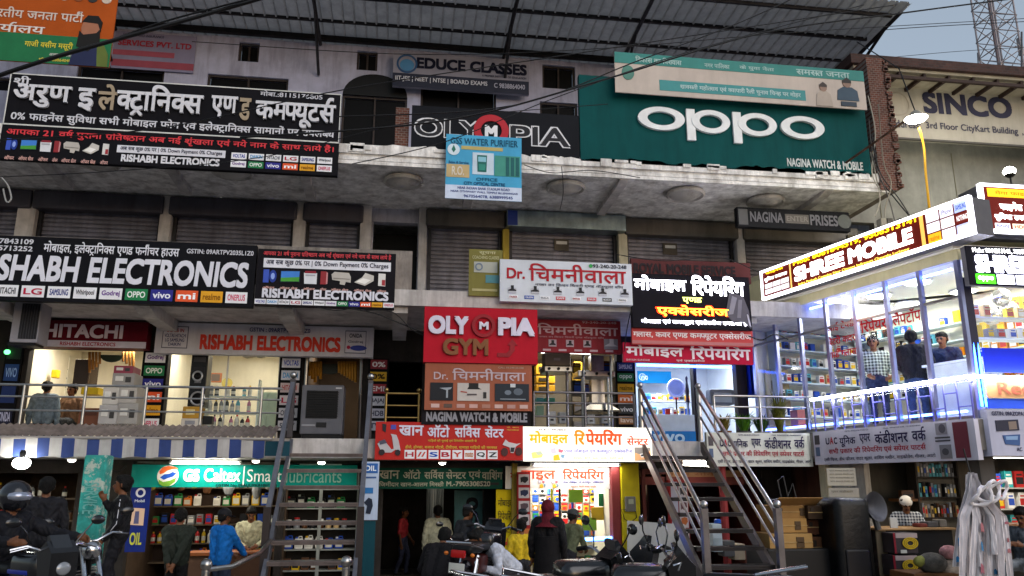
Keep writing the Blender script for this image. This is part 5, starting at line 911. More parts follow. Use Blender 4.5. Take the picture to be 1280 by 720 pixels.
# oil shop
x0, x1 = X(188, 17.6, 640), X(345, 17.6, 640); zs = (.5, .86, 1.22, 1.58, 1.94); shelf('wide steel shelf packed with oil cans inside the oil shop', x0, x1, zs, 17.6, back=mat('3a2c24', .8))
for i, z in enumerate(zs): fill(('oil_can', 'oil_bottle', 'spare_carton')[i % 3], (can_, bottle, carton)[i % 3], x0+.05, x1-.05, z, 17.62, MIXC, 'on the oil shop shelves', 'oil shop goods', gap=.03, seed=30+i)
m0 = X(195, 16.9, 610); 
for k in range(11):
    x = m0+k*.24+rnd.uniform(-.05, .05); c = rnd.choice(('b8b4ac', '5a3a24', '8a8c90', 'c8b040')); h = rnd.uniform(.25, .5); z = 2.28
    m = MB(); m.tube([(x, 16.7, z), (x, 16.7, z-.08)], .006, 5, 0); m.ball((x, 16.7, z-.08-h/2), rnd.uniform(.07, .12), .05, h/2, 10, 0); t = tag(m.build('hanging_bag', mat(c, .5, var=.3)), '%s bag of spares hanging below the teal fascia sign' % {'b8b4ac': 'clear', '5a3a24': 'brown', '8a8c90': 'grey', 'c8b040': 'yellow'}[c], 'bag', 'spares hanging in the oil shop')
t = empty('shop_counter', 'wooden counter in the oil shop before the man in the cream shirt', 'counter', (X(300, 15.4, 700), 15.4, 0)); xa, xb = X(268, 15.2, 700), X(334, 15.2, 700); MB().bevbox(xa, 15.2, .02, xb, 15.7, .82, .01).build('body', mat('4a3020', .6), t); MB().bevbox(xa-.05, 15.12, .821, xb+.03, 15.75, .86, .01).build('counter_top', mat('7a4426', .4), t)
t = empty('shop_counter', 'orange topped counter with parcels in front of the man in the dark jacket', 'counter', (X(225, 15.4, 700), 15.4, 0)); xa, xb = X(236, 15.2, 700), X(264, 15.2, 700); MB().bevbox(xa, 15.2, .02, xb, 15.6, .8, .01).build('body', mat('5a4030', .6), t); MB().bevbox(xa-.05, 15.12, .801, xb+.03, 15.65, .86, .01).build('counter_top', mat('96552e', .4), t)
fill('spare_carton', carton, X(238, 15.3, 690), X(262, 15.3, 690), .861, 15.35, ['2a8a4a', 'e8e4dc'], 'on the orange counter', 'parcels on the orange counter', w=.2, h=.16)
# shelves behind the broad stair
x0, x1 = X(356, 16.6, 640), X(446, 16.6, 640); zs = (.42, .80, 1.18, 1.56, 1.92); shelf('pale steel rack of blue packs and jars behind the broad stair', x0, x1, zs, 16.45, m=mat('8d8f8a', .5), back=mat('2a2622', .8), z0=.02)
m = MB(); xm_ = (x0+x1)/2; m.box(xm_-.03, 16.37, .02, xm_+.03, 16.4, 2.25); tag(m.build('rack_post', mat('8d8f8a', .5)), 'pale centre post of the rack behind the stair', 'post')
for i, z in enumerate(zs): fill(('spare_carton', 'oil_can', 'jar', 'oil_can', 'jar')[i], (carton, can_, jar, can_, jar)[i], x0+.04, x1-.04, z, 16.5, (['c02828', '5a3a24', 'd8b020'], ['2a50b0', 'e8e4dc', '2a50b0'], DIMC, ['2a50b0', '2a8a4a', '202024'], DIMC)[i], 'on the rack behind the broad stair', 'goods behind the broad stair', gap=.03, seed=50+i)
# mobile repair shop
x0, x1 = X(664, 17.6, 640), X(768, 17.6, 640); t = empty('pegboard', 'white pegboard wall of coloured packets in the bright repair shop', 'pegboard', (x0, 17.7, .8)); MB().box(x0, 17.7, .7, x1, 17.74, 2.38).build('board', mat('d8d4c8', .5), t)
for k in range(9): MB().box(x0, 17.655, .92+k*.17, x1, 17.66, .928+k*.17).build('rail', mat('3a4a6a', .4, .5), t)
for k in range(8): fill('packet', packet, x0+.03, x1-.03, .93+k*.175, 17.63, ['c02828', '2a8a4a', 'd8b020', 'e8e4dc', 'd07020', '60b0c0', '90c030', 'e8e4dc', 'd8b020', '2a50b0'], 'on the pegboard of the bright repair shop', 'packets in the bright repair shop', gap=.03, seed=70+k, w=.13, h=.12)
for u, c in ((690, 'd8d820'), (700, '202024'), (716, '2a50b0')): 
    p = P(u, 640, 16.9); m = MB(); m.box(p.x-.02, 16.9, .9, p.x+.02, 16.95, 2.35); tag(m.build('display_post', mat(c, .4)), '%s display post in the bright repair shop' % {'d8d820': 'yellow', '202024': 'black', '2a50b0': 'blue'}[c], 'post')
for i, (u, v, c, s_) in enumerate((( 720, 620, '90c030', 'lime hanging card near the top'), (737, 655, '90c030', 'lime card at middle height'), (757, 625, '2a8a4a', 'green hanging card by the red post'), (748, 642, 'd8b020', 'yellow card at the right of the wall'))):
    p = P(u, v, 16.8); o = MB().bevbox(p.x-.15, 16.8, p.z-.13, p.x+.15, 16.82, p.z+.13, .01).build('price_card', mat(c, .4)); tag(o, s_+' in the bright repair shop', 'card')
t = empty('glass_counter', 'glass counter with dark gadgets below the blue strip of the repair shop', 'counter', (X(745, 15.6, 700), 15.6, 0)); xa, xb = X(716, 15.65, 690), X(772, 15.65, 690); zt = Z(675, 15.65, 745)
MB().box(xa, 15.65, .02, xb, 16.2, zt-.45).build('base', mat('a09a90', .5), t); MB().box(xa, 15.65, zt-.449, xb, 15.66, zt-.03).build('glass_front', glass_mat(), t); MB().bevbox(xa, 15.62, zt-.03, xb, 16.25, zt, .006).build('counter_top', mat('d0d4d8', .2), t)
fill('phone_carton', carton, xa+.05, xb-.05, zt-.448, 15.9, ['202024', '5a3a24', 'c02828', '2a8a4a'], 'inside the glass counter of the repair shop', 'gadgets in the glass counter', gap=.02, seed=3, w=.1, h=.14)
# ---- first floor: shop under the maroon sign
def pbox(name, label, cat, u0, v0, u1, v1, Y, d, c, c2=None, extra=None, rough=.5, group=None, bev=.015):
    xa, xb = X(u0, Y, (v0+v1)/2), X(u1, Y, (v0+v1)/2); um = (u0+u1)/2; za, zb = Z(v1, Y, um), Z(v0, Y, um); t = empty(name, label, cat, ((xa+xb)/2, Y+d/2, za), group=group)
    MB().bevbox(xa, Y, za, xb, Y+d, zb, bev).build('body', mat(c, rough), t); w, h = xb-xa, zb-za
    for nm, x0, y0, x1, y1, cc in (extra or []): MB().bevbox(xa+x0*w, Y-.012, zb-y1*h, xa+x1*w, Y-.001, zb-y0*h, .003).build(nm, mat(cc, .45), t)
    return t
for i, (q, c, nm) in enumerate((((123, 506, 146, 530), 'a8a4a0', 'pale washing machine carton on the floor by the railing'), ((146, 504, 172, 530), '9a9690', 'greyer washing machine carton next to the brand sticker pillar'), ((128, 484, 148, 506), 'b4aea6', 'tall pale carton in the middle of the pile'), ((148, 482, 171, 504), 'a49e96', 'middle carton with black print near the sticker pillar'), ((140, 466, 168, 483), '8e8a86', 'upper grey carton under a pink one'), ((142, 457, 166, 467), '8a3a4a', 'pink maroon carton topping the pile'))):
    pbox('appliance_carton', nm, 'carton', *q, 15.7+.05*i if i < 2 else 15.78, .5, c, extra=[('label', .15, .25, .5, .6, 'd0ccc4'), ('print', .6, .3, .85, .7, '3a3836')], group='cartons piled in the shop under the maroon sign')
pbox('display_fridge', 'dark brown mirror fridge inside the shop under the maroon sign', 'fridge', 92, 449, 112, 482, 17.4, .5, '4a3a30', extra=[('door', .06, .04, .94, .96, '3a302a')], rough=.2)
t = empty('bead_curtain', 'gold bead pelmet hanging in the shop under the maroon sign', 'curtain', tuple(P(140, 440, 17.3)))
for k in range(14):
    u = 112+k*4.2; L = (26, 22, 19, 15, 0, 0, 0, 0, 0, 0, 12, 15, 17, 19)[k]
    if L: a, b = P(u, 440, 17.3), P(u, 440+L, 17.3); MB().tube([a, b], .03, 6).build('strand', mat('8a5a24', .4, .4), t)
a = P(140, 444, 17.3); MB().prism([(a.x+.22*math.cos(q*math.pi/8), a.z-.15*math.sin(q*math.pi/8)) for q in range(9)], 17.27, 17.31).build('pendant', mat('1a2418', .4), t)
pbox('wall_shelf', 'yellow product box on the white wall shelf of the maroon sign shop', 'box', 64, 462, 72, 472, 18.5, .15, 'd0b020'); pbox('counter_desk', 'orange brown desk behind the railing under the maroon sign', 'desk', 98, 510, 123, 531, 16.9, .5, '7a4a34', extra=[('drawer', .1, .2, .9, .45, '5a3424')]); pbox('shelf_case', 'white wall case with thin shelves left inside the maroon sign shop', 'case', 36, 444, 84, 500, 19.6, .3, 'd8d4c4', extra=[('shelf_edge', 0, .3+.2*k, 1, .32+.2*k, '8a8a84') for k in range(3)])
pbox('oil_radiator', 'yellow box standing on the desk behind the railing', 'box', 101, 484, 123, 493, 17.0, .3, 'c8a818')
# shop with the speaker
pbox('speaker_tower', 'tall black party speaker just inside the glass electronics shop', 'speaker', 237, 442, 258, 508, 17.0, .4, '141416', extra=[('control_panel', .15, .06, .85, .16, '3a3a3e'), ('horn', .15, .26, .85, .44, '222226'), ('badge', .3, .5, .7, .56, '77777c')], rough=.35)
tsp = bpy.data.objects['speaker_tower']; c = P(247, 498, 16.985)
for zz, r in ((498, .13), (470, .09)): c = P(247, zz, 16.985); MB().torus(r, .02, Matrix.Translation(c)).build('woofer_ring', mat('b8b8bc', .3, .8), tsp, smooth=True); MB().lathe([(r*.9, .0), (r*.3, .03), (.01, .02)], 20, 0, Matrix.Translation(c)@Matrix.Rotation(R(90), 4, 'X')).build('woofer', BLK, tsp)
pbox('appliance_carton', 'yellow brown carton below the speaker tower', 'carton', 228, 508, 250, 523, 16.5, .4, 'b0842a', extra=[('label', .2, .25, .7, .7, 'd8c890')]); pbox('appliance_carton', 'white carton at floor level below the yellow brown one', 'carton', 226, 523, 251, 534, 16.5, .4, 'c8c0b4', extra=[('label', .2, .25, .7, .7, '8a8a90')])
pbox('small_television', 'small black box on a stool by the glass door', 'box', 253, 520, 265, 530, 16.6, .2, '18181a')
x0, x1 = X(259, 17.6, 515), X(322, 17.6, 515); zs = (3.12, 3.45, 3.8); shelf('low glass rack of bottles and flasks inside the electronics shop', x0, x1, zs, 17.5, .2, mat('c8d4d4', .2), M=None)
for i, z in enumerate(zs): fill('flask_bottle', bottle, x0+.02, x1-.02, z, 17.52, ['e8e4dc', '60b0c0', 'c02828', '8a8c90', 'd080a0', '202024'], 'on the glass rack of the electronics shop', 'flasks in the electronics shop', gap=.02, seed=90+i, h=.28 if i < 2 else .2)
pbox('glass_cabinet', 'pale green glass cabinet at the end of the electronics shop', 'cabinet', 322, 490, 346, 534, 18.2, .4, 'b8c8b4', extra=[('door', .05, .04, .48, .96, 'a8bcae'), ('door', .52, .04, .95, .96, 'a8bcae')], rough=.15)
o = O1['b']; m = MB(); m.tube([(o[0]+.7, 17.3, 5.02), (o[2]-.25, 19.6, 5.02)], .09, 4); tag(m.build('ceiling_beam', mat('c07a34', .5)), 'orange painted beam slanting across the cream ceiling', 'beam')
p = P(326, 444, 17.9); t = empty('ceiling_fan', 'dark ceiling fan in the electronics shop', 'fan', tuple(p)); MB().lathe([(.02, .35), (.02, .05), (.1, .04), (.1, -.04), (.03, -.06)], 16, 0, Matrix.Translation(p)).build('motor', mat('4a423a', .4), t)
for k in range(3): MB().bevbox(.1, -.06, -.005, .55, .06, .005, .003, 0, Matrix.Translation(p)@Matrix.Rotation(k*2.094+.3, 4, 'Z')@Matrix.Rotation(R(10), 4, 'X')).build('blade', mat('5a5046', .4), t)
pbox('wall_picture', 'amber framed picture on the shop wall behind the speaker', 'picture', 262, 466, 277, 478, 19.2, .05, 'a05a2a', extra=[('print', .15, .15, .85, .85, '5a4a40')]); MB().lathe([(.12, 0), (.12, .03)], 20, 0, Matrix.Translation(P(284, 479, 19.2))@Matrix.Rotation(R(90), 4, 'X')).build('wall_clock', mat('b0a04a', .4)); tag(bpy.data.objects['wall_clock'], 'round yellowish wall clock in the electronics shop', 'clock')
t = empty('glass_door', 'clear glass shop front of the electronics shop with steel handle', 'glass front', (O1['b'][0], YS, Z1)); MB().box(O1['b'][0], YS+.08, Z1+.02, O1['b'][2], YS+.09, O1['b'][3]).build('pane', glass_mat(), t); u = X(281, YS, 490); MB().box(u-.015, YS+.06, Z1, u+.015, YS+.11, O1['b'][3]).build('mullion', STEEL, t); MB().tube([(X(349.5, YS, 490), YS-.03, Z1), (X(349.5, YS, 470), YS-.03, O1['b'][3])], .03, 8).build('jamb', STEEL, t)
# doorway with cooler
t = pbox('air_cooler', 'grey air cooler with a dark square grille in the doorway', 'air cooler', 376, 481, 429, 543, 16.0, .6, '606066', extra=[('grille', .12, .12, .86, .68, '0e0e10'), ('control_panel', .38, .76, .62, .86, '1a1a1c'), ('tray', .04, .8, .36, .84, '8d8d92'), ('badge', .8, .05, .95, .08, 'b8b8bc')], bev=.03)
xa, xb = X(384, 15.98, 500), X(423, 15.98, 500); za, zb = Z(522, 15.98, 403), Z(489, 15.98, 403)
for k in range(11): MB().box(xa, 15.96, za+(zb-za)*(k+.5)/11, xb, 15.985, za+(zb-za)*(k+.5)/11+.012).build('slat', mat('0f0f12', .6), t)
MB().box(X(377, 16, 540), 15.99, Z(552, 16, 403), X(428, 16, 540), 16.55, Z(543.5, 16, 403)).build('stand', BLK, t)
for uL, lst in ((387, 5), (424, 7)):
    t = empty('bead_curtain', 'gold fringe hanging on the %s side of the cooler doorway' % ('stair' if uL < 400 else 'far'), 'curtain', tuple(P(uL, 452, 17.4)))
    for k in range(lst): L = 18+(k % 3)*4 if uL < 400 else 14+k*2; MB().tube([P(uL+k*3.4, 452, 17.4), P(uL+k*3.4, 452+L, 17.4)], .035, 6).build('strand', mat('b07a2a', .4, .4), t)
p = P(412, 455, 17.5); tag(MB().prism([(p.x+.33*math.cos(q*math.pi/8), p.z-.22*math.sin(q*math.pi/8)) for q in range(9)], 17.5, 17.55).build('name_plaque', mat('16201a', .4)), 'dark half round plaque above the air cooler', 'plaque')
for u, nm in ((382, 'stair'), (451, 'far')): tag(MB().tube([(X(u, YS-.05, 490), YS-.05, Z1), (X(u, YS-.05, 470), YS-.05, O1['door'][3]+.05)], .035, 8).build('door_post', mat('8d8a84', .3, 1.0), smooth=True), 'steel door post on the %s side of the cooler doorway' % nm, 'post')
# sticker pillars
def stickers(label, u0, v0, u1, v1, lst, Y=YS-.06):
    n = len(lst); return sign('sticker_column', label, (u0, v0, u1, v1), Y, '121214', [('p', (.1, (k+.12)/n, .9, (k+.88)/n), c, t_, tc) for k, (c, t_, tc) in enumerate(lst)], d=.05, cat='sticker column', dirt=0)
stickers('black pillar of brand stickers between the two electronics shops', 174, 439, 206, 538, [BR6[0], BR6[1], BR6[2], BR6[3], BR6[4], BR6[5]])
stickers('black pillar of pale stickers left of the cooler doorway', 347, 446, 376, 540, [('c4c6d0', 'VOLTAS', '2038a0'), ('c4c6d0', 'DAIKIN', '3090c8'), ('b8a8a8', 'HITACHI', 'a04040'), ('c4b8b8', 'LG', 'b02040'), ('b8b4b8', 'ONIDA', '505058'), ('b8b4b8', 'SONY', '505058')])
stickers('black pillar of offer stickers right of the cooler doorway', 459, 448, 485, 540, [('8a2030', '0%', 'e8e0e0'), ('d0a018', '0%', '201808'), ('a02830', 'EMI', 'e0d0d0'), ('c8c8d0', 'BAJAJ', '404058'), ('c0c0cc', 'HDB', '404058'), ('b8b8c4', 'TVS', '404058')])
stickers('column of coloured brand boards between kitchen shop and phone shop', 770, 452, 795, 532, [('28387a', 'SAMSUNG', 'd8d8f0'), ('2a7a48', 'oppo', 'e0f0e0'), ('d0a018', 'realme', '6a4a08'), ('d06a28', 'mi', 'f8e8d8'), ('33383a', 'vivo', 'd8d8d8'), ('b07a4a', 'lava', 'e8d8c8')])
stickers('dark blue brand board column at the far edge of the frame', 1, 425, 23, 535, [('14241a', '', WH), ('20407a', 'VIVO', '90b0e0'), ('182a5a', '', WH), ('14142a', 'ONIDA', 'b0b0c8')])
p = P(9, 440, YS-.12); tag(MB().ball(p, .06, .04, .05).build('pilot_lamp', mat((.1, .9, .2), .4, 0, 1.6)), 'small green pilot light beside the air conditioner', 'lamp')
# air conditioner hanging from the slab
t = pbox('air_conditioner', 'boxy white air conditioner outdoor unit hung under the slab', 'air conditioner', 15, 374, 50, 428, 15.2, .45, '8f8d95', extra=[('grille', .3, .1, .95, .92, '26262a')], bev=.02)
for k in range(6): 
    xx = X(28+k*3.3, 15.18, 400); MB().box(xx, 15.17, Z(423, 15.18, 33), xx+.015, 15.19, Z(380, 15.18, 33)).build('slat', mat('3a3a40', .5), t)
MB().box(X(15, 15.3, 400), 15.25, Z(428, 15.3, 33)-.06, X(50, 15.3, 400), 15.6, Z(428, 15.3, 33)-.01).build('bracket', BLK, t)
# kitchen appliance shop
for i, (q, c, lb) in enumerate((((670, 455, 694, 468), 'c89a20', 'upper yellow shelf carton in the kitchen shop'), ((670, 470, 694, 479), 'c89420', 'second yellow shelf carton in the kitchen shop'), ((670, 481, 694, 491), 'c08c20', 'third yellow shelf carton in the kitchen shop'), ((718, 452, 728, 478), 'c89a20', 'upright yellow carton behind the steel stands'))): pbox('yellow_carton', lb, 'carton', *q, 18.2, .3, c, extra=[('print', .15, .25, .6, .75, '3a3020')])
for i, (q, c, lb) in enumerate((((671, 497, 680, 504), '3a8a9a', 'small teal box low in the kitchen shop'), ((682, 497, 694, 504), '4a9a8a', 'green teal box beside the small teal one'), ((671, 507, 680, 519), '8ab0a0', 'pale green box at the foot of the kitchen shop rack'))): pbox('kitchen_box', lb, 'box', *q, 17.6, .25, c)
for i, (u0, u1, v, lb) in enumerate(((680, 715, 461, 'steel gas hob on a stand under the beige carton'), (722, 768, 467, 'wide steel gas hob on a stand near the brand boards'))):
    t = empty('gas_hob', lb, 'gas hob', tuple(P((u0+u1)/2, 530, 16.2))); a, b = P(u0, v, 16.2), P(u1, v, 16.2)
    MB().bevbox(a.x, 16.15, a.z-.06, b.x, 16.7, a.z+.06, .015).build('body', STEEL, t)
    for k in range(3): MB().lathe([(.03, 0), (.03, .03), (.02, .035)], 12, 0, Matrix.Translation((a.x+(b.x-a.x)*(k+.5)/3, 16.15, a.z))@Matrix.Rotation(R(90), 4, 'X')).build('knob', BLK, t)
    for k in range(2): MB().torus(.09, .012, Matrix.Translation((a.x+(b.x-a.x)*(k+.5)/2, 16.4, a.z+.08))@Matrix.Rotation(R(90), 4, 'X')).build('burner', BLK, t)
    for k in (.15, .85): MB().tube([(a.x+(b.x-a.x)*k, 16.3, Z1), (a.x+(b.x-a.x)*k, 16.3, a.z-.06)], .03, 8).build('leg', STEEL, t)
pbox('appliance_carton', 'beige carton standing on the first gas hob', 'carton', 681, 441, 713, 457, 16.3, .35, '9d8d78', extra=[('print', .35, .4, .6, .6, 'c8b8a8')]); 
t = empty('chimney_hood', 'steel kitchen chimney hood on display with glass skirt', 'chimney hood', tuple(P(748, 530, 16.6))); a = P(748, 500, 16.6); MB().box(a.x-.14, 16.6, a.z-.1, a.x+.14, 16.85, Z(442, 16.6)).build('duct', STEEL, t); MB().prism([(a.x-.42, a.z-.22), (a.x+.42, a.z-.22), (a.x+.16, a.z-.08), (a.x-.16, a.z-.08)], 16.45, 16.95).build('hood', mat('c4c8cc', .15, .9), t); MB().box(a.x-.44, 16.4, a.z-.26, a.x+.44, 17, a.z-.222).build('skirt', mat('202428', .1), t)
t = empty('display_stand', 'tubular steel display stand in the kitchen shop', 'stand', tuple(P(745, 530, 16.1))); a, b = P(729, 444, 16.1), P(763, 446, 16.1)
MB().tube([(a.x, 16.1, Z1), (a.x, 16.1, a.z), (b.x, 16.1, a.z), (b.x, 16.1, Z1)], .025, 8).build('frame', STEEL, t); MB().box(a.x, 16.1, Z1+.35, b.x, 16.5, Z1+.38).build('shelf_board', mat('c8c8c4', .3), t)
for i, (u, v) in enumerate(((690, 528), (704, 527), (739, 528), (757, 527))): p = P(u, v, 16.5); t = pbox('steel_appliance', ('short steel grinder', 'taller steel grinder', 'squat steel cooker', 'steel kettle jug')[i]+' on the kitchen shop floor', 'appliance', u-5, v-14+i*2, u+5, v+2, 16.5, .2, 'a8acb0', extra=[('switch', .3, .6, .7, .75, '202024')], rough=.25)
x0, x1 = X(716, 17.4, 490), X(770, 17.4, 490); zs = (3.05, 3.5, 3.95, 4.4); shelf('dark rack of kitchen goods at the back of the kitchen shop', x0, x1, zs, 17.5, .25, mat('6a665e', .5))
for i, z in enumerate(zs): fill('kitchen_carton', carton, x0+.03, x1-.03, z, 17.55, ['8a8c90', 'e8e4dc', '202024', 'c8a878', '8a8c90', '5a3a24'], 'on the rack of the kitchen shop', 'cartons on the kitchen shop rack', gap=.03, seed=260+i, w=.2, h=.3)
# blue phone shop
sign('wall_banner', 'cyan blue banner on the wall inside the blue lit phone shop', (797, 464, 839, 479), 19.6, '1880c0', [('t', (.08, .25, .3, .75), 'vivo', 'd0e8f8', 0, 1), ('o', .14, .5, .3, 'd0e8f8', .8, 1)], d=.02, cat='banner', dirt=0)
x0, x1 = X(797, 18.6, 500), X(866, 18.6, 500); zs = (3.3, 3.62, 3.94); shelf('white shelf of phone cartons in the blue lit phone shop', x0, x1, zs, 18.5, .2, mat('c8d0d8', .3))
for i, z in enumerate(zs): fill('phone_carton', carton, x0+.02, x1-.02, z, 18.52, ['e8e4dc', '60b0c0', 'e8e4dc', '2a50b0', '8a8c90', 'd8b020'], 'on the white shelf of the blue lit shop', 'cartons in the blue lit phone shop', gap=.02, seed=110+i, w=.12, h=.17)
p = P(845, 485, 17.7); t = empty('round_mirror', 'round ring lamp on a stand inside the blue lit phone shop', 'ring lamp', (p.x, p.y, Z1)); MB().torus(.19, .03, Matrix.Translation(p)).build('ring', mat('e8e8f0', .3), t, smooth=True); MB().lathe([(.16, 0), (.16, .01)], 24, 0, Matrix.Translation(p)@Matrix.Rotation(R(90), 4, 'X')).build('disc', mat('c8ccd4', .3), t); MB().tube([(p.x, p.y+.02, Z1), (p.x, p.y+.02, p.z-.19)], .02, 8).build('stand', BLK, t)
t = empty('shop_counter', 'white counter with bright blue front in the blue lit phone shop', 'counter', (X(835, 16.6, 530), 16.6, Z1)); xa, xb = X(806, 16.6, 530), X(869, 16.6, 530); MB().box(xa, 16.6, Z1, xb, 17.1, Z(539, 16.6, 840)).build('front_panel', mat('0f78c0', .4), t); MB().bevbox(xa, 16.61, Z(539, 16.6, 840), xb, 17.1, Z(518, 16.6, 840), .01).build('case', mat('b8c8d8', .2), t)
o_ = put_text(t, .7, .25, (0, 0, 1, 1), 'vivo', 'c8e8f8', 1, 0, 1); o_.location = (0, -.012, Z(546, 16.6, 840)-Z1)
fill('phone_carton', carton, xa+.05, xb-.1, Z(518, 16.6, 840)+.001, 16.8, ['e8e4dc', 'c02828', '60b0c0'], 'on the counter of the blue lit phone shop', 'cartons on the blue counter', gap=.06, seed=5, w=.1, h=.14)
p = P(859, 492, 17.2); t = empty('tall_vase', 'dark statue like ornament on a stand in the blue lit shop', 'ornament', tuple(p)); MB().lathe([(.06, -.2), (.03, -.1), (.05, .05), (.02, .25), (.03, .35), (.005, .4)], 12, 0, Matrix.Translation(p)).build('body', mat('3a3038', .4), t, smooth=True); MB().tube([(p.x, p.y, Z1), (p.x, p.y, p.z-.2)], .03, 8).build('stand', mat('9098a8', .3), t)
pbox('grey_kiosk', 'grey moulded kiosk chair back beside the plant rail', 'kiosk', 888, 486, 919, 506, 16.4, .3, '6a6e78', extra=[('window', .15, .25, .85, .85, '9aa4b0')], bev=.06)
m = MB(); vs = []; n = 24; xa, xb = X(926, 17.3, 460), X(962, 17.3, 460)
for k in range(n+1): x = xa+(xb-xa)*k/n; yy = 17.25+.05*math.sin(k*1.9); vs += [(x, yy, Z(498, 17.3, 940)), (x, yy, Z(440, 17.3, 940))]
tag(m.add(vs, [(2*k, 2*k+1, 2*k+3, 2*k+2) for k in range(n)]).build('blue_curtain', mat('2040b0', .7)), 'blue curtain at the far corner behind the plants', 'curtain')
tag(MB().box(X(921, 16.5, 480), 16.5, Z1, X(934, 16.5, 480), 16.7, 5.19).build('dark_pillar', mat('2a2024', .6)), 'dark purple pillar between the blue shop and the plant rail', 'pillar')
pbox('tall_carton', 'tall buff carton stack standing behind the plants', 'carton', 959, 462, 988, 532, 16.0, .4, 'a8946a', extra=[('print', .2, .2, .6, .4, '6a5838')]); pbox('pink_carton', 'pink carton on the floor at the end of the plant rail', 'carton', 997, 512, 1009, 534, 15.2, .3, 'b86a5a')
# plants on the walkway
for i, (u, sp, lb) in enumerate(((905, .16, 'dry brownish potted plant next to the shiny stair'), (930, .24, 'bright green potted fern in the middle of the plant rail'), (952, .2, 'darker green potted plant right of the fern'), (975, .2, 'tall olive potted plant before the buff carton'))):
    p = P(u, 537, 14.9); p.z = Z1; t = empty('potted_plant', lb, 'plant', tuple(p)); MB().lathe([(.1, 0), (.14, .2), (.15, .22), (.13, .22)], 16, 0, Matrix.Translation(p)).build('pot', mat(('7a4a34', '6a6a64', '8a8a84', '5a4a3a')[i], .7), t)
    m = MB(); rr = random.Random(i); ht = (.4, .45, .4, .9)[i]
    for k in range(90):
        a = rr.uniform(0, 6.28); L = rr.uniform(.5, 1)*ht; rad = rr.uniform(.4, 1)*sp; b0 = p+Vector((.05*math.cos(a), .05*math.sin(a), .2)); b1 = b0+Vector((rad*math.cos(a)*.6, rad*math.sin(a)*.6, L*.75)); b2 = b0+Vector((rad*math.cos(a)*1.2, rad*math.sin(a)*1.2, L*(.7+.3*rr.random())))
        w = Vector((-math.sin(a), math.cos(a), 0))*.014
        m.add([b0-w*.5, b0+w*.5, b1+w, b1-w, b2], [(0, 1, 2, 3), (3, 2, 4)], 0)
    m.build('foliage', mat(('7a6a2a', '4a7a14', '3a5a1a', '6a6a24')[i], .5, var=.4, scale=15), t)
# glass phone shop goods
FM = frameM(Vector((0, 0, 0))+SA, DN)                       # x along the flank, y inward is -NS
FM = Matrix(((DN.x, -NS.x, 0, SA.x), (DN.y, -NS.y, 0, SA.y), (0, 0, 1, 0), (0, 0, 0, 1)))
zs = (3.75, 4.08, 4.41, 4.74, 5.07); shelf('long glass shelf of phone boxes along the back of the glass phone shop', .2, LF-.4, zs, 2.85, .25, mat('c8d8d4', .15), M=FM)
for i, z in enumerate(zs):
    fill('phone_carton', carton, .25, 2.6, z, 2.95, ['e8e4dc', '2a50b0', '60b0c0', '202024', 'e8e4dc', '30a0a0'], 'on the back shelf of the glass phone shop', 'phone boxes in the glass phone shop', gap=.03, seed=130+i, w=.13, h=.2, M=FM)
    fill('phone_carton', carton, 2.65, LF-.45, z, 2.95, ['e09018', 'd8b020', 'e8e4dc', 'e09018', 'e8e4dc'], 'on the amber end of the back shelf of the glass phone shop', 'amber phone boxes in the glass phone shop', gap=.03, seed=150+i, w=.15, h=.24, M=FM)
EM = Matrix(((-NS.x, -DN.x, 0, fl(.28, 0, 0).x), (-NS.y, -DN.y, 0, fl(.28, 0, 0).y), (0, 0, 1, 0), (0, 0, 0, 1)))
zs = (3.4, 3.75, 4.1, 4.45, 4.8, 5.15); shelf('shelf of mixed phone boxes across the far end of the glass phone shop', .5, 3.05, zs, 0, .22, mat('c8d8e4', .15), M=EM)
for i, z in enumerate(zs): fill('phone_carton', carton, .54, 3.0, z, .06, ['e8e4dc', 'e8e4dc', '60b0c0', 'e8e4dc', '8a8c90', '2a50b0', 'e8e4dc', 'c8a878'], 'on the far end shelf of the glass phone shop', 'boxes at the far end of the glass phone shop', gap=.04, seed=240+i, w=.14, h=.2, M=EM)
x0, x1 = CN.x+.8, CN.x+3.0; zs = (4.0, 4.35, 4.7); shelf('window shelf of phone boxes at the street front of the glass shop', x0, x1, zs, FY+.8, .2, mat('d0dce0', .15))
for i, z in enumerate(zs): fill('phone_carton', carton, x0+.03, x1-.03, z, FY+.85, ['e8e4dc', '8a8c90', 'e8e4dc', 'c8a878', 'd8b020'], 'on the street window shelf of the glass shop', 'phone boxes in the street window', gap=.07, seed=170+i, w=.14, h=.2)
for i, (u, v) in enumerate(((1240, 395), (1262, 388), (1252, 372))): p = P(u, v, FY+1.6); m = MB(); m.ball(p, .17); tag(m.build('foil_balloon', mat('c8c4c0', .12, .9, var=.2), smooth=True), ('silver ball ornament low in the street window', 'silver ball ornament nearest the frame edge', 'silver ball ornament highest in the street window')[i], 'ornament')
sign('window_board', 'deep blue board across the foot of the street window', (1231, 436, 1345, 466), FY-.02, '2030c0', [], d=.03, cat='board', dirt=0)
sign('window_board', 'pale orange board with dull red lettering under the white strip', (1233, 472, 1345, 498), FY-.03, 'c8986a', [('t', (.12, .2, .75, .85), 'Redmi', 'b0604a', 0, .8)], d=.03, cat='board', dirt=0)
sign('window_board', 'narrow glossy blue board just above the grey appliance sign', (1236, 499, 1345, 511), FY-.02, '3050c0', [], d=.03, cat='board', dirt=0)
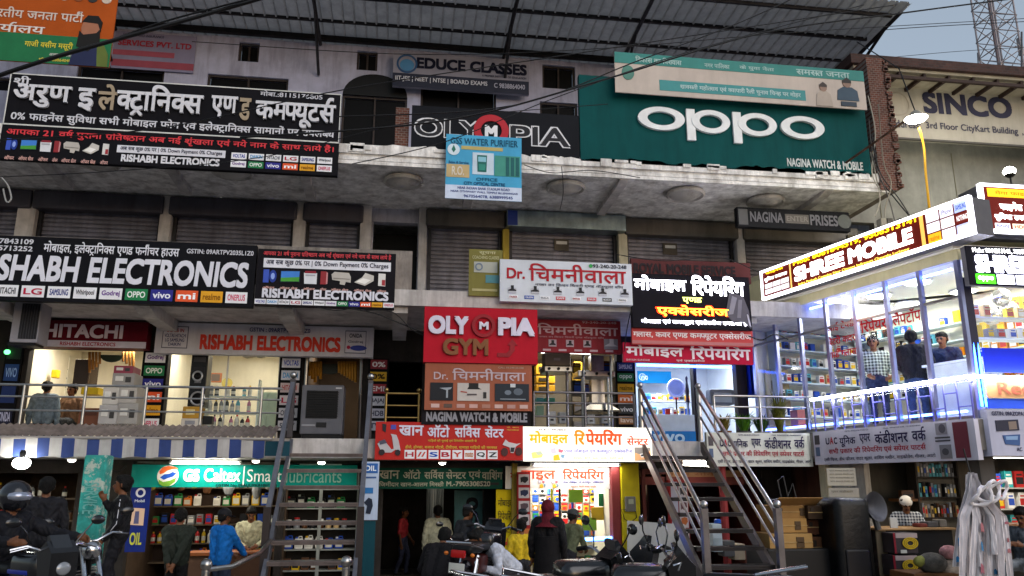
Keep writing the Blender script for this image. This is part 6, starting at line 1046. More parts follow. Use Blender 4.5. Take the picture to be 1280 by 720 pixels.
for i, (s, of, lab) in enumerate(((4.35, -.95, 'white shop counter at the street end of the glass shop'),)):
    t = empty('shop_counter', lab, 'counter', tuple(fl(s, of, zfl))); m = MB(); flbox(m, 3.75, 4.75, -1.25, -.75, zfl+.011, 3.95); m.build('body', mat('d0d2cc', .35), t); m = MB(); flbox(m, 3.7, 4.8, -1.3, -.7, 3.951, 3.99); m.build('counter_top', mat('e0e0da', .25), t)
o_ = sign('window_lettering', 'red Hindi lettering on the glass pane of the phone shop', (1034, 405, 1070, 445), 0, 'd8d8d8', [], plane='S', off=GO+.02, d=.004) if False else None
t = empty('window_lettering', 'red Hindi words stuck on the third glass pane of the phone shop', 'lettering', tuple(PS(1052, 424, GO+.012))); t.matrix_basis = frameM(PS(1052, 424, GO+.014), DN)
for k, s_ in enumerate(('आई टेंपर्ड', 'बैटरी कवर', 'गार्ड ग्लास')): put_text(t, .75, .75, (.05, .05+.33*k, .95, .27+.33*k), s_, 'c02a30', 1)
t = empty('window_lettering', 'red Hindi shop words on the upper glass between two steel mullions', 'lettering', tuple(PS(1112, 400, GO+.012))); t.matrix_basis = frameM(PS(1112, 400, GO+.014), DN)
put_text(t, 1.3, .25, (.0, .0, .45, 1), 'रिपेयर', 'd0202a', 1); put_text(t, 1.3, .25, (.55, 0, 1, 1), 'लैपटॉप', 'd0202a', 1)
# ================================================================ people
def ik(a, b, l1, l2, hint):
    d = b-a; L = min(d.length, (l1+l2)*.999); d = d.normalized() if d.length else Vector((0, 0, -1)); x = (L*L+l1*l1-l2*l2)/(2*L); h = math.sqrt(max(l1*l1-x*x, 0))
    n = hint-d*hint.dot(d); n = n.normalized() if n.length > 1e-4 else d.orthogonal().normalized(); return a+d*x+n*h, a+d*L
def person(label, loc, rz, H=1.7, hip=.53, lean=0, hl=None, hr=None, fl_=None, fr=None, head=(0, 0), shirt='303038', legs='22222a', skin='6a432c', shoes='1a1816', hair='0c0a09', bulk=1.0, headgear=None, sleeve=1, hcol=None, side=0, coat=0, female=False, group=None, vox=.0115, tache=True, beard=False, pipe=None, stripes=None):
    t = empty('person', label, 'person', loc, (0, 0, rz), group); S = H
    hp = Vector((0, 0, hip*S)); ca, sa = math.cos(R(lean)), math.sin(R(lean)); upv = Vector((math.sin(R(side)), -sa, ca)).normalized(); fwd = Vector((0, -ca, -sa))
    def sp(x, u, f=0): return hp+Vector((x*S, 0, 0))+upv*(u*S)+fwd*(f*S)
    prim = []
    def cap(a, b, r0, r1, lab): prim.append((Vector(a), Vector(b), r0*S, r1*S, lab))
    bk = bulk
    for s in (-1, 1):
        cap(sp(.042*s, 0), sp(.05*s, .12), .066*bk, .062*bk, 1 if not coat else 1); cap(sp(.05*s, .10), sp(.062*s, .235), .064*bk, .066*bk, 1); cap(sp(.04*s, -.015), sp(.04*s, .02), .07, .068, 1 if coat else 2)
    cap(sp(-.1, .265), sp(.1, .265), .048*bk, .048*bk, 1); cap(sp(0, .1, .015), sp(0, .22, .02), .062*bk, .066*bk, 1)
    nk = sp(0, .29); hc = nk+upv*(.105*S)+fwd*(.015*S)
    cap(nk-upv*.02*S, hc-upv*.03*S, .034, .032, 0)
    hy, hpit = R(head[0]), R(head[1]); HM = Matrix.Translation(hc) @ Matrix.Rotation(hy, 4, 'Z') @ Matrix.Rotation(hpit, 4, 'X'); hs = S
    def hpnt(x, y, z): return HM @ Vector((x*hs, y*hs, z*hs))
    cap(hpnt(0, .012, .018), hpnt(0, .012, .022), .056, .054, 0); cap(hpnt(0, -.012, .01), hpnt(0, -.016, -.03), .046, .036, 0); cap(hpnt(0, -.03, -.045), hpnt(0, -.025, -.04), .026, .03, 0)
    cap(hpnt(0, -.056, .004), hpnt(0, -.068, -.016), .006, .0105, 0); cap(hpnt(-.014, -.057, -.034), hpnt(.014, -.057, -.034), .006, .006, 4)
    for s in (-1, 1): cap(hpnt(.055*s, .01, .008), hpnt(.057*s, .014, -.014), .009, .007, 0); cap(hpnt(.021*s, -.054, .014), hpnt(.022*s, -.054, .0135), .0085, .0085, 5)
    if headgear not in ('helmet', 'scarf'):
        for a, b, q0, q1 in (((0, .002, .036), (0, .03, .03), .053, .054), ((0, .036, .01), (0, .036, -.02), .044, .036), ((-.03, .0, .04), (-.034, .02, -.005), .03, .027), ((.03, .0, .04), (.034, .02, -.005), .03, .027), ((-.024, -.03, .056), (.02, -.034, .058), .022, .022)): 
            if not (headgear and a[2] > .03 and b[2] > .02): cap(hpnt(*a), hpnt(*b), q0, q1, 6)
    for s, tg in ((1, hl), (-1, hr)):
        sh = sp(.122*s, .262); tg = Vector(tg)*S if tg is not None else Vector((.165*s*S, -.02*S, hp.z-.06*S)); el, wr = ik(sh, tg, .172*S, .16*S, Vector((s*.5, .6, -.5)))
        cap(sh, el, .038*bk, .031*bk, 1); ce = el.lerp(wr, .9 if sleeve == 1 else .05)
        if sleeve: cap(el, ce, .03*bk, .025*bk, 1)
        cap(el if sleeve == 0 else ce, wr, .021, .017, 0)
        if sleeve == 2: cap(el, wr, .024, .018, 0)
        d = (wr-el).normalized(); ax = d.orthogonal().normalized(); ax = Vector((0, 0, 1))-d*d.z if abs(d.z) < .9 else Vector((0, 1, 0)); ax.normalize(); nx = d.cross(ax)
        cap(wr+d*.012*S, wr+d*.04*S, .019, .02, 0)
        for k in range(4):
            b0 = wr+d*.045*S+ax*(k-1.5)*.0115*S; b1 = b0+d*(.03, .036, .034, .026)[k]*S+nx*s*.012*S; b2 = b1+d*.012*S+nx*s*.018*S; cap(b0, b1, .0066, .006, 0); cap(b1, b2, .006, .0052, 0)
        cap(wr+d*.015*S+ax*.017*S, wr+d*.042*S+ax*.034*S+nx*s*.01*S, .0085, .0065, 0)
    for s, tg in ((1, fl_), (-1, fr)):
        h0 = hp+Vector((.048*s*S, 0, -.01*S)); tg = Vector(tg)*S if tg is not None else Vector((.055*s*S, 0, .045*S)); kn, an = ik(h0, tg, .245*S, .245*S, Vector((s*.15, -1, .2)))
        cap(h0, kn, .058*(1+.4*(bk-1)), .04, 2); cap(kn, an, .039, .03, 2); cap(an+Vector((0, .01*S, -.025*S)), an+Vector((0, -.085*S, -.03*S)), .024, .019, 3)
    A = np.array([p[0] for p in prim]); B = np.array([p[1] for p in prim]); r0 = np.array([p[2] for p in prim]); r1 = np.array([p[3] for p in prim]); lab = np.array([p[4] for p in prim])
    m = MB()
    for a, b, q0, q1, _ in prim:
        dv = b-a
        if dv.length < 1e-4: dv = Vector((0, 0, 1e-4)); b = a+dv
        u = dv.normalized(); pts = [a-u*q0*.92, a-u*q0*.6, a, b, b+u*q1*.6, b+u*q1*.92]; m.tube(pts, [q0*.4, q0*.8, q0, q1, q1*.8, q1*.4], 12)
    me = bpy.data.meshes.new('p'); me.from_pydata(m.v, [], m.f); o = bpy.data.objects.new('p', me); COL.objects.link(o)
    rm = o.modifiers.new('r', 'REMESH'); rm.mode = 'VOXEL'; rm.voxel_size = vox; sm = o.modifiers.new('s', 'SMOOTH'); sm.iterations = 2; sm.factor = .5
    dg = bpy.context.evaluated_depsgraph_get(); dg.update(); nm = bpy.data.meshes.new_from_object(o.evaluated_get(dg)); bpy.data.objects.remove(o); nm.name = 'body'
    n = len(nm.polygons); C = np.empty(n*3); nm.polygons.foreach_get('center', C); C = C.reshape(-1, 3); best = np.full(n, 9.0); idx = np.zeros(n, int)
    for k in range(len(prim)):
        d = B[k]-A[k]; L = max((d*d).sum(), 1e-9); tt = np.clip(((C-A[k])@d)/L, 0, 1); q = np.linalg.norm(C-A[k]-tt[:, None]*d, axis=1)-(r0[k]+(r1[k]-r0[k])*tt)
        if lab[k] in (4, 5): q = q-.004*S
        mk = q < best; best[mk] = q[mk]; idx[mk] = lab[k]
    sm_ = stripes or mat(shirt, .75, var=.3, scale=14, bump=.25)
    for mm in (mat(skin, .5, var=.1), sm_, mat(legs, .8, var=.3, scale=12, bump=.25), mat(shoes, .5), mat('5a2a24', .5), mat('100c0a', .3), mat(hair, .75, var=.5, scale=50, bump=.6)): nm.materials.append(mm)
    vl = np.zeros(len(nm.vertices), int); lv = np.empty(len(nm.loops), np.int32); nm.loops.foreach_get('vertex_index', lv); lt = np.empty(n, np.int32); nm.polygons.foreach_get('loop_total', lt); vl[lv] = np.repeat(idx, lt)
    co = np.empty(len(nm.vertices)*3); nm.vertices.foreach_get('co', co); co = co.reshape(-1, 3); nn = np.empty(len(nm.vertices)*3); nm.vertices.foreach_get('normal', nn); nn = nn.reshape(-1, 3); ph = len(label)*.7
    w = np.sin(co[:, 2]*38+4*np.sin(co[:, 0]*17+ph)+3*np.sin(co[:, 1]*15))*.5+np.sin(co[:, 2]*71+5*np.sin(co[:, 0]*29-ph)+4*np.sin(co[:, 1]*31))*.35; w2 = np.sin(co[:, 0]*160+ph)*np.sin(co[:, 1]*150)*np.sin(co[:, 2]*170)
    amp = np.where((vl == 1) | (vl == 2), .0085, 0.0)*S/1.7; co += nn*(amp*w+np.where(vl == 6, .006, 0)*w2)[:, None]; nm.vertices.foreach_set('co', co.ravel())
    nm.polygons.foreach_set('material_index', idx.astype(np.int32)); nm.polygons.foreach_set('use_smooth', [True]*n); nm.update()
    bo = bpy.data.objects.new('body', nm); COL.objects.link(bo); bo.parent = t
    def child(mb, name, mm): return mb.build(name, mm, t, smooth=True, world=False)
    def dome(rx, ry, rz, zc, cut, nm_, mm, yoff=.012, front=-9):
        mb = MB(); N, K = 20, 10; vs = []; fs = []
        for i in range(K+1):
            ph = math.pi*.5*(1-i/K*(1+cut))
            for k in range(N):
                a = 2*math.pi*k/N; v = Vector((rx*math.cos(ph)*math.cos(a), yoff+ry*math.cos(ph)*math.sin(a), zc+rz*math.sin(ph)))
                if v.y < front and v.z < .03: v.z = max(v.z, .032); v.y = max(v.y, -.052)
                vs.append(hpnt(*v))
        for i in range(K):
            for k in range(N): fs.append((i*N+k, i*N+(k+1) % N, (i+1)*N+(k+1) % N, (i+1)*N+k))
        mb.add(vs, fs); return child(mb, nm_, mm)
    if headgear == 'cap': dome(.064, .07, .066, .02, .12, 'cap', mat(hcol, .7)); mb = MB(); mb.prism([(x*.055, 0) for x in ()] or [(-.05, 0), (.05, 0), (.045, -.04), (.0, -.055), (-.045, -.04)], .026, .033, HM @ Matrix.Translation((0, -.05*hs, 0)) @ Matrix.Diagonal((hs, hs, hs, 1)) @ TOZ); child(mb, 'cap_peak', mat(hcol, .7))
    if headgear == 'skullcap': dome(.063, .07, .062, .022, .12, 'skull_cap', mat(hcol, .8))
    if headgear == 'helmet':
        mb = MB(); mb.ball(hpnt(0, .008, .012), .083*hs, .094*hs, .09*hs, 20); child(mb, 'helmet', mat(hcol, .2, spec=.6)); mb = MB(); mb.ball(hpnt(0, -.03, .012), .074*hs, .064*hs, .04*hs, 16); child(mb, 'visor', mat('9aa0b0', .08, .6))
    if headgear == 'scarf':
        mb = MB(); mb.ball(hpnt(0, .022, .012), .068*hs, .066*hs, .078*hs, 18); c0 = hpnt(0, .02, -.03); mb.tube([c0, nk-upv*.02*S, sp(0, .22)], [.055*hs, .075*hs, .13*hs], 16); child(mb, 'scarf', mat(hcol, .8, var=.3, scale=12, bump=.3))
    if coat:
        mb = MB(); pr = [(.125, hp.z+.14*S), (.13, hp.z), (.16, hp.z-.2*S), (.2, max(.05*S, hp.z-coat*S))]
        mb.lathe([(a*S*(.95 if i else 1), z) for i, (a, z) in enumerate(pr)], 18, 0, Matrix.Diagonal((1, .75, 1, 1))); child(mb, 'robe' if coat > .3 else 'shirt_tail', mat(shirt, .8, var=.3, scale=10, bump=.3))
    if pipe:
        for s in (-1, 1):
            sh = sp(.122*s, .262); tg = Vector(hl if s > 0 else hr)*S if (hl if s > 0 else hr) is not None else Vector((.165*s*S, -.02*S, hp.z-.06*S)); el, wr = ik(sh, tg, .172*S, .16*S, Vector((s*.5, .6, -.5)))
            o1 = Vector((s*.04*S, -.0, .02*S)); mb = MB(); mb.tube([sp(.05*s, .31, .02), sh+o1*.9, el+Vector((s*.035*S, 0, 0)), wr+Vector((s*.026*S, 0, 0))], .006, 6); child(mb, 'piping', mat(pipe, .6))
    return t
def check_mat(c1, c2, sc=16):
    m = bpy.data.materials.new('check'); m.use_nodes = True; nt = m.node_tree; b = nt.nodes['Principled BSDF']; tc = nt.nodes.new('ShaderNodeTexCoord'); outs = []
    for ax in (0, 2):
        w = nt.nodes.new('ShaderNodeTexWave'); w.bands_direction = 'XZ'[ax//2]; w.inputs['Scale'].default_value = sc/6.0; nt.links.new(tc.outputs['Object'], w.inputs[0]); r = nt.nodes.new('ShaderNodeMath'); r.operation = 'GREATER_THAN'; r.inputs[1].default_value = .55; nt.links.new(w.outputs[1], r.inputs[0]); outs.append(r)
    a = nt.nodes.new('ShaderNodeMath'); a.operation = 'ADD'; nt.links.new(outs[0].outputs[0], a.inputs[0]); nt.links.new(outs[1].outputs[0], a.inputs[1]); h = nt.nodes.new('ShaderNodeMath'); h.operation = 'MULTIPLY'; h.inputs[1].default_value = .5; nt.links.new(a.outputs[0], h.inputs[0])
    mx = nt.nodes.new('ShaderNodeMixRGB'); mx.inputs[1].default_value = (*srgb(c1), 1); mx.inputs[2].default_value = (*srgb(c2), 1); nt.links.new(h.outputs[0], mx.inputs[0]); nt.links.new(mx.outputs[0], b.inputs['Base Color']); b.inputs['Roughness'].default_value = .8; return m
def gz(y): return .40 if y < 11.2 else max(0.0, .40*(13.4-y)/2.2)
def at(u, v, Y, H, hd=.985): p = P(u, v, Y); return (p.x, Y, p.z-H*hd)
def on(u, Y, v=640): return (X(u, Y, v), Y, gz(Y))
D2 = R(180)
# ground level, from the dim stall to the garage
person('person in a dark jacket seen from behind in front of the dim stall', at(60, 599, 12.3, 1.72), D2+.3, 1.72, shirt='17171d', legs='14141a', hair='0b0a0a', bulk=1.1, hl=(.14, -.1, .62))
STEP = tag(MB().bevbox(X(128, 12.1, 640), 12.0, .25, X(178, 12.1, 640), 12.7, .42, .02).build('concrete_step', CONC), 'low concrete step beneath the man by the turquoise pillar', 'step')
person('person in a black track jacket with white piping, hand to mouth, by the turquoise pillar', (X(152, 12.3, 640), 12.3, .421), R(-80), 1.70, shirt='101014', legs='15151b', pipe='c8c8d0', hl=(.1, -.1, .5), hr=(.03, -.13, .80), head=(-10, -4), bulk=1.12)
person('person in a dark olive jacket at the oil shop counter, hands behind the back', on(226, 13.9), D2-.1, 1.62, shirt='20261f', legs='121216', hl=(.03, .13, .5), hr=(-.03, .14, .49), bulk=1.22, head=(15, 15))
person('person in a bright blue padded jacket and dark cap at the oil shop counter', on(280, 13.7), D2-.75, 1.62, shirt='1068b8', legs='2a3448', hl=(.1, -.2, .56), hr=(-.06, -.24, .56), bulk=1.2, head=(0, 18), headgear='cap', hcol='15151a')
person('person in a cream striped shirt writing behind the oil shop counter', (X(314, 15.95, 640), 15.95, .0), R(12), 1.60, shirt='a8a486', legs='303036', hl=(.08, -.2, .58), hr=(-.06, -.22, .57), head=(0, 30), lean=8, bulk=1.05)
person('young person in a red t-shirt and jeans standing in the dark garage', (X(503, 19.3, 680), 19.3, .02), R(75), 1.46, shirt='a83038', legs='3a3f58', sleeve=2, tache=False, hl=(.12, -.12, .5), fl_=(.06, -.05, .045), fr=(-.05, .08, .045))
person('person in a loose white shirt seen from behind at the garage', (X(547, 16.9, 660), 16.9, .0), D2+.1, 1.58, shirt='c8c4a8', legs='3a3a3a', coat=.16, bulk=1.2, head=(0, 10), sleeve=1)
person('person in a dark shirt leaning over a motorcycle near the garage', (X(573, 15.8, 660), 15.8, .0), R(120), 1.62, shirt='20242c', legs='1c1c22', lean=18, hl=(.1, -.26, .5), hr=(-.08, -.26, .5), head=(0, 20))
person('person in black crouching with lowered head in front of the garage', (X(543, 11.6, 700), 11.6, .36), D2-.4, 1.62, hip=.26, lean=38, shirt='141114', legs='121214', fl_=(.1, -.13, .045), fr=(-.1, -.1, .045), hl=(.08, -.26, .28), hr=(-.1, -.25, .25), head=(0, 20), bulk=1.1)
person('person in a white shirt crouching low over a motorcycle wheel', (X(640, 11.2, 700), 11.2, .40), R(-70), 1.66, hip=.30, lean=52, shirt='b4b8c4', legs='2a2a30', fl_=(.12, -.12, .045), fr=(-.1, -.05, .045), hl=(.1, -.34, .34), hr=(-.08, -.32, .3), head=(0, 25), bulk=1.1)
person('person in a maroon head scarf and long black robe before the bright repair shop', on(684, 11.9), D2-.5, 1.50, shirt='0f0d10', legs='0f0d10', headgear='scarf', hcol='5a0f1c', tache=False, coat=.48, bulk=1.2, lean=4)
person('small person in a yellow top behind the one in the maroon scarf', (X(652, 13.2, 660), 13.2, .04), D2+.2, 1.42, shirt='d0b020', legs='2a2a30')
person('person in an olive jacket and grey cap bending to the repair shop counter', (X(709, 14.2, 660), 14.2, .0), R(130), 1.60, shirt='5a6048', legs='202026', headgear='cap', hcol='3a3c3c', lean=14, hl=(.1, -.26, .56), hr=(-.06, -.25, .56), head=(0, 20))
# stall at the far end
person('bearded person in a white skull cap and checked shirt reading at the desk', at(1129, 621, 13.1, 1.62), R(-22), 1.62, hip=.53, shirt='303848', headgear='skullcap', hcol='d8d4cc', hl=(.1, -.24, .58), hr=(-.06, -.26, .58), head=(5, 32), lean=12, stripes=check_mat('20283c', 'c8ccd0', 40), skin='7a5238', beard=True)
person('seated person in pale trousers holding a phone at the frame edge', (X(1284, 11.0, 690), 11.0, .40), R(-60), 1.65, hip=.30, shirt='4a5058', legs='8a8e92', fl_=(.08, -.28, .045), fr=(-.06, -.3, .045), hl=(.06, -.24, .46), hr=(-.06, -.26, .46), head=(0, 25))
# inside the glass phone shop
def inshop(s, off): q = fl(s, off, zfl+.011); return tuple(q)
def PSn(u, off): q = PS(u, 440, off); return (q.x, q.y, zfl+.011)
person('person in a green and white checked shirt standing inside the glass phone shop', PSn(1092, -.75), R(-25), 1.72, stripes=check_mat('2a3a34', 'c8d0c0', 34), legs='28304a', head=(-15, 0), skin='7a5038', hl=(.12, -.12, .55), hr=(-.1, -.15, .56))
person('person in a black jacket seen from behind inside the glass phone shop', PSn(1141, -.75), D2-.6, 1.70, shirt='18181c', legs='3a4a68', bulk=1.2, hl=(.08, -.22, .58), lean=6)
person('person in a navy jacket leaning on the white counter of the phone shop', PSn(1180, -1.55), R(-40), 1.70, shirt='1c2a48', legs='2a3040', lean=12, hl=(.12, -.24, .56), hr=(-.08, -.24, .56), head=(-20, 10), skin='8a5a40', bulk=1.1)
person('half hidden person in a dark cap behind the black jacketed one in the phone shop', PSn(1158, -1.75), R(-15), 1.66, shirt='5a4a48', legs='303038', headgear='cap', hcol='20242c', skin='8a5a40')
# in the upper electronics shops
SIT = dict(hip=.30, fl_=(.07, -.24, .045), fr=(-.06, -.24, .045))
for (u, y, rz, lab, cl, bk) in ((55, 17.7, D2, 'seated person in a grey blue shirt seen from behind under the maroon sign', '6a7a88', 1.2), (44, 18.8, R(20), 'seated dark haired person facing out near the white wall under the maroon sign', '6a5a50', 1.0), (88, 18.2, R(-20), 'seated person in brown beside the desk under the maroon sign', '7a5a44', 1.05)):
    person(lab, (X(u, y, 510), y, Z1+.011), rz, 1.66, shirt=cl, legs='30343a', bulk=bk, **SIT)
    t = empty('stool', 'plain stool under the '+lab.split(' under')[0].split(' near')[0].split(' beside')[0], 'stool', (X(u, y, 510), y, Z1+.011)); MB().bevbox(-.17, -.17, .36, .17, .17, .40, .02).build('seat', WOOD, t, world=False)
    for sx in (-1, 1):
        for sy in (-1, 1): MB().tube([(.13*sx, .13*sy, 0), (.12*sx, .12*sy, .36)], .016, 6).build('leg', DSTEEL, t, world=False)

# ================================================================ motorcycles
def motorcycle(label, loc, rz, c='101014', accent='8a1a20', scale=1.0, scooter=False, cowl=True, tilt=0, roll=6):
    t = empty('motorcycle' if not scooter else 'scooter', label, 'motorcycle' if not scooter else 'scooter', loc); t.matrix_basis = Matrix.Translation(loc) @ Matrix.Rotation(rz, 4, 'Z') @ Matrix.Rotation(R(roll), 4, 'X')
    t.rotation_mode = 'XYZ'; PT = mat(c, .22, var=.1, spec=.6); AC = mat(accent, .3, var=.1); CH = mat('b8b8bc', .2, 1.0); RB = mat('0e0e0f', .8)
    def b(mb, n, m_, par=None, sm=True): return mb.build(n, m_, par or t, smooth=sm, world=False)
    wr = .30 if not scooter else .23
    for x in (-.62, .66):
        w = b(MB().torus(wr-.05, .05, Matrix.Translation((x, 0, wr))), 'wheel', RB); rim = MB().torus(wr-.1, .014, Matrix.Translation((x, 0, wr)))
        for k in range(6): a = k*math.pi/3; rim.tube([(x, 0, wr), (x+(wr-.1)*math.cos(a), 0, wr+(wr-.1)*math.sin(a))], .012, 6)
        rim.tube([(x, -.06, wr), (x, .06, wr)], .04, 10); b(rim, 'rim', CH, w)
        g = MB(); pts = [(x+(wr+.035)*math.cos(a), 0, wr+(wr+.035)*math.sin(a)) for a in [R(20+14*k) for k in range(10)]]
        for q0, q1 in zip(pts, pts[1:]): g.tube([q0, q1], .06, 8)
        b(g, 'mudguard', PT)
    for y in (-.08, .08): b(MB().tube([(.66, y, wr), (.44, y*.9, .98)], .025, 8), 'fork', CH)
    hb = MB().tube([(.34, -.36, 1.03), (.40, -.24, 1.06), (.43, -.08, 1.0), (.43, .08, 1.0), (.40, .24, 1.06), (.34, .36, 1.03)], .014, 8); hb = b(hb, 'handlebar', CH)
    for y in (-1, 1):
        b(MB().tube([(.33, y*.37, 1.028), (.37, y*.27, 1.05)], .02, 8), 'grip', RB, hb); b(MB().tube([(.40, y*.32, 1.04), (.47, y*.27, 1.05), (.43, y*.40, 1.02)], .007, 6), 'brake_lever', CH, hb)
        mi = MB(); mi.tube([(.40, y*.2, 1.05), (.44, y*.28, 1.18), (.43, y*.34, 1.24)], .007, 6); mi.ball((.425, y*.40, 1.27), .018, .075, .045, 12); b(mi, 'mirror', PT, hb)
    if cowl:
        cw = MB(); cw.prism([(.38, 1.0), (.50, 1.10), (.60, 1.0), (.60, .80), (.50, .72), (.42, .80)], -.13, .13); b(cw, 'headlight_cowl', PT, sm=False); b(MB().ball((.60, 0, .86), .025, .07, .06, 14), 'headlight', mat('8a8e94', .08, .3)); b(MB().prism([(.46, 1.02), (.56, 1.04), (.47, 1.15), (.44, 1.14)], -.09, .09), 'windscreen', mat('202226', .08, spec=.7), sm=False)
    else: b(MB().ball((.56, 0, .92), .09, .10, .10, 16), 'headlight', CH)
    if scooter:
        b(MB().prism([(.45, .98), (.56, .9), (.62, .5), (.45, .32), (.38, .34), (.48, .6)], -.2, .2), 'front_shield', PT, sm=False); b(MB().bevbox(-.1, -.18, .26, .45, .18, .32, .02), 'foot_board', RB); bd = MB(); bd.bevbox(-.85, -.19, .36, -.08, .19, .72, .12, seg=3); b(bd, 'rear_body', PT)
    else:
        tk = MB(); tk.bevbox(-.05, -.15, .74, .40, .15, .99, .09, seg=3); b(tk, 'fuel_tank', PT); b(MB().bevbox(-.02, -.155, .80, .3, .155, .84, .01), 'tank_stripe', AC)
        en = MB(); en.bevbox(-.14, -.14, .26, .22, .14, .5, .04); 
        for k in range(6): en.box(-.02, -.13, .5+k*.035, .2, .13, .515+k*.035)
        b(en, 'engine', mat('6a6a6e', .4, .8)); b(MB().bevbox(-.5, -.14, .52, -.12, .14, .74, .05), 'side_panel', AC)
        fr = MB(); fr.tube([(.44, 0, .95), (.2, 0, .72), (-.3, 0, .70), (-.78, 0, .82)], .03, 8); fr.tube([(.42, 0, .85), (.24, 0, .3), (-.2, 0, .26), (-.3, 0, .7)], .025, 8); b(fr, 'frame', BLK)
        ex = MB(); ex.tube([(.2, -.12, .45), (.28, -.14, .26), (-.1, -.18, .24), (-.85, -.2, .36)], [.025, .025, .03, .055], 10); b(ex, 'exhaust_pipe', CH)
        for y in (-.1, .1): b(MB().tube([(-.62, y, wr), (-.45, y, .74)], .03, 8), 'shock_absorber', CH)
    st = MB(); st.bevbox(-.80, -.13, .78 if not scooter else .72, -.04, .13, .88 if not scooter else .84, .045, seg=3); b(st, 'seat', mat('121214', .5))
    b(MB().tube([(-.5, -.17, .84), (-.9, -.15, .92), (-.92, .15, .92), (-.5, .17, .84)], .014, 8), 'grab_rail', CH); b(MB().bevbox(-.93, -.09, .74, -.86, .09, .83, .02), 'tail_light', mat('a01818', .2)); b(MB().bevbox(-.93, -.10, .56, -.915, .10, .68, .005), 'number_plate', mat('b8b8b0', .5))
    for y in (-1, 1): b(MB().ball((-.86, y*.17, .78), .03, .03, .025, 8), 'indicator', mat('c86a18', .3))
    return t
def mc(label, u, Y, rz, **k): return motorcycle(label, (X(u, Y, 690), Y, gz(Y)), rz, **k)
b1 = mc('black motorcycle ridden by the helmeted person, headlight toward the street', 34, 8.5, R(-38), accent='1a2a8a', cowl=True, roll=0)
bx, by = X(34, 8.5, 690), 8.5
bx -= .42*math.cos(R(-38)); by -= .42*math.sin(R(-38))
person('motorcyclist in a dark jacket and dark helmet with pale visor, arms on the handlebar', (bx-.1, by+.1, .40), R(62), 1.72, hip=.47, lean=12, shirt='14151c', legs='16161c', headgear='helmet', hcol='17181e', hl=(.24, -.34, .63), hr=(-.2, -.34, .63), fl_=(.16, -.08, .14), fr=(-.16, -.05, .14), bulk=1.18, head=(-8, 0))
mc('parked black motorcycle by the turquoise pillar, handlebar turned to the garage', 116, 10.2, R(-60), accent='23233a', cowl=False, roll=8)
mc('black motorcycle with red tail lamp under repair outside the garage', 598, 11.0, R(65), accent='3a1614', roll=4, cowl=True)
mc('dark motorcycle standing just inside the garage entrance', 578, 14.8, R(110), accent='30306a', roll=6)
mc('big black motorcycle at the bottom edge below the maroon scarf', 700, 6.9, R(15), accent='1a1a1e', roll=3, c='0c0c0f')
mc('black motorcycle with round mirrors at the bottom edge near the shiny stair', 770, 6.6, R(-12), accent='2a2a30', roll=5, c='0e0e11', cowl=True)
motorcycle('dark scooter pushed under the foot of the shiny staircase', (X(872, 7.2, 700), 7.2, .40), R(150), c='18181c', scooter=True, roll=4)

# ================================================================ things round the far stalls
def open_carton(label, u0, v0, u1, v1, Y, d, c, flaps=False, dark=False):
    t = pbox('cardboard_box', label, 'cardboard box', u0, v0, u1, v1, Y, d, c, extra=[('print', .1, .15, .22, .45, '2a2018'), ('print', .62, .2, .8, .8, '4a3620'), ('tape', 0, .47, 1, .53, 'a88a58')], rough=.85, bev=.008)
    if flaps:
        xa, xb = X(u0, Y, (v0+v1)/2), X(u1, Y, (v0+v1)/2); zt = Z(v0, Y, (u0+u1)/2)
        for (x0_, x1_, a) in ((xa, xb, -25),): MB().bevbox(0, -.28, 0, x1_-x0_, 0, .01, .002, 0, Matrix.Translation((x0_, Y, zt))@Matrix.Rotation(R(a), 4, 'X')).build('flap', mat(c, .85), t)
        MB().bevbox(0, 0, 0, .3, d, .01, .002, 0, Matrix.Translation((xb, Y, zt))@Matrix.Rotation(R(30), 4, 'Y')).build('flap', mat(c, .85), t)
    return t
open_carton('topmost open cardboard box with a drooping flap, a black tangle lying on it', 966, 632, 1020, 648, 12.3, .6, '9a7444', True); open_carton('middle buff cardboard box with dark printed marks', 968, 648, 1009, 666, 12.25, .5, 'a27c48'); open_carton('lowest long cardboard box of the stack beside the shiny stair', 962, 667, 1016, 689, 12.2, .6, 'a88450')
open_carton('dark brown cardboard box right of the middle of the stack', 1008, 650, 1043, 668, 12.35, .5, '5a3624'); open_carton('dark brown cardboard box with a white sticker at the foot of the stack', 1014, 671, 1046, 698, 12.3, .5, '62402a'); open_carton('open dark mouthed cardboard box lying sideways at the end of the stack', 1010, 632, 1042, 649, 12.2, .5, '3a2a1c')
tag(MB().bevbox(X(960, 12.1, 700), 12.1, gz(12.4), X(1048, 12.1, 700), 12.9, Z(690, 12.1), .03).build('black_cabinet', mat('121214', .5)), 'low black cabinet carrying the cardboard boxes', 'cabinet')
t = empty('cable_tangle', 'tangle of black cable with two wire loops on the topmost box', 'cable', tuple(P(978, 628, 12.5))); m = MB(); c = P(978, 629, 12.45)
for k in range(7): m.tube([c+Vector((rnd.uniform(-.3, .3), rnd.uniform(-.1, .1), rnd.uniform(-.02, .08))) for _ in range(5)], .014, 5)
m.tube([c, c+Vector((-.05, 0, .35)), c+Vector((.05, 0, .42)), c+Vector((.1, 0, .1)), c+Vector((.2, 0, .3)), c+Vector((.25, 0, .02))], .012, 6); m.build('cable', mat('3a3a3c', .4, .4), t)
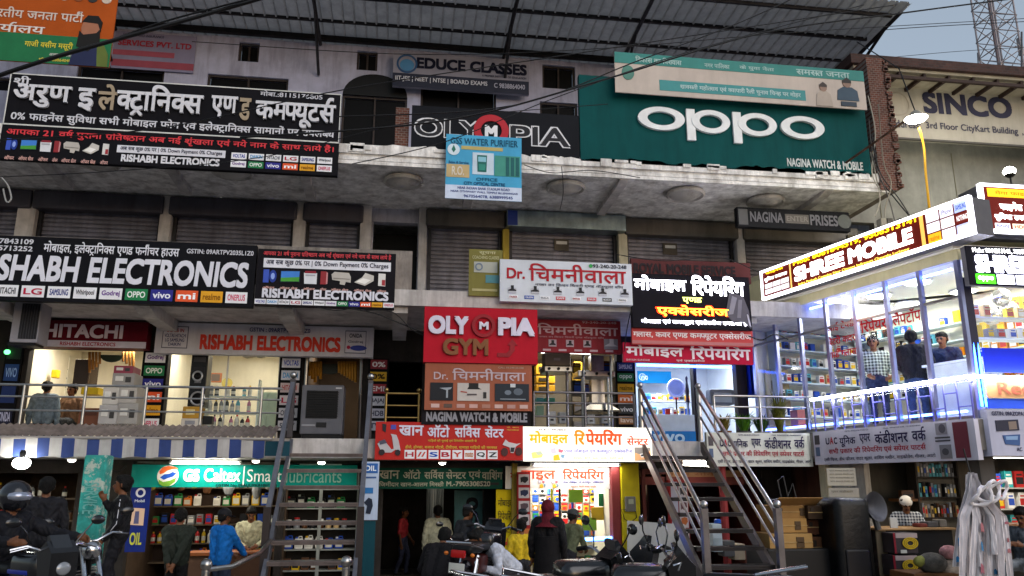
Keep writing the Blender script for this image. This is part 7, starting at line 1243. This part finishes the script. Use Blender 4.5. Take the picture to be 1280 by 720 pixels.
t = empty('covered_machine', 'tall black covered machine beside the cardboard boxes', 'machine', on(1067, 11.9)); a, b = X(1043, 11.9, 670), X(1088, 11.9, 670); zt = Z(622, 11.9, 1066); MB().bevbox(a, 11.8, gz(11.9), b, 12.5, zt, .12, seg=3).build('cover', mat('101012', .35, var=.5, scale=6, bump=.4), t, smooth=True); MB().bevbox(a+.1, 11.78, .5, b-.1, 11.81, zt-.75, .03).build('front_panel', mat('1a1a1e', .3), t)
p = P(1090, 634, 12.0); tag(MB().lathe([(.01, -.1), (.12, -.06), (.19, .0), (.22, .08), (.23, .09), (.21, .08), (.11, -.03), (.01, -.07)], 28, 0, Matrix.Translation(p)@Matrix.Rotation(R(80), 4, 'X')@Matrix.Rotation(R(20), 4, 'Y')).build('metal_bowl', mat('55555a', .5, .5, dirt=.4), smooth=True), 'grey dish shaped fan cover hung beside the covered machine', 'fan cover')
tag(MB().tube([P(1091, 640, 12.1), P(1098, 662, 12.1)], .05, 8).build('handle_stem', mat('6a6a6c', .4, .6)), 'grey stem under the dish shaped fan cover', 'stem')
sign('paper_notice', 'yellowed printed notice pasted on the grey wall above the covered machine', (1034, 585, 1070, 607), 12.9, 'a8a294', [('t', (.08, .1+.2*k, .92, .2+.2*k), 'सूचना आवश्यक रिपेयरिंग कार्य', '6a665c', 0, .3) for k in range(4)], d=.006, cat='notice')
sign('paper_notice', 'lower torn paper notice on the grey wall', (1036, 610, 1074, 622), 12.9, '9a958a', [('t', (.08, .2, .8, .5), 'एयर कंडीशनर', '6a665c', 0, .3)], d=.006, cat='notice')
# desk of the man with the skull cap
t = empty('shop_desk', 'buff topped dark desk of the man in the white cap', 'desk', on(1145, 12.3)); a, b = X(1097, 12.2, 660), X(1192, 12.2, 660); zt = Z(660, 12.2, 1145); MB().box(a, 12.25, gz(12.3), b, 12.8, zt-.031).build('body', mat('17171a', .6), t); MB().bevbox(a-.03, 12.15, zt-.03, b+.03, 12.85, zt, .008).build('desk_top', mat('a8845a', .5), t); MB().box(a-.02, 12.23, gz(12.3), a+.15, 12.249, zt-.03).build('side_panel', mat('8a7a64', .6), t)
for i, (v0, v1) in enumerate(((666, 692), (694, 720))): 
    t = pbox('display_carton', 'colourful carton with yellow spiral print, %s of the pair before the desk' % ('upper' if i == 0 else 'lower'), 'carton', 1117, v0, 1147, v1, 11.9, .3, '3a3438', extra=[('red_edge', 0, 0, .08, 1, '8a2030'), ('pale_band', .1, .02, 1, .25, 'b0a0a0'), ('label', .25, .82, .5, .98, 'c8c8c0')]); c = P(1138, (v0+v1)/2, 11.88)
    for k in range(3): MB().torus(.05+.025*k, .01, Matrix.Translation(c)@Matrix.Diagonal((1.2, .4, .8, 1))).build('spiral_print', mat('c8a820', .5), t)
tag(MB().bevbox(X(1117, 11.95, 720), 11.9, gz(11.9), X(1147, 11.95, 720), 12.2, Z(721, 11.9, 1132), .01).build('wooden_crate', WOOD), 'wooden crate beneath the two spiral printed cartons', 'crate')
x0, x1 = X(1146, 14.0, 630), X(1196, 14.0, 630); zs = (1.42, 1.78, 2.14); shelf('dark bookshelf of pale blue folders behind the man in the white cap', x0, x1, zs, 13.95, .22, mat('3a3430', .6), z0=.02)
for i, z in enumerate(zs): fill('folder_book', book, x0+.03, x1-.03, z, 14.0, (['8a8c90', '202024', '5a3a24', 'c8a878', 'c02828'], ['60b0c0', '8a8c90', '202024', '8a8c90'], ['60b0c0', '8a8c90', '8a8c90'])[i], 'in the bookshelf behind the white cap', 'folders in the dark bookshelf', gap=.012, seed=200+i, w=.05, h=.24)
fill('parts_carton', carton, X(1125, 14, 620), X(1146, 14, 620), 1.75, 14.0, ['5a3a24', 'c8a878'], 'on the wall behind the white cap', 'cartons behind the white cap', seed=8, w=.25, h=.18); MB().box(X(1118, 14, 620), 13.9, 1.70, X(1147, 14, 620), 14.2, 1.748).build('wall_shelf', WOOD); tag(bpy.data.objects['wall_shelf.001'] if 'wall_shelf.001' in bpy.data.objects else bpy.data.objects['wall_shelf'], 'short brown wall shelf beside the dark bookshelf', 'shelf')
p = P(1117, 652, 12.3); pbox('qr_stand', 'small white card stand on the desk of the man in the white cap', 'card stand', 1113, 647, 1122, 660, 12.25, .03, 'c8c8c4', bev=.004)
for k, (u, c, w) in enumerate(((1150, '7a3a34', 9), (1162, '5a5a5e', 12), (1175, '8a8680', 8))): p = P(u, 659, 12.45); p.z = zt; m = MB(); m.bevbox(p.x-w*.008, p.y-.1, zt, p.x+w*.008, p.y+.1, zt+.06+.03*k, .02); tag(m.build('tool_pouch', mat(c, .6, var=.3)), ('dull red pouch on the desk', 'grey pouch in the middle of the desk', 'pale pouch at the desk end')[k], 'pouch')
# bundles hanging at the corner
t = empty('hanging_sacks', 'bunch of white printed plastic sacks and rolls hanging at the corner stall', 'sacks', tuple(P(1222, 590, 10.6))); top_ = P(1213, 592, 10.6); PW = mat('dad4d6', .3, var=.1, scale=7, bump=.08)
for k in range(26):
    u0 = 1199+k*2.25; a = top_+Vector((rnd.uniform(-.03, .05), rnd.uniform(-.06, .06), rnd.uniform(-.03, .02))); dy = rnd.uniform(-.22, .12); b = P(u0+rnd.uniform(-2, 2), 645, 10.6+dy); c = P(u0*1.16-1224*.16+rnd.uniform(-4, 4), 720+rnd.uniform(-28, 40), 10.55+dy); m = MB()
    vs = []; n = 16; w1 = rnd.uniform(.03, .055); ph = rnd.uniform(0, 6)
    for j in range(n):
        f = j/(n-1); q = a.lerp(b, f/.4) if f < .4 else b.lerp(c, (f-.4)/.6); q = q+Vector((.012*math.sin(f*9+ph), .02*math.cos(f*7+ph), -.05*math.sin(min(f/.4, 1)*math.pi) if f < .4 else 0)); w = .012+(w1-.012)*min(1, f*2)
        for e in range(7): vs.append(q+Vector((w*(e/3-1), .018*math.sin(e*2.1+ph)+.006*math.sin(f*23+e), 0)))
    m.add(vs, [(7*j+e, 7*j+e+1, 7*j+e+8, 7*j+e+7) for j in range(n-1) for e in range(6)])
    sk = m.build('sack', PW, t, smooth=True)
    if k % 3 == 0:
        for j in range(3):
            f = .15+.3*j+rnd.random()*.12; q = b.lerp(c, f)+Vector((0, -.045, 0)); hh = rnd.uniform(.02, .07); ww = rnd.uniform(.012, .03); MB().prism([(q.x-ww, q.z-hh), (q.x-ww*.4, q.z-hh*.7), (q.x+ww*.9, q.z-hh), (q.x+ww, q.z+hh*.4), (q.x+ww*.2, q.z+hh), (q.x-ww*.8, q.z+hh*.6)], q.y, q.y+.006).build('print', mat(('9a5a68', '9a5a60', 'a86a70', '3a7aa8')[(k//2+j) % 4] if k else '2a80b8', .5), sk)
for k, (u, v, r) in enumerate(((1228, 620, .13), (1238, 614, .15), (1250, 612, .13))):
    c = P(u, v, 10.4); m = MB(); pts = [c+Vector((r*1.1*math.cos(q)+.02*math.sin(3*q+k), .06*math.sin(2*q+k), r*.85*math.sin(q)+.35*r*math.cos(q))) for q in [2*math.pi*i/26 for i in range(26)]]; m.tube(pts, [.024+.006*math.sin(i*1.7+k) for i in range(26)], 7, 0, True); m.build('roll', PW, t, smooth=True)
MB().tube([top_, top_+Vector((.02, .1, 2.5-top_.z))], .012, 6).build('hook', BLK, t)
# right hand stall
x0, x1 = X(1238, 13.0, 630), X(1330, 13.0, 630); zs = (1.25, 1.6, 1.95); shelf('pale shelf of boxes inside the corner stall', x0, x1, zs, 12.9, .25, mat('a8a49a', .5))
for i, z in enumerate(zs): fill('parts_carton', carton, x0+.03, x1-.03, z, 12.95, ['2a50b0', 'c02828', 'e8e4dc', '30a0a0', 'e8e4dc'], 'in the corner stall', 'boxes in the corner stall', gap=.06, seed=220+i, w=.16, h=.25)
a, b = X(1240, 11.6, 650), X(1330, 11.6, 650); tag(MB().bevbox(a, 11.6, Z(658, 11.6, 1260)-.04, b, 12.1, Z(655, 11.6, 1260), .01).build('wooden_table', mat('8a5a34', .5)), 'brown table board in the corner stall', 'table')
for k, (u, v, r, c) in enumerate(((1266, 672, .1, 'b0584a'), (1275, 668, .09, '8a3a30'), (1258, 674, .11, 'b8b0ac'))): m = MB(); m.ball(P(u, v, 11.3), r, r, r*.8); tag(m.build('stuffed_bag', mat(c, .6, var=.3, bump=.4), smooth=True), ('orange red stuffed bag', 'dark red stuffed bag', 'pale stuffed bag')[k]+' in the corner stall', 'bag')
for k, (u, v, r, c, lb) in enumerate(((1165, 704, .22, '5a5650', 'grey cloth heap before the desk'), (1186, 690, .14, 'c08a8a', 'pink wrapped roll before the desk'), (1190, 712, .2, 'b8a898', 'buff bundle next to the hanging sacks'), (1152, 702, .12, '8a8a44', 'yellow green bundle next to the spiral cartons'))): m = MB(); m.ball(P(u, v, 11.3), r, r*.8, r*.7, 14); tag(m.build('cloth_bundle', mat(c, .8, var=.4, bump=.6, scale=8), smooth=True), lb, 'bundle')
tag(MB().bevbox(X(1140, 11.2, 720), 11.15, gz(11.2), X(1205, 11.2, 720), 11.75, P(1170, 716, 11.2).z, .02).build('low_bench', WOOD), 'low wooden bench under the cloth heap', 'bench')
# under the shiny stair
tag(MB().tube([(X(906, 14.6, 650), 14.6, .0), (X(906, 14.6, 650), 14.6, 2.44)], .07, 10).build('red_pole', mat('8a3030', .5)), 'dull red pole seen through the shiny stair', 'pole')
t = pbox('water_can', 'white water cooler can with blue cap behind the shiny stair', 'water can', 891, 655, 903, 690, 13.9, .35, 'c0ccd0', extra=[('panel', .1, .5, .9, .9, 'a8b4b8')], rough=.3); c = P(897, 654, 14.07); MB().lathe([(.06, 0), (.06, .06), (.04, .07)], 14, 0, Matrix.Translation((c.x, 14.07, c.z))).build('cap', mat('2050b0', .4), t)
for k, (u, v, c, lb) in enumerate(((925, 690, 'a89a84', 'buff box low behind the shiny stair'), (938, 694, '6a3a30', 'brown red box low behind the shiny stair'), (912, 686, '5a5a5a', 'grey box near the red pole'))): pbox('storage_box', lb, 'box', u-7, v-10, u+7, v+10, 14.0, .3, c)
sign('fascia_strip', 'dull red and buff fascia strip behind the top of the shiny stair', (800, 588, 930, 606), GY-.1, 'a07a5a', [('p', (0, .45, 1, 1), '6a2a28'), ('t', (.1, .1, .8, .38), 'मोबाइल सर्विस', '8a5a40', 0, .4)], d=.05)
m = MB(); xa, xb = X(803, 15.9, 640), X(838, 15.9, 640)
t = empty('shop_window', 'dark glass shop window with dull red frame beside the yellow pillar', 'window', (xa, 15.9, .9))
for q in ((xa, .6, xa+.07, 2.3), (xb-.07, .6, xb, 2.3), (xa+.07, 2.2, xb-.07, 2.3), (xa+.07, .6, xb-.07, .7)): MB().box(q[0], 15.85, q[1], q[2], 15.93, q[3]).build('frame', mat('5a2826', .6), t)
MB().box(xa+.07, 15.9, .7, xb-.07, 15.91, 2.2).build('pane', mat('0b0b0d', .08, spec=.6), t)

# ================================================================ cables, mast, antennas
def cable(label, pts, r, c='0b0b0d', sag=0, n=10):
    q = [P(*p) for p in pts]; out = []
    for i in range(len(q)-1):
        p0, p1, p2, p3 = q[max(i-1, 0)], q[i], q[i+1], q[min(i+2, len(q)-1)]
        for k in range(n):
            t = k/n; out.append(.5*((2*p1)+(p2-p0)*t+(2*p0-5*p1+4*p2-p3)*t*t+(3*p1-p0-3*p2+p3)*t**3))
    out.append(q[-1]); return tag(MB().tube(out, r, 7).build('overhead_cable', mat(c, .5, var=0), smooth=True), label, 'cable')
cable('thick black overhead cable rising across the orange banner', [(-30, 104, 6.6), (60, 74, 6.6), (150, 48, 6.7), (250, 20, 6.8), (360, -12, 6.9)], .019)
cable('second black cable twisted close above the thick one', [(150, 46, 6.8), (215, 24, 6.8), (330, -6, 6.8)], .009)
cable('black cable crossing the roof edge toward the lattice mast', [(300, 172, 9), (560, 150, 9), (760, 98, 9), (950, 42, 9.2), (1130, 16, 9.5), (1300, -6, 10)], .012)
cable('thin black cable from the gym letters up past the tin canopy', [(420, 146, 9), (640, 132, 9), (800, 75, 9), (920, 30, 9), (1000, -6, 9)], .008)
cable('thin black cable passing over the big white Hindi letters', [(-20, 176, 10), (200, 160, 10), (430, 112, 10), (700, 70, 10), (1000, 24, 10), (1120, 6, 10)], .008)
cable('faint thin wire high across the coaching class sign', [(240, 52, 11), (520, 68, 11), (760, 60, 11), (1000, 40, 11), (1300, 22, 12)], .006)
cable('thin wire drooping below the big black Hindi signboard', [(-20, 222, 11), (140, 214, 11), (330, 196, 11), (520, 152, 11), (760, 130, 11)], .006)
cable('thin wire slanting over the red ring of the gym letters', [(440, 205, 10.5), (560, 176, 10.5), (700, 120, 10.5), (870, 62, 10.5), (1080, 6, 10.5)], .007)
cable('thin wire against the evening sky under the mast', [(1000, 46, 20), (1150, 34, 20), (1300, 26, 20)], .012)
cable('lower thin wire against the evening sky', [(1110, 72, 30), (1200, 64, 30), (1300, 58, 30)], .012)
cable('bright yellow cable hanging from the saucer lamp to the glowing fascia', [(1149, 160, 12.6), (1155, 185, 12.5), (1157, 215, 12.3), (1161, 255, 12.0), (1164, 292, 11.9)], .022, 'd8a010')
cable('dangling white cord at the left shutter', [(2, 222, 14), (10, 232, 14), (14, 248, 14), (8, 252, 14), (4, 236, 14)], .014, '8a8a88')
for k, (pts, c) in enumerate(((((1086, 150, 14.2), (1092, 200, 14.1), (1108, 240, 13.8), (1118, 275, 13.5), (1120, 300, 13.3)), '3a3634'), (((1090, 170, 14.2), (1100, 215, 14.0), (1125, 250, 13.6), (1150, 290, 13.0)), '2a2828'), (((1098, 130, 14.2), (1104, 200, 14.0), (1114, 230, 13.8), (1106, 265, 13.6), (1112, 300, 13.4)), '6a6458'), (((1088, 190, 14.2), (1096, 225, 14.1), (1100, 250, 13.9), (1094, 270, 13.8)), '8a8478'), (((1100, 225, 14.1), (1130, 262, 13.5), (1160, 296, 12.8)), '1c1c1e'), (((1085, 120, 14.3), (1094, 165, 14.2), (1090, 215, 14.1), (1102, 240, 14.0)), 'a09a8c'))):
    cable(('dark cable tangle beside the brick pier, longest strand', 'black strand swinging from the brick pier to the fascia', 'grey strand looping below the brick pier', 'pale short strand at the brick pier foot', 'thin black strand reaching the fascia end', 'pale strand along the brick edge')[k], pts, .012, c)
for k, u in enumerate((1104, 1112, 1128)): p = P(u, 286, 13.4); tag(MB().bevbox(p.x-.06, 13.35, p.z-.2, p.x+.06, 13.5, p.z+.2, .01).build('cable_box', mat(('8a8478', '4a4640', '3a3a3c')[k], .6)), ('pale cable junction box', 'brown cable junction box', 'black cable junction box')[k]+' above the far end of the glowing fascia', 'box')
for lb, pts, r_ in (('slack black cable under the slab right of the small electronics sign', ((440, 386, 14.3), (470, 392, 14.3), (500, 404, 14.4), (530, 416, 14.4)), .012), ('second slack cable crossing toward the red gym sign', ((452, 388, 14.3), (490, 390, 14.3), (515, 412, 14.4), (532, 420, 14.4)), .009),
    ('thin cable looped below the small electronics sign', ((395, 384, 14.3), (420, 388, 14.3), (440, 385, 14.3)), .008), ('cable sagging along the crumbling balcony lip beside the blue banner', ((655, 206, 14.2), (690, 216, 14.2), (740, 213, 14.2), (800, 222, 14.2)), .008), ('cable dropping from the balcony lip to the steel shutter box', ((702, 208, 14.2), (704, 240, 14.3), (700, 262, 15.8)), .008),
    ('cable sagging above the glowing black sign', ((770, 318, 14.2), (830, 326, 14.2), (900, 322, 14.2), (948, 340, 14.2)), .009), ('cable bundle trailing from the red strip sign to the glass shop', ((936, 420, 14.2), (952, 425, 14.3), (968, 418, 14.3), (985, 424, 14.4)), .014), ('cable running down beside the kitchen chimney sign', ((790, 384, 14.2), (784, 410, 14.3), (780, 440, 14.4)), .01),
    ('cable looping below the teal fascia by the turquoise pillar', ((128, 578, 14.2), (146, 590, 14.3), (158, 582, 14.4)), .01)): cable(lb, pts, r_)
t = empty('lattice_mast', 'steel lattice telecom mast behind the cream building', 'mast', (P(1250, 85, 60).x, 60, 0)); cx, hw = P(1249, 60, 60).x, 1.25; MM = mat('8a8488', .5, .3, var=.2); zt = P(1240, -60, 60).z
for sx in (-1, 1):
    for sy in (-1, 1): MB().tube([(cx+hw*sx, 60+hw*sy, 0), (cx+hw*sx*.92, 60+hw*sy*.92, zt)], .09, 6).build('leg', MM, t)
z = 12.0; k = 0; m = MB()
while z < zt-2:
    for (x0, y0, x1, y1) in ((-1, -1, 1, -1), (1, -1, 1, 1), (1, 1, -1, 1), (-1, 1, -1, -1)):
        m.tube([(cx+hw*x0, 60+hw*y0, z), (cx+hw*x1, 60+hw*y1, z+1.7)], .045, 5); m.tube([(cx+hw*x1, 60+hw*y1, z), (cx+hw*x0, 60+hw*y0, z+1.7)], .035, 5); m.tube([(cx+hw*x0, 60+hw*y0, z), (cx+hw*x1, 60+hw*y1, z)], .045, 5)
    z += 1.7; k += 1
m.build('bracing', MM, t); MB().tube([(cx-.3, 60, 0), (cx-.3, 60, zt)], .16, 6).build('cable_ladder', mat('7a6a6c', .6), t)
for dx, dz in ((1.9, -3), (-1.7, -6), (1.8, 0)): p = P(1249, 60, 60); MB().bevbox(cx+dx-.2, 59.4, p.z+dz-.9, cx+dx+.2, 59.7, p.z+dz+.9, .05).build('panel_antenna', mat('9a9496', .5), t); MB().tube([(cx+dx, 59.7, p.z+dz), (cx+hw*(1 if dx > 0 else -1), 59.5, p.z+dz)], .06, 5).build('antenna_arm', MM, t)
tag(MB().tube([P(1277, 95, 40), P(1277, 40, 40)], .06, 6).build('antenna_pole', mat('4a4a50', .6)), 'thin antenna pole right of the lattice mast', 'pole')
tag(MB().tube([P(1223, 84, 40), P(1222, 66, 40)], .04, 6).build('antenna_pole', mat('4a4a50', .6)), 'very short antenna pole at the foot of the lattice mast', 'pole')
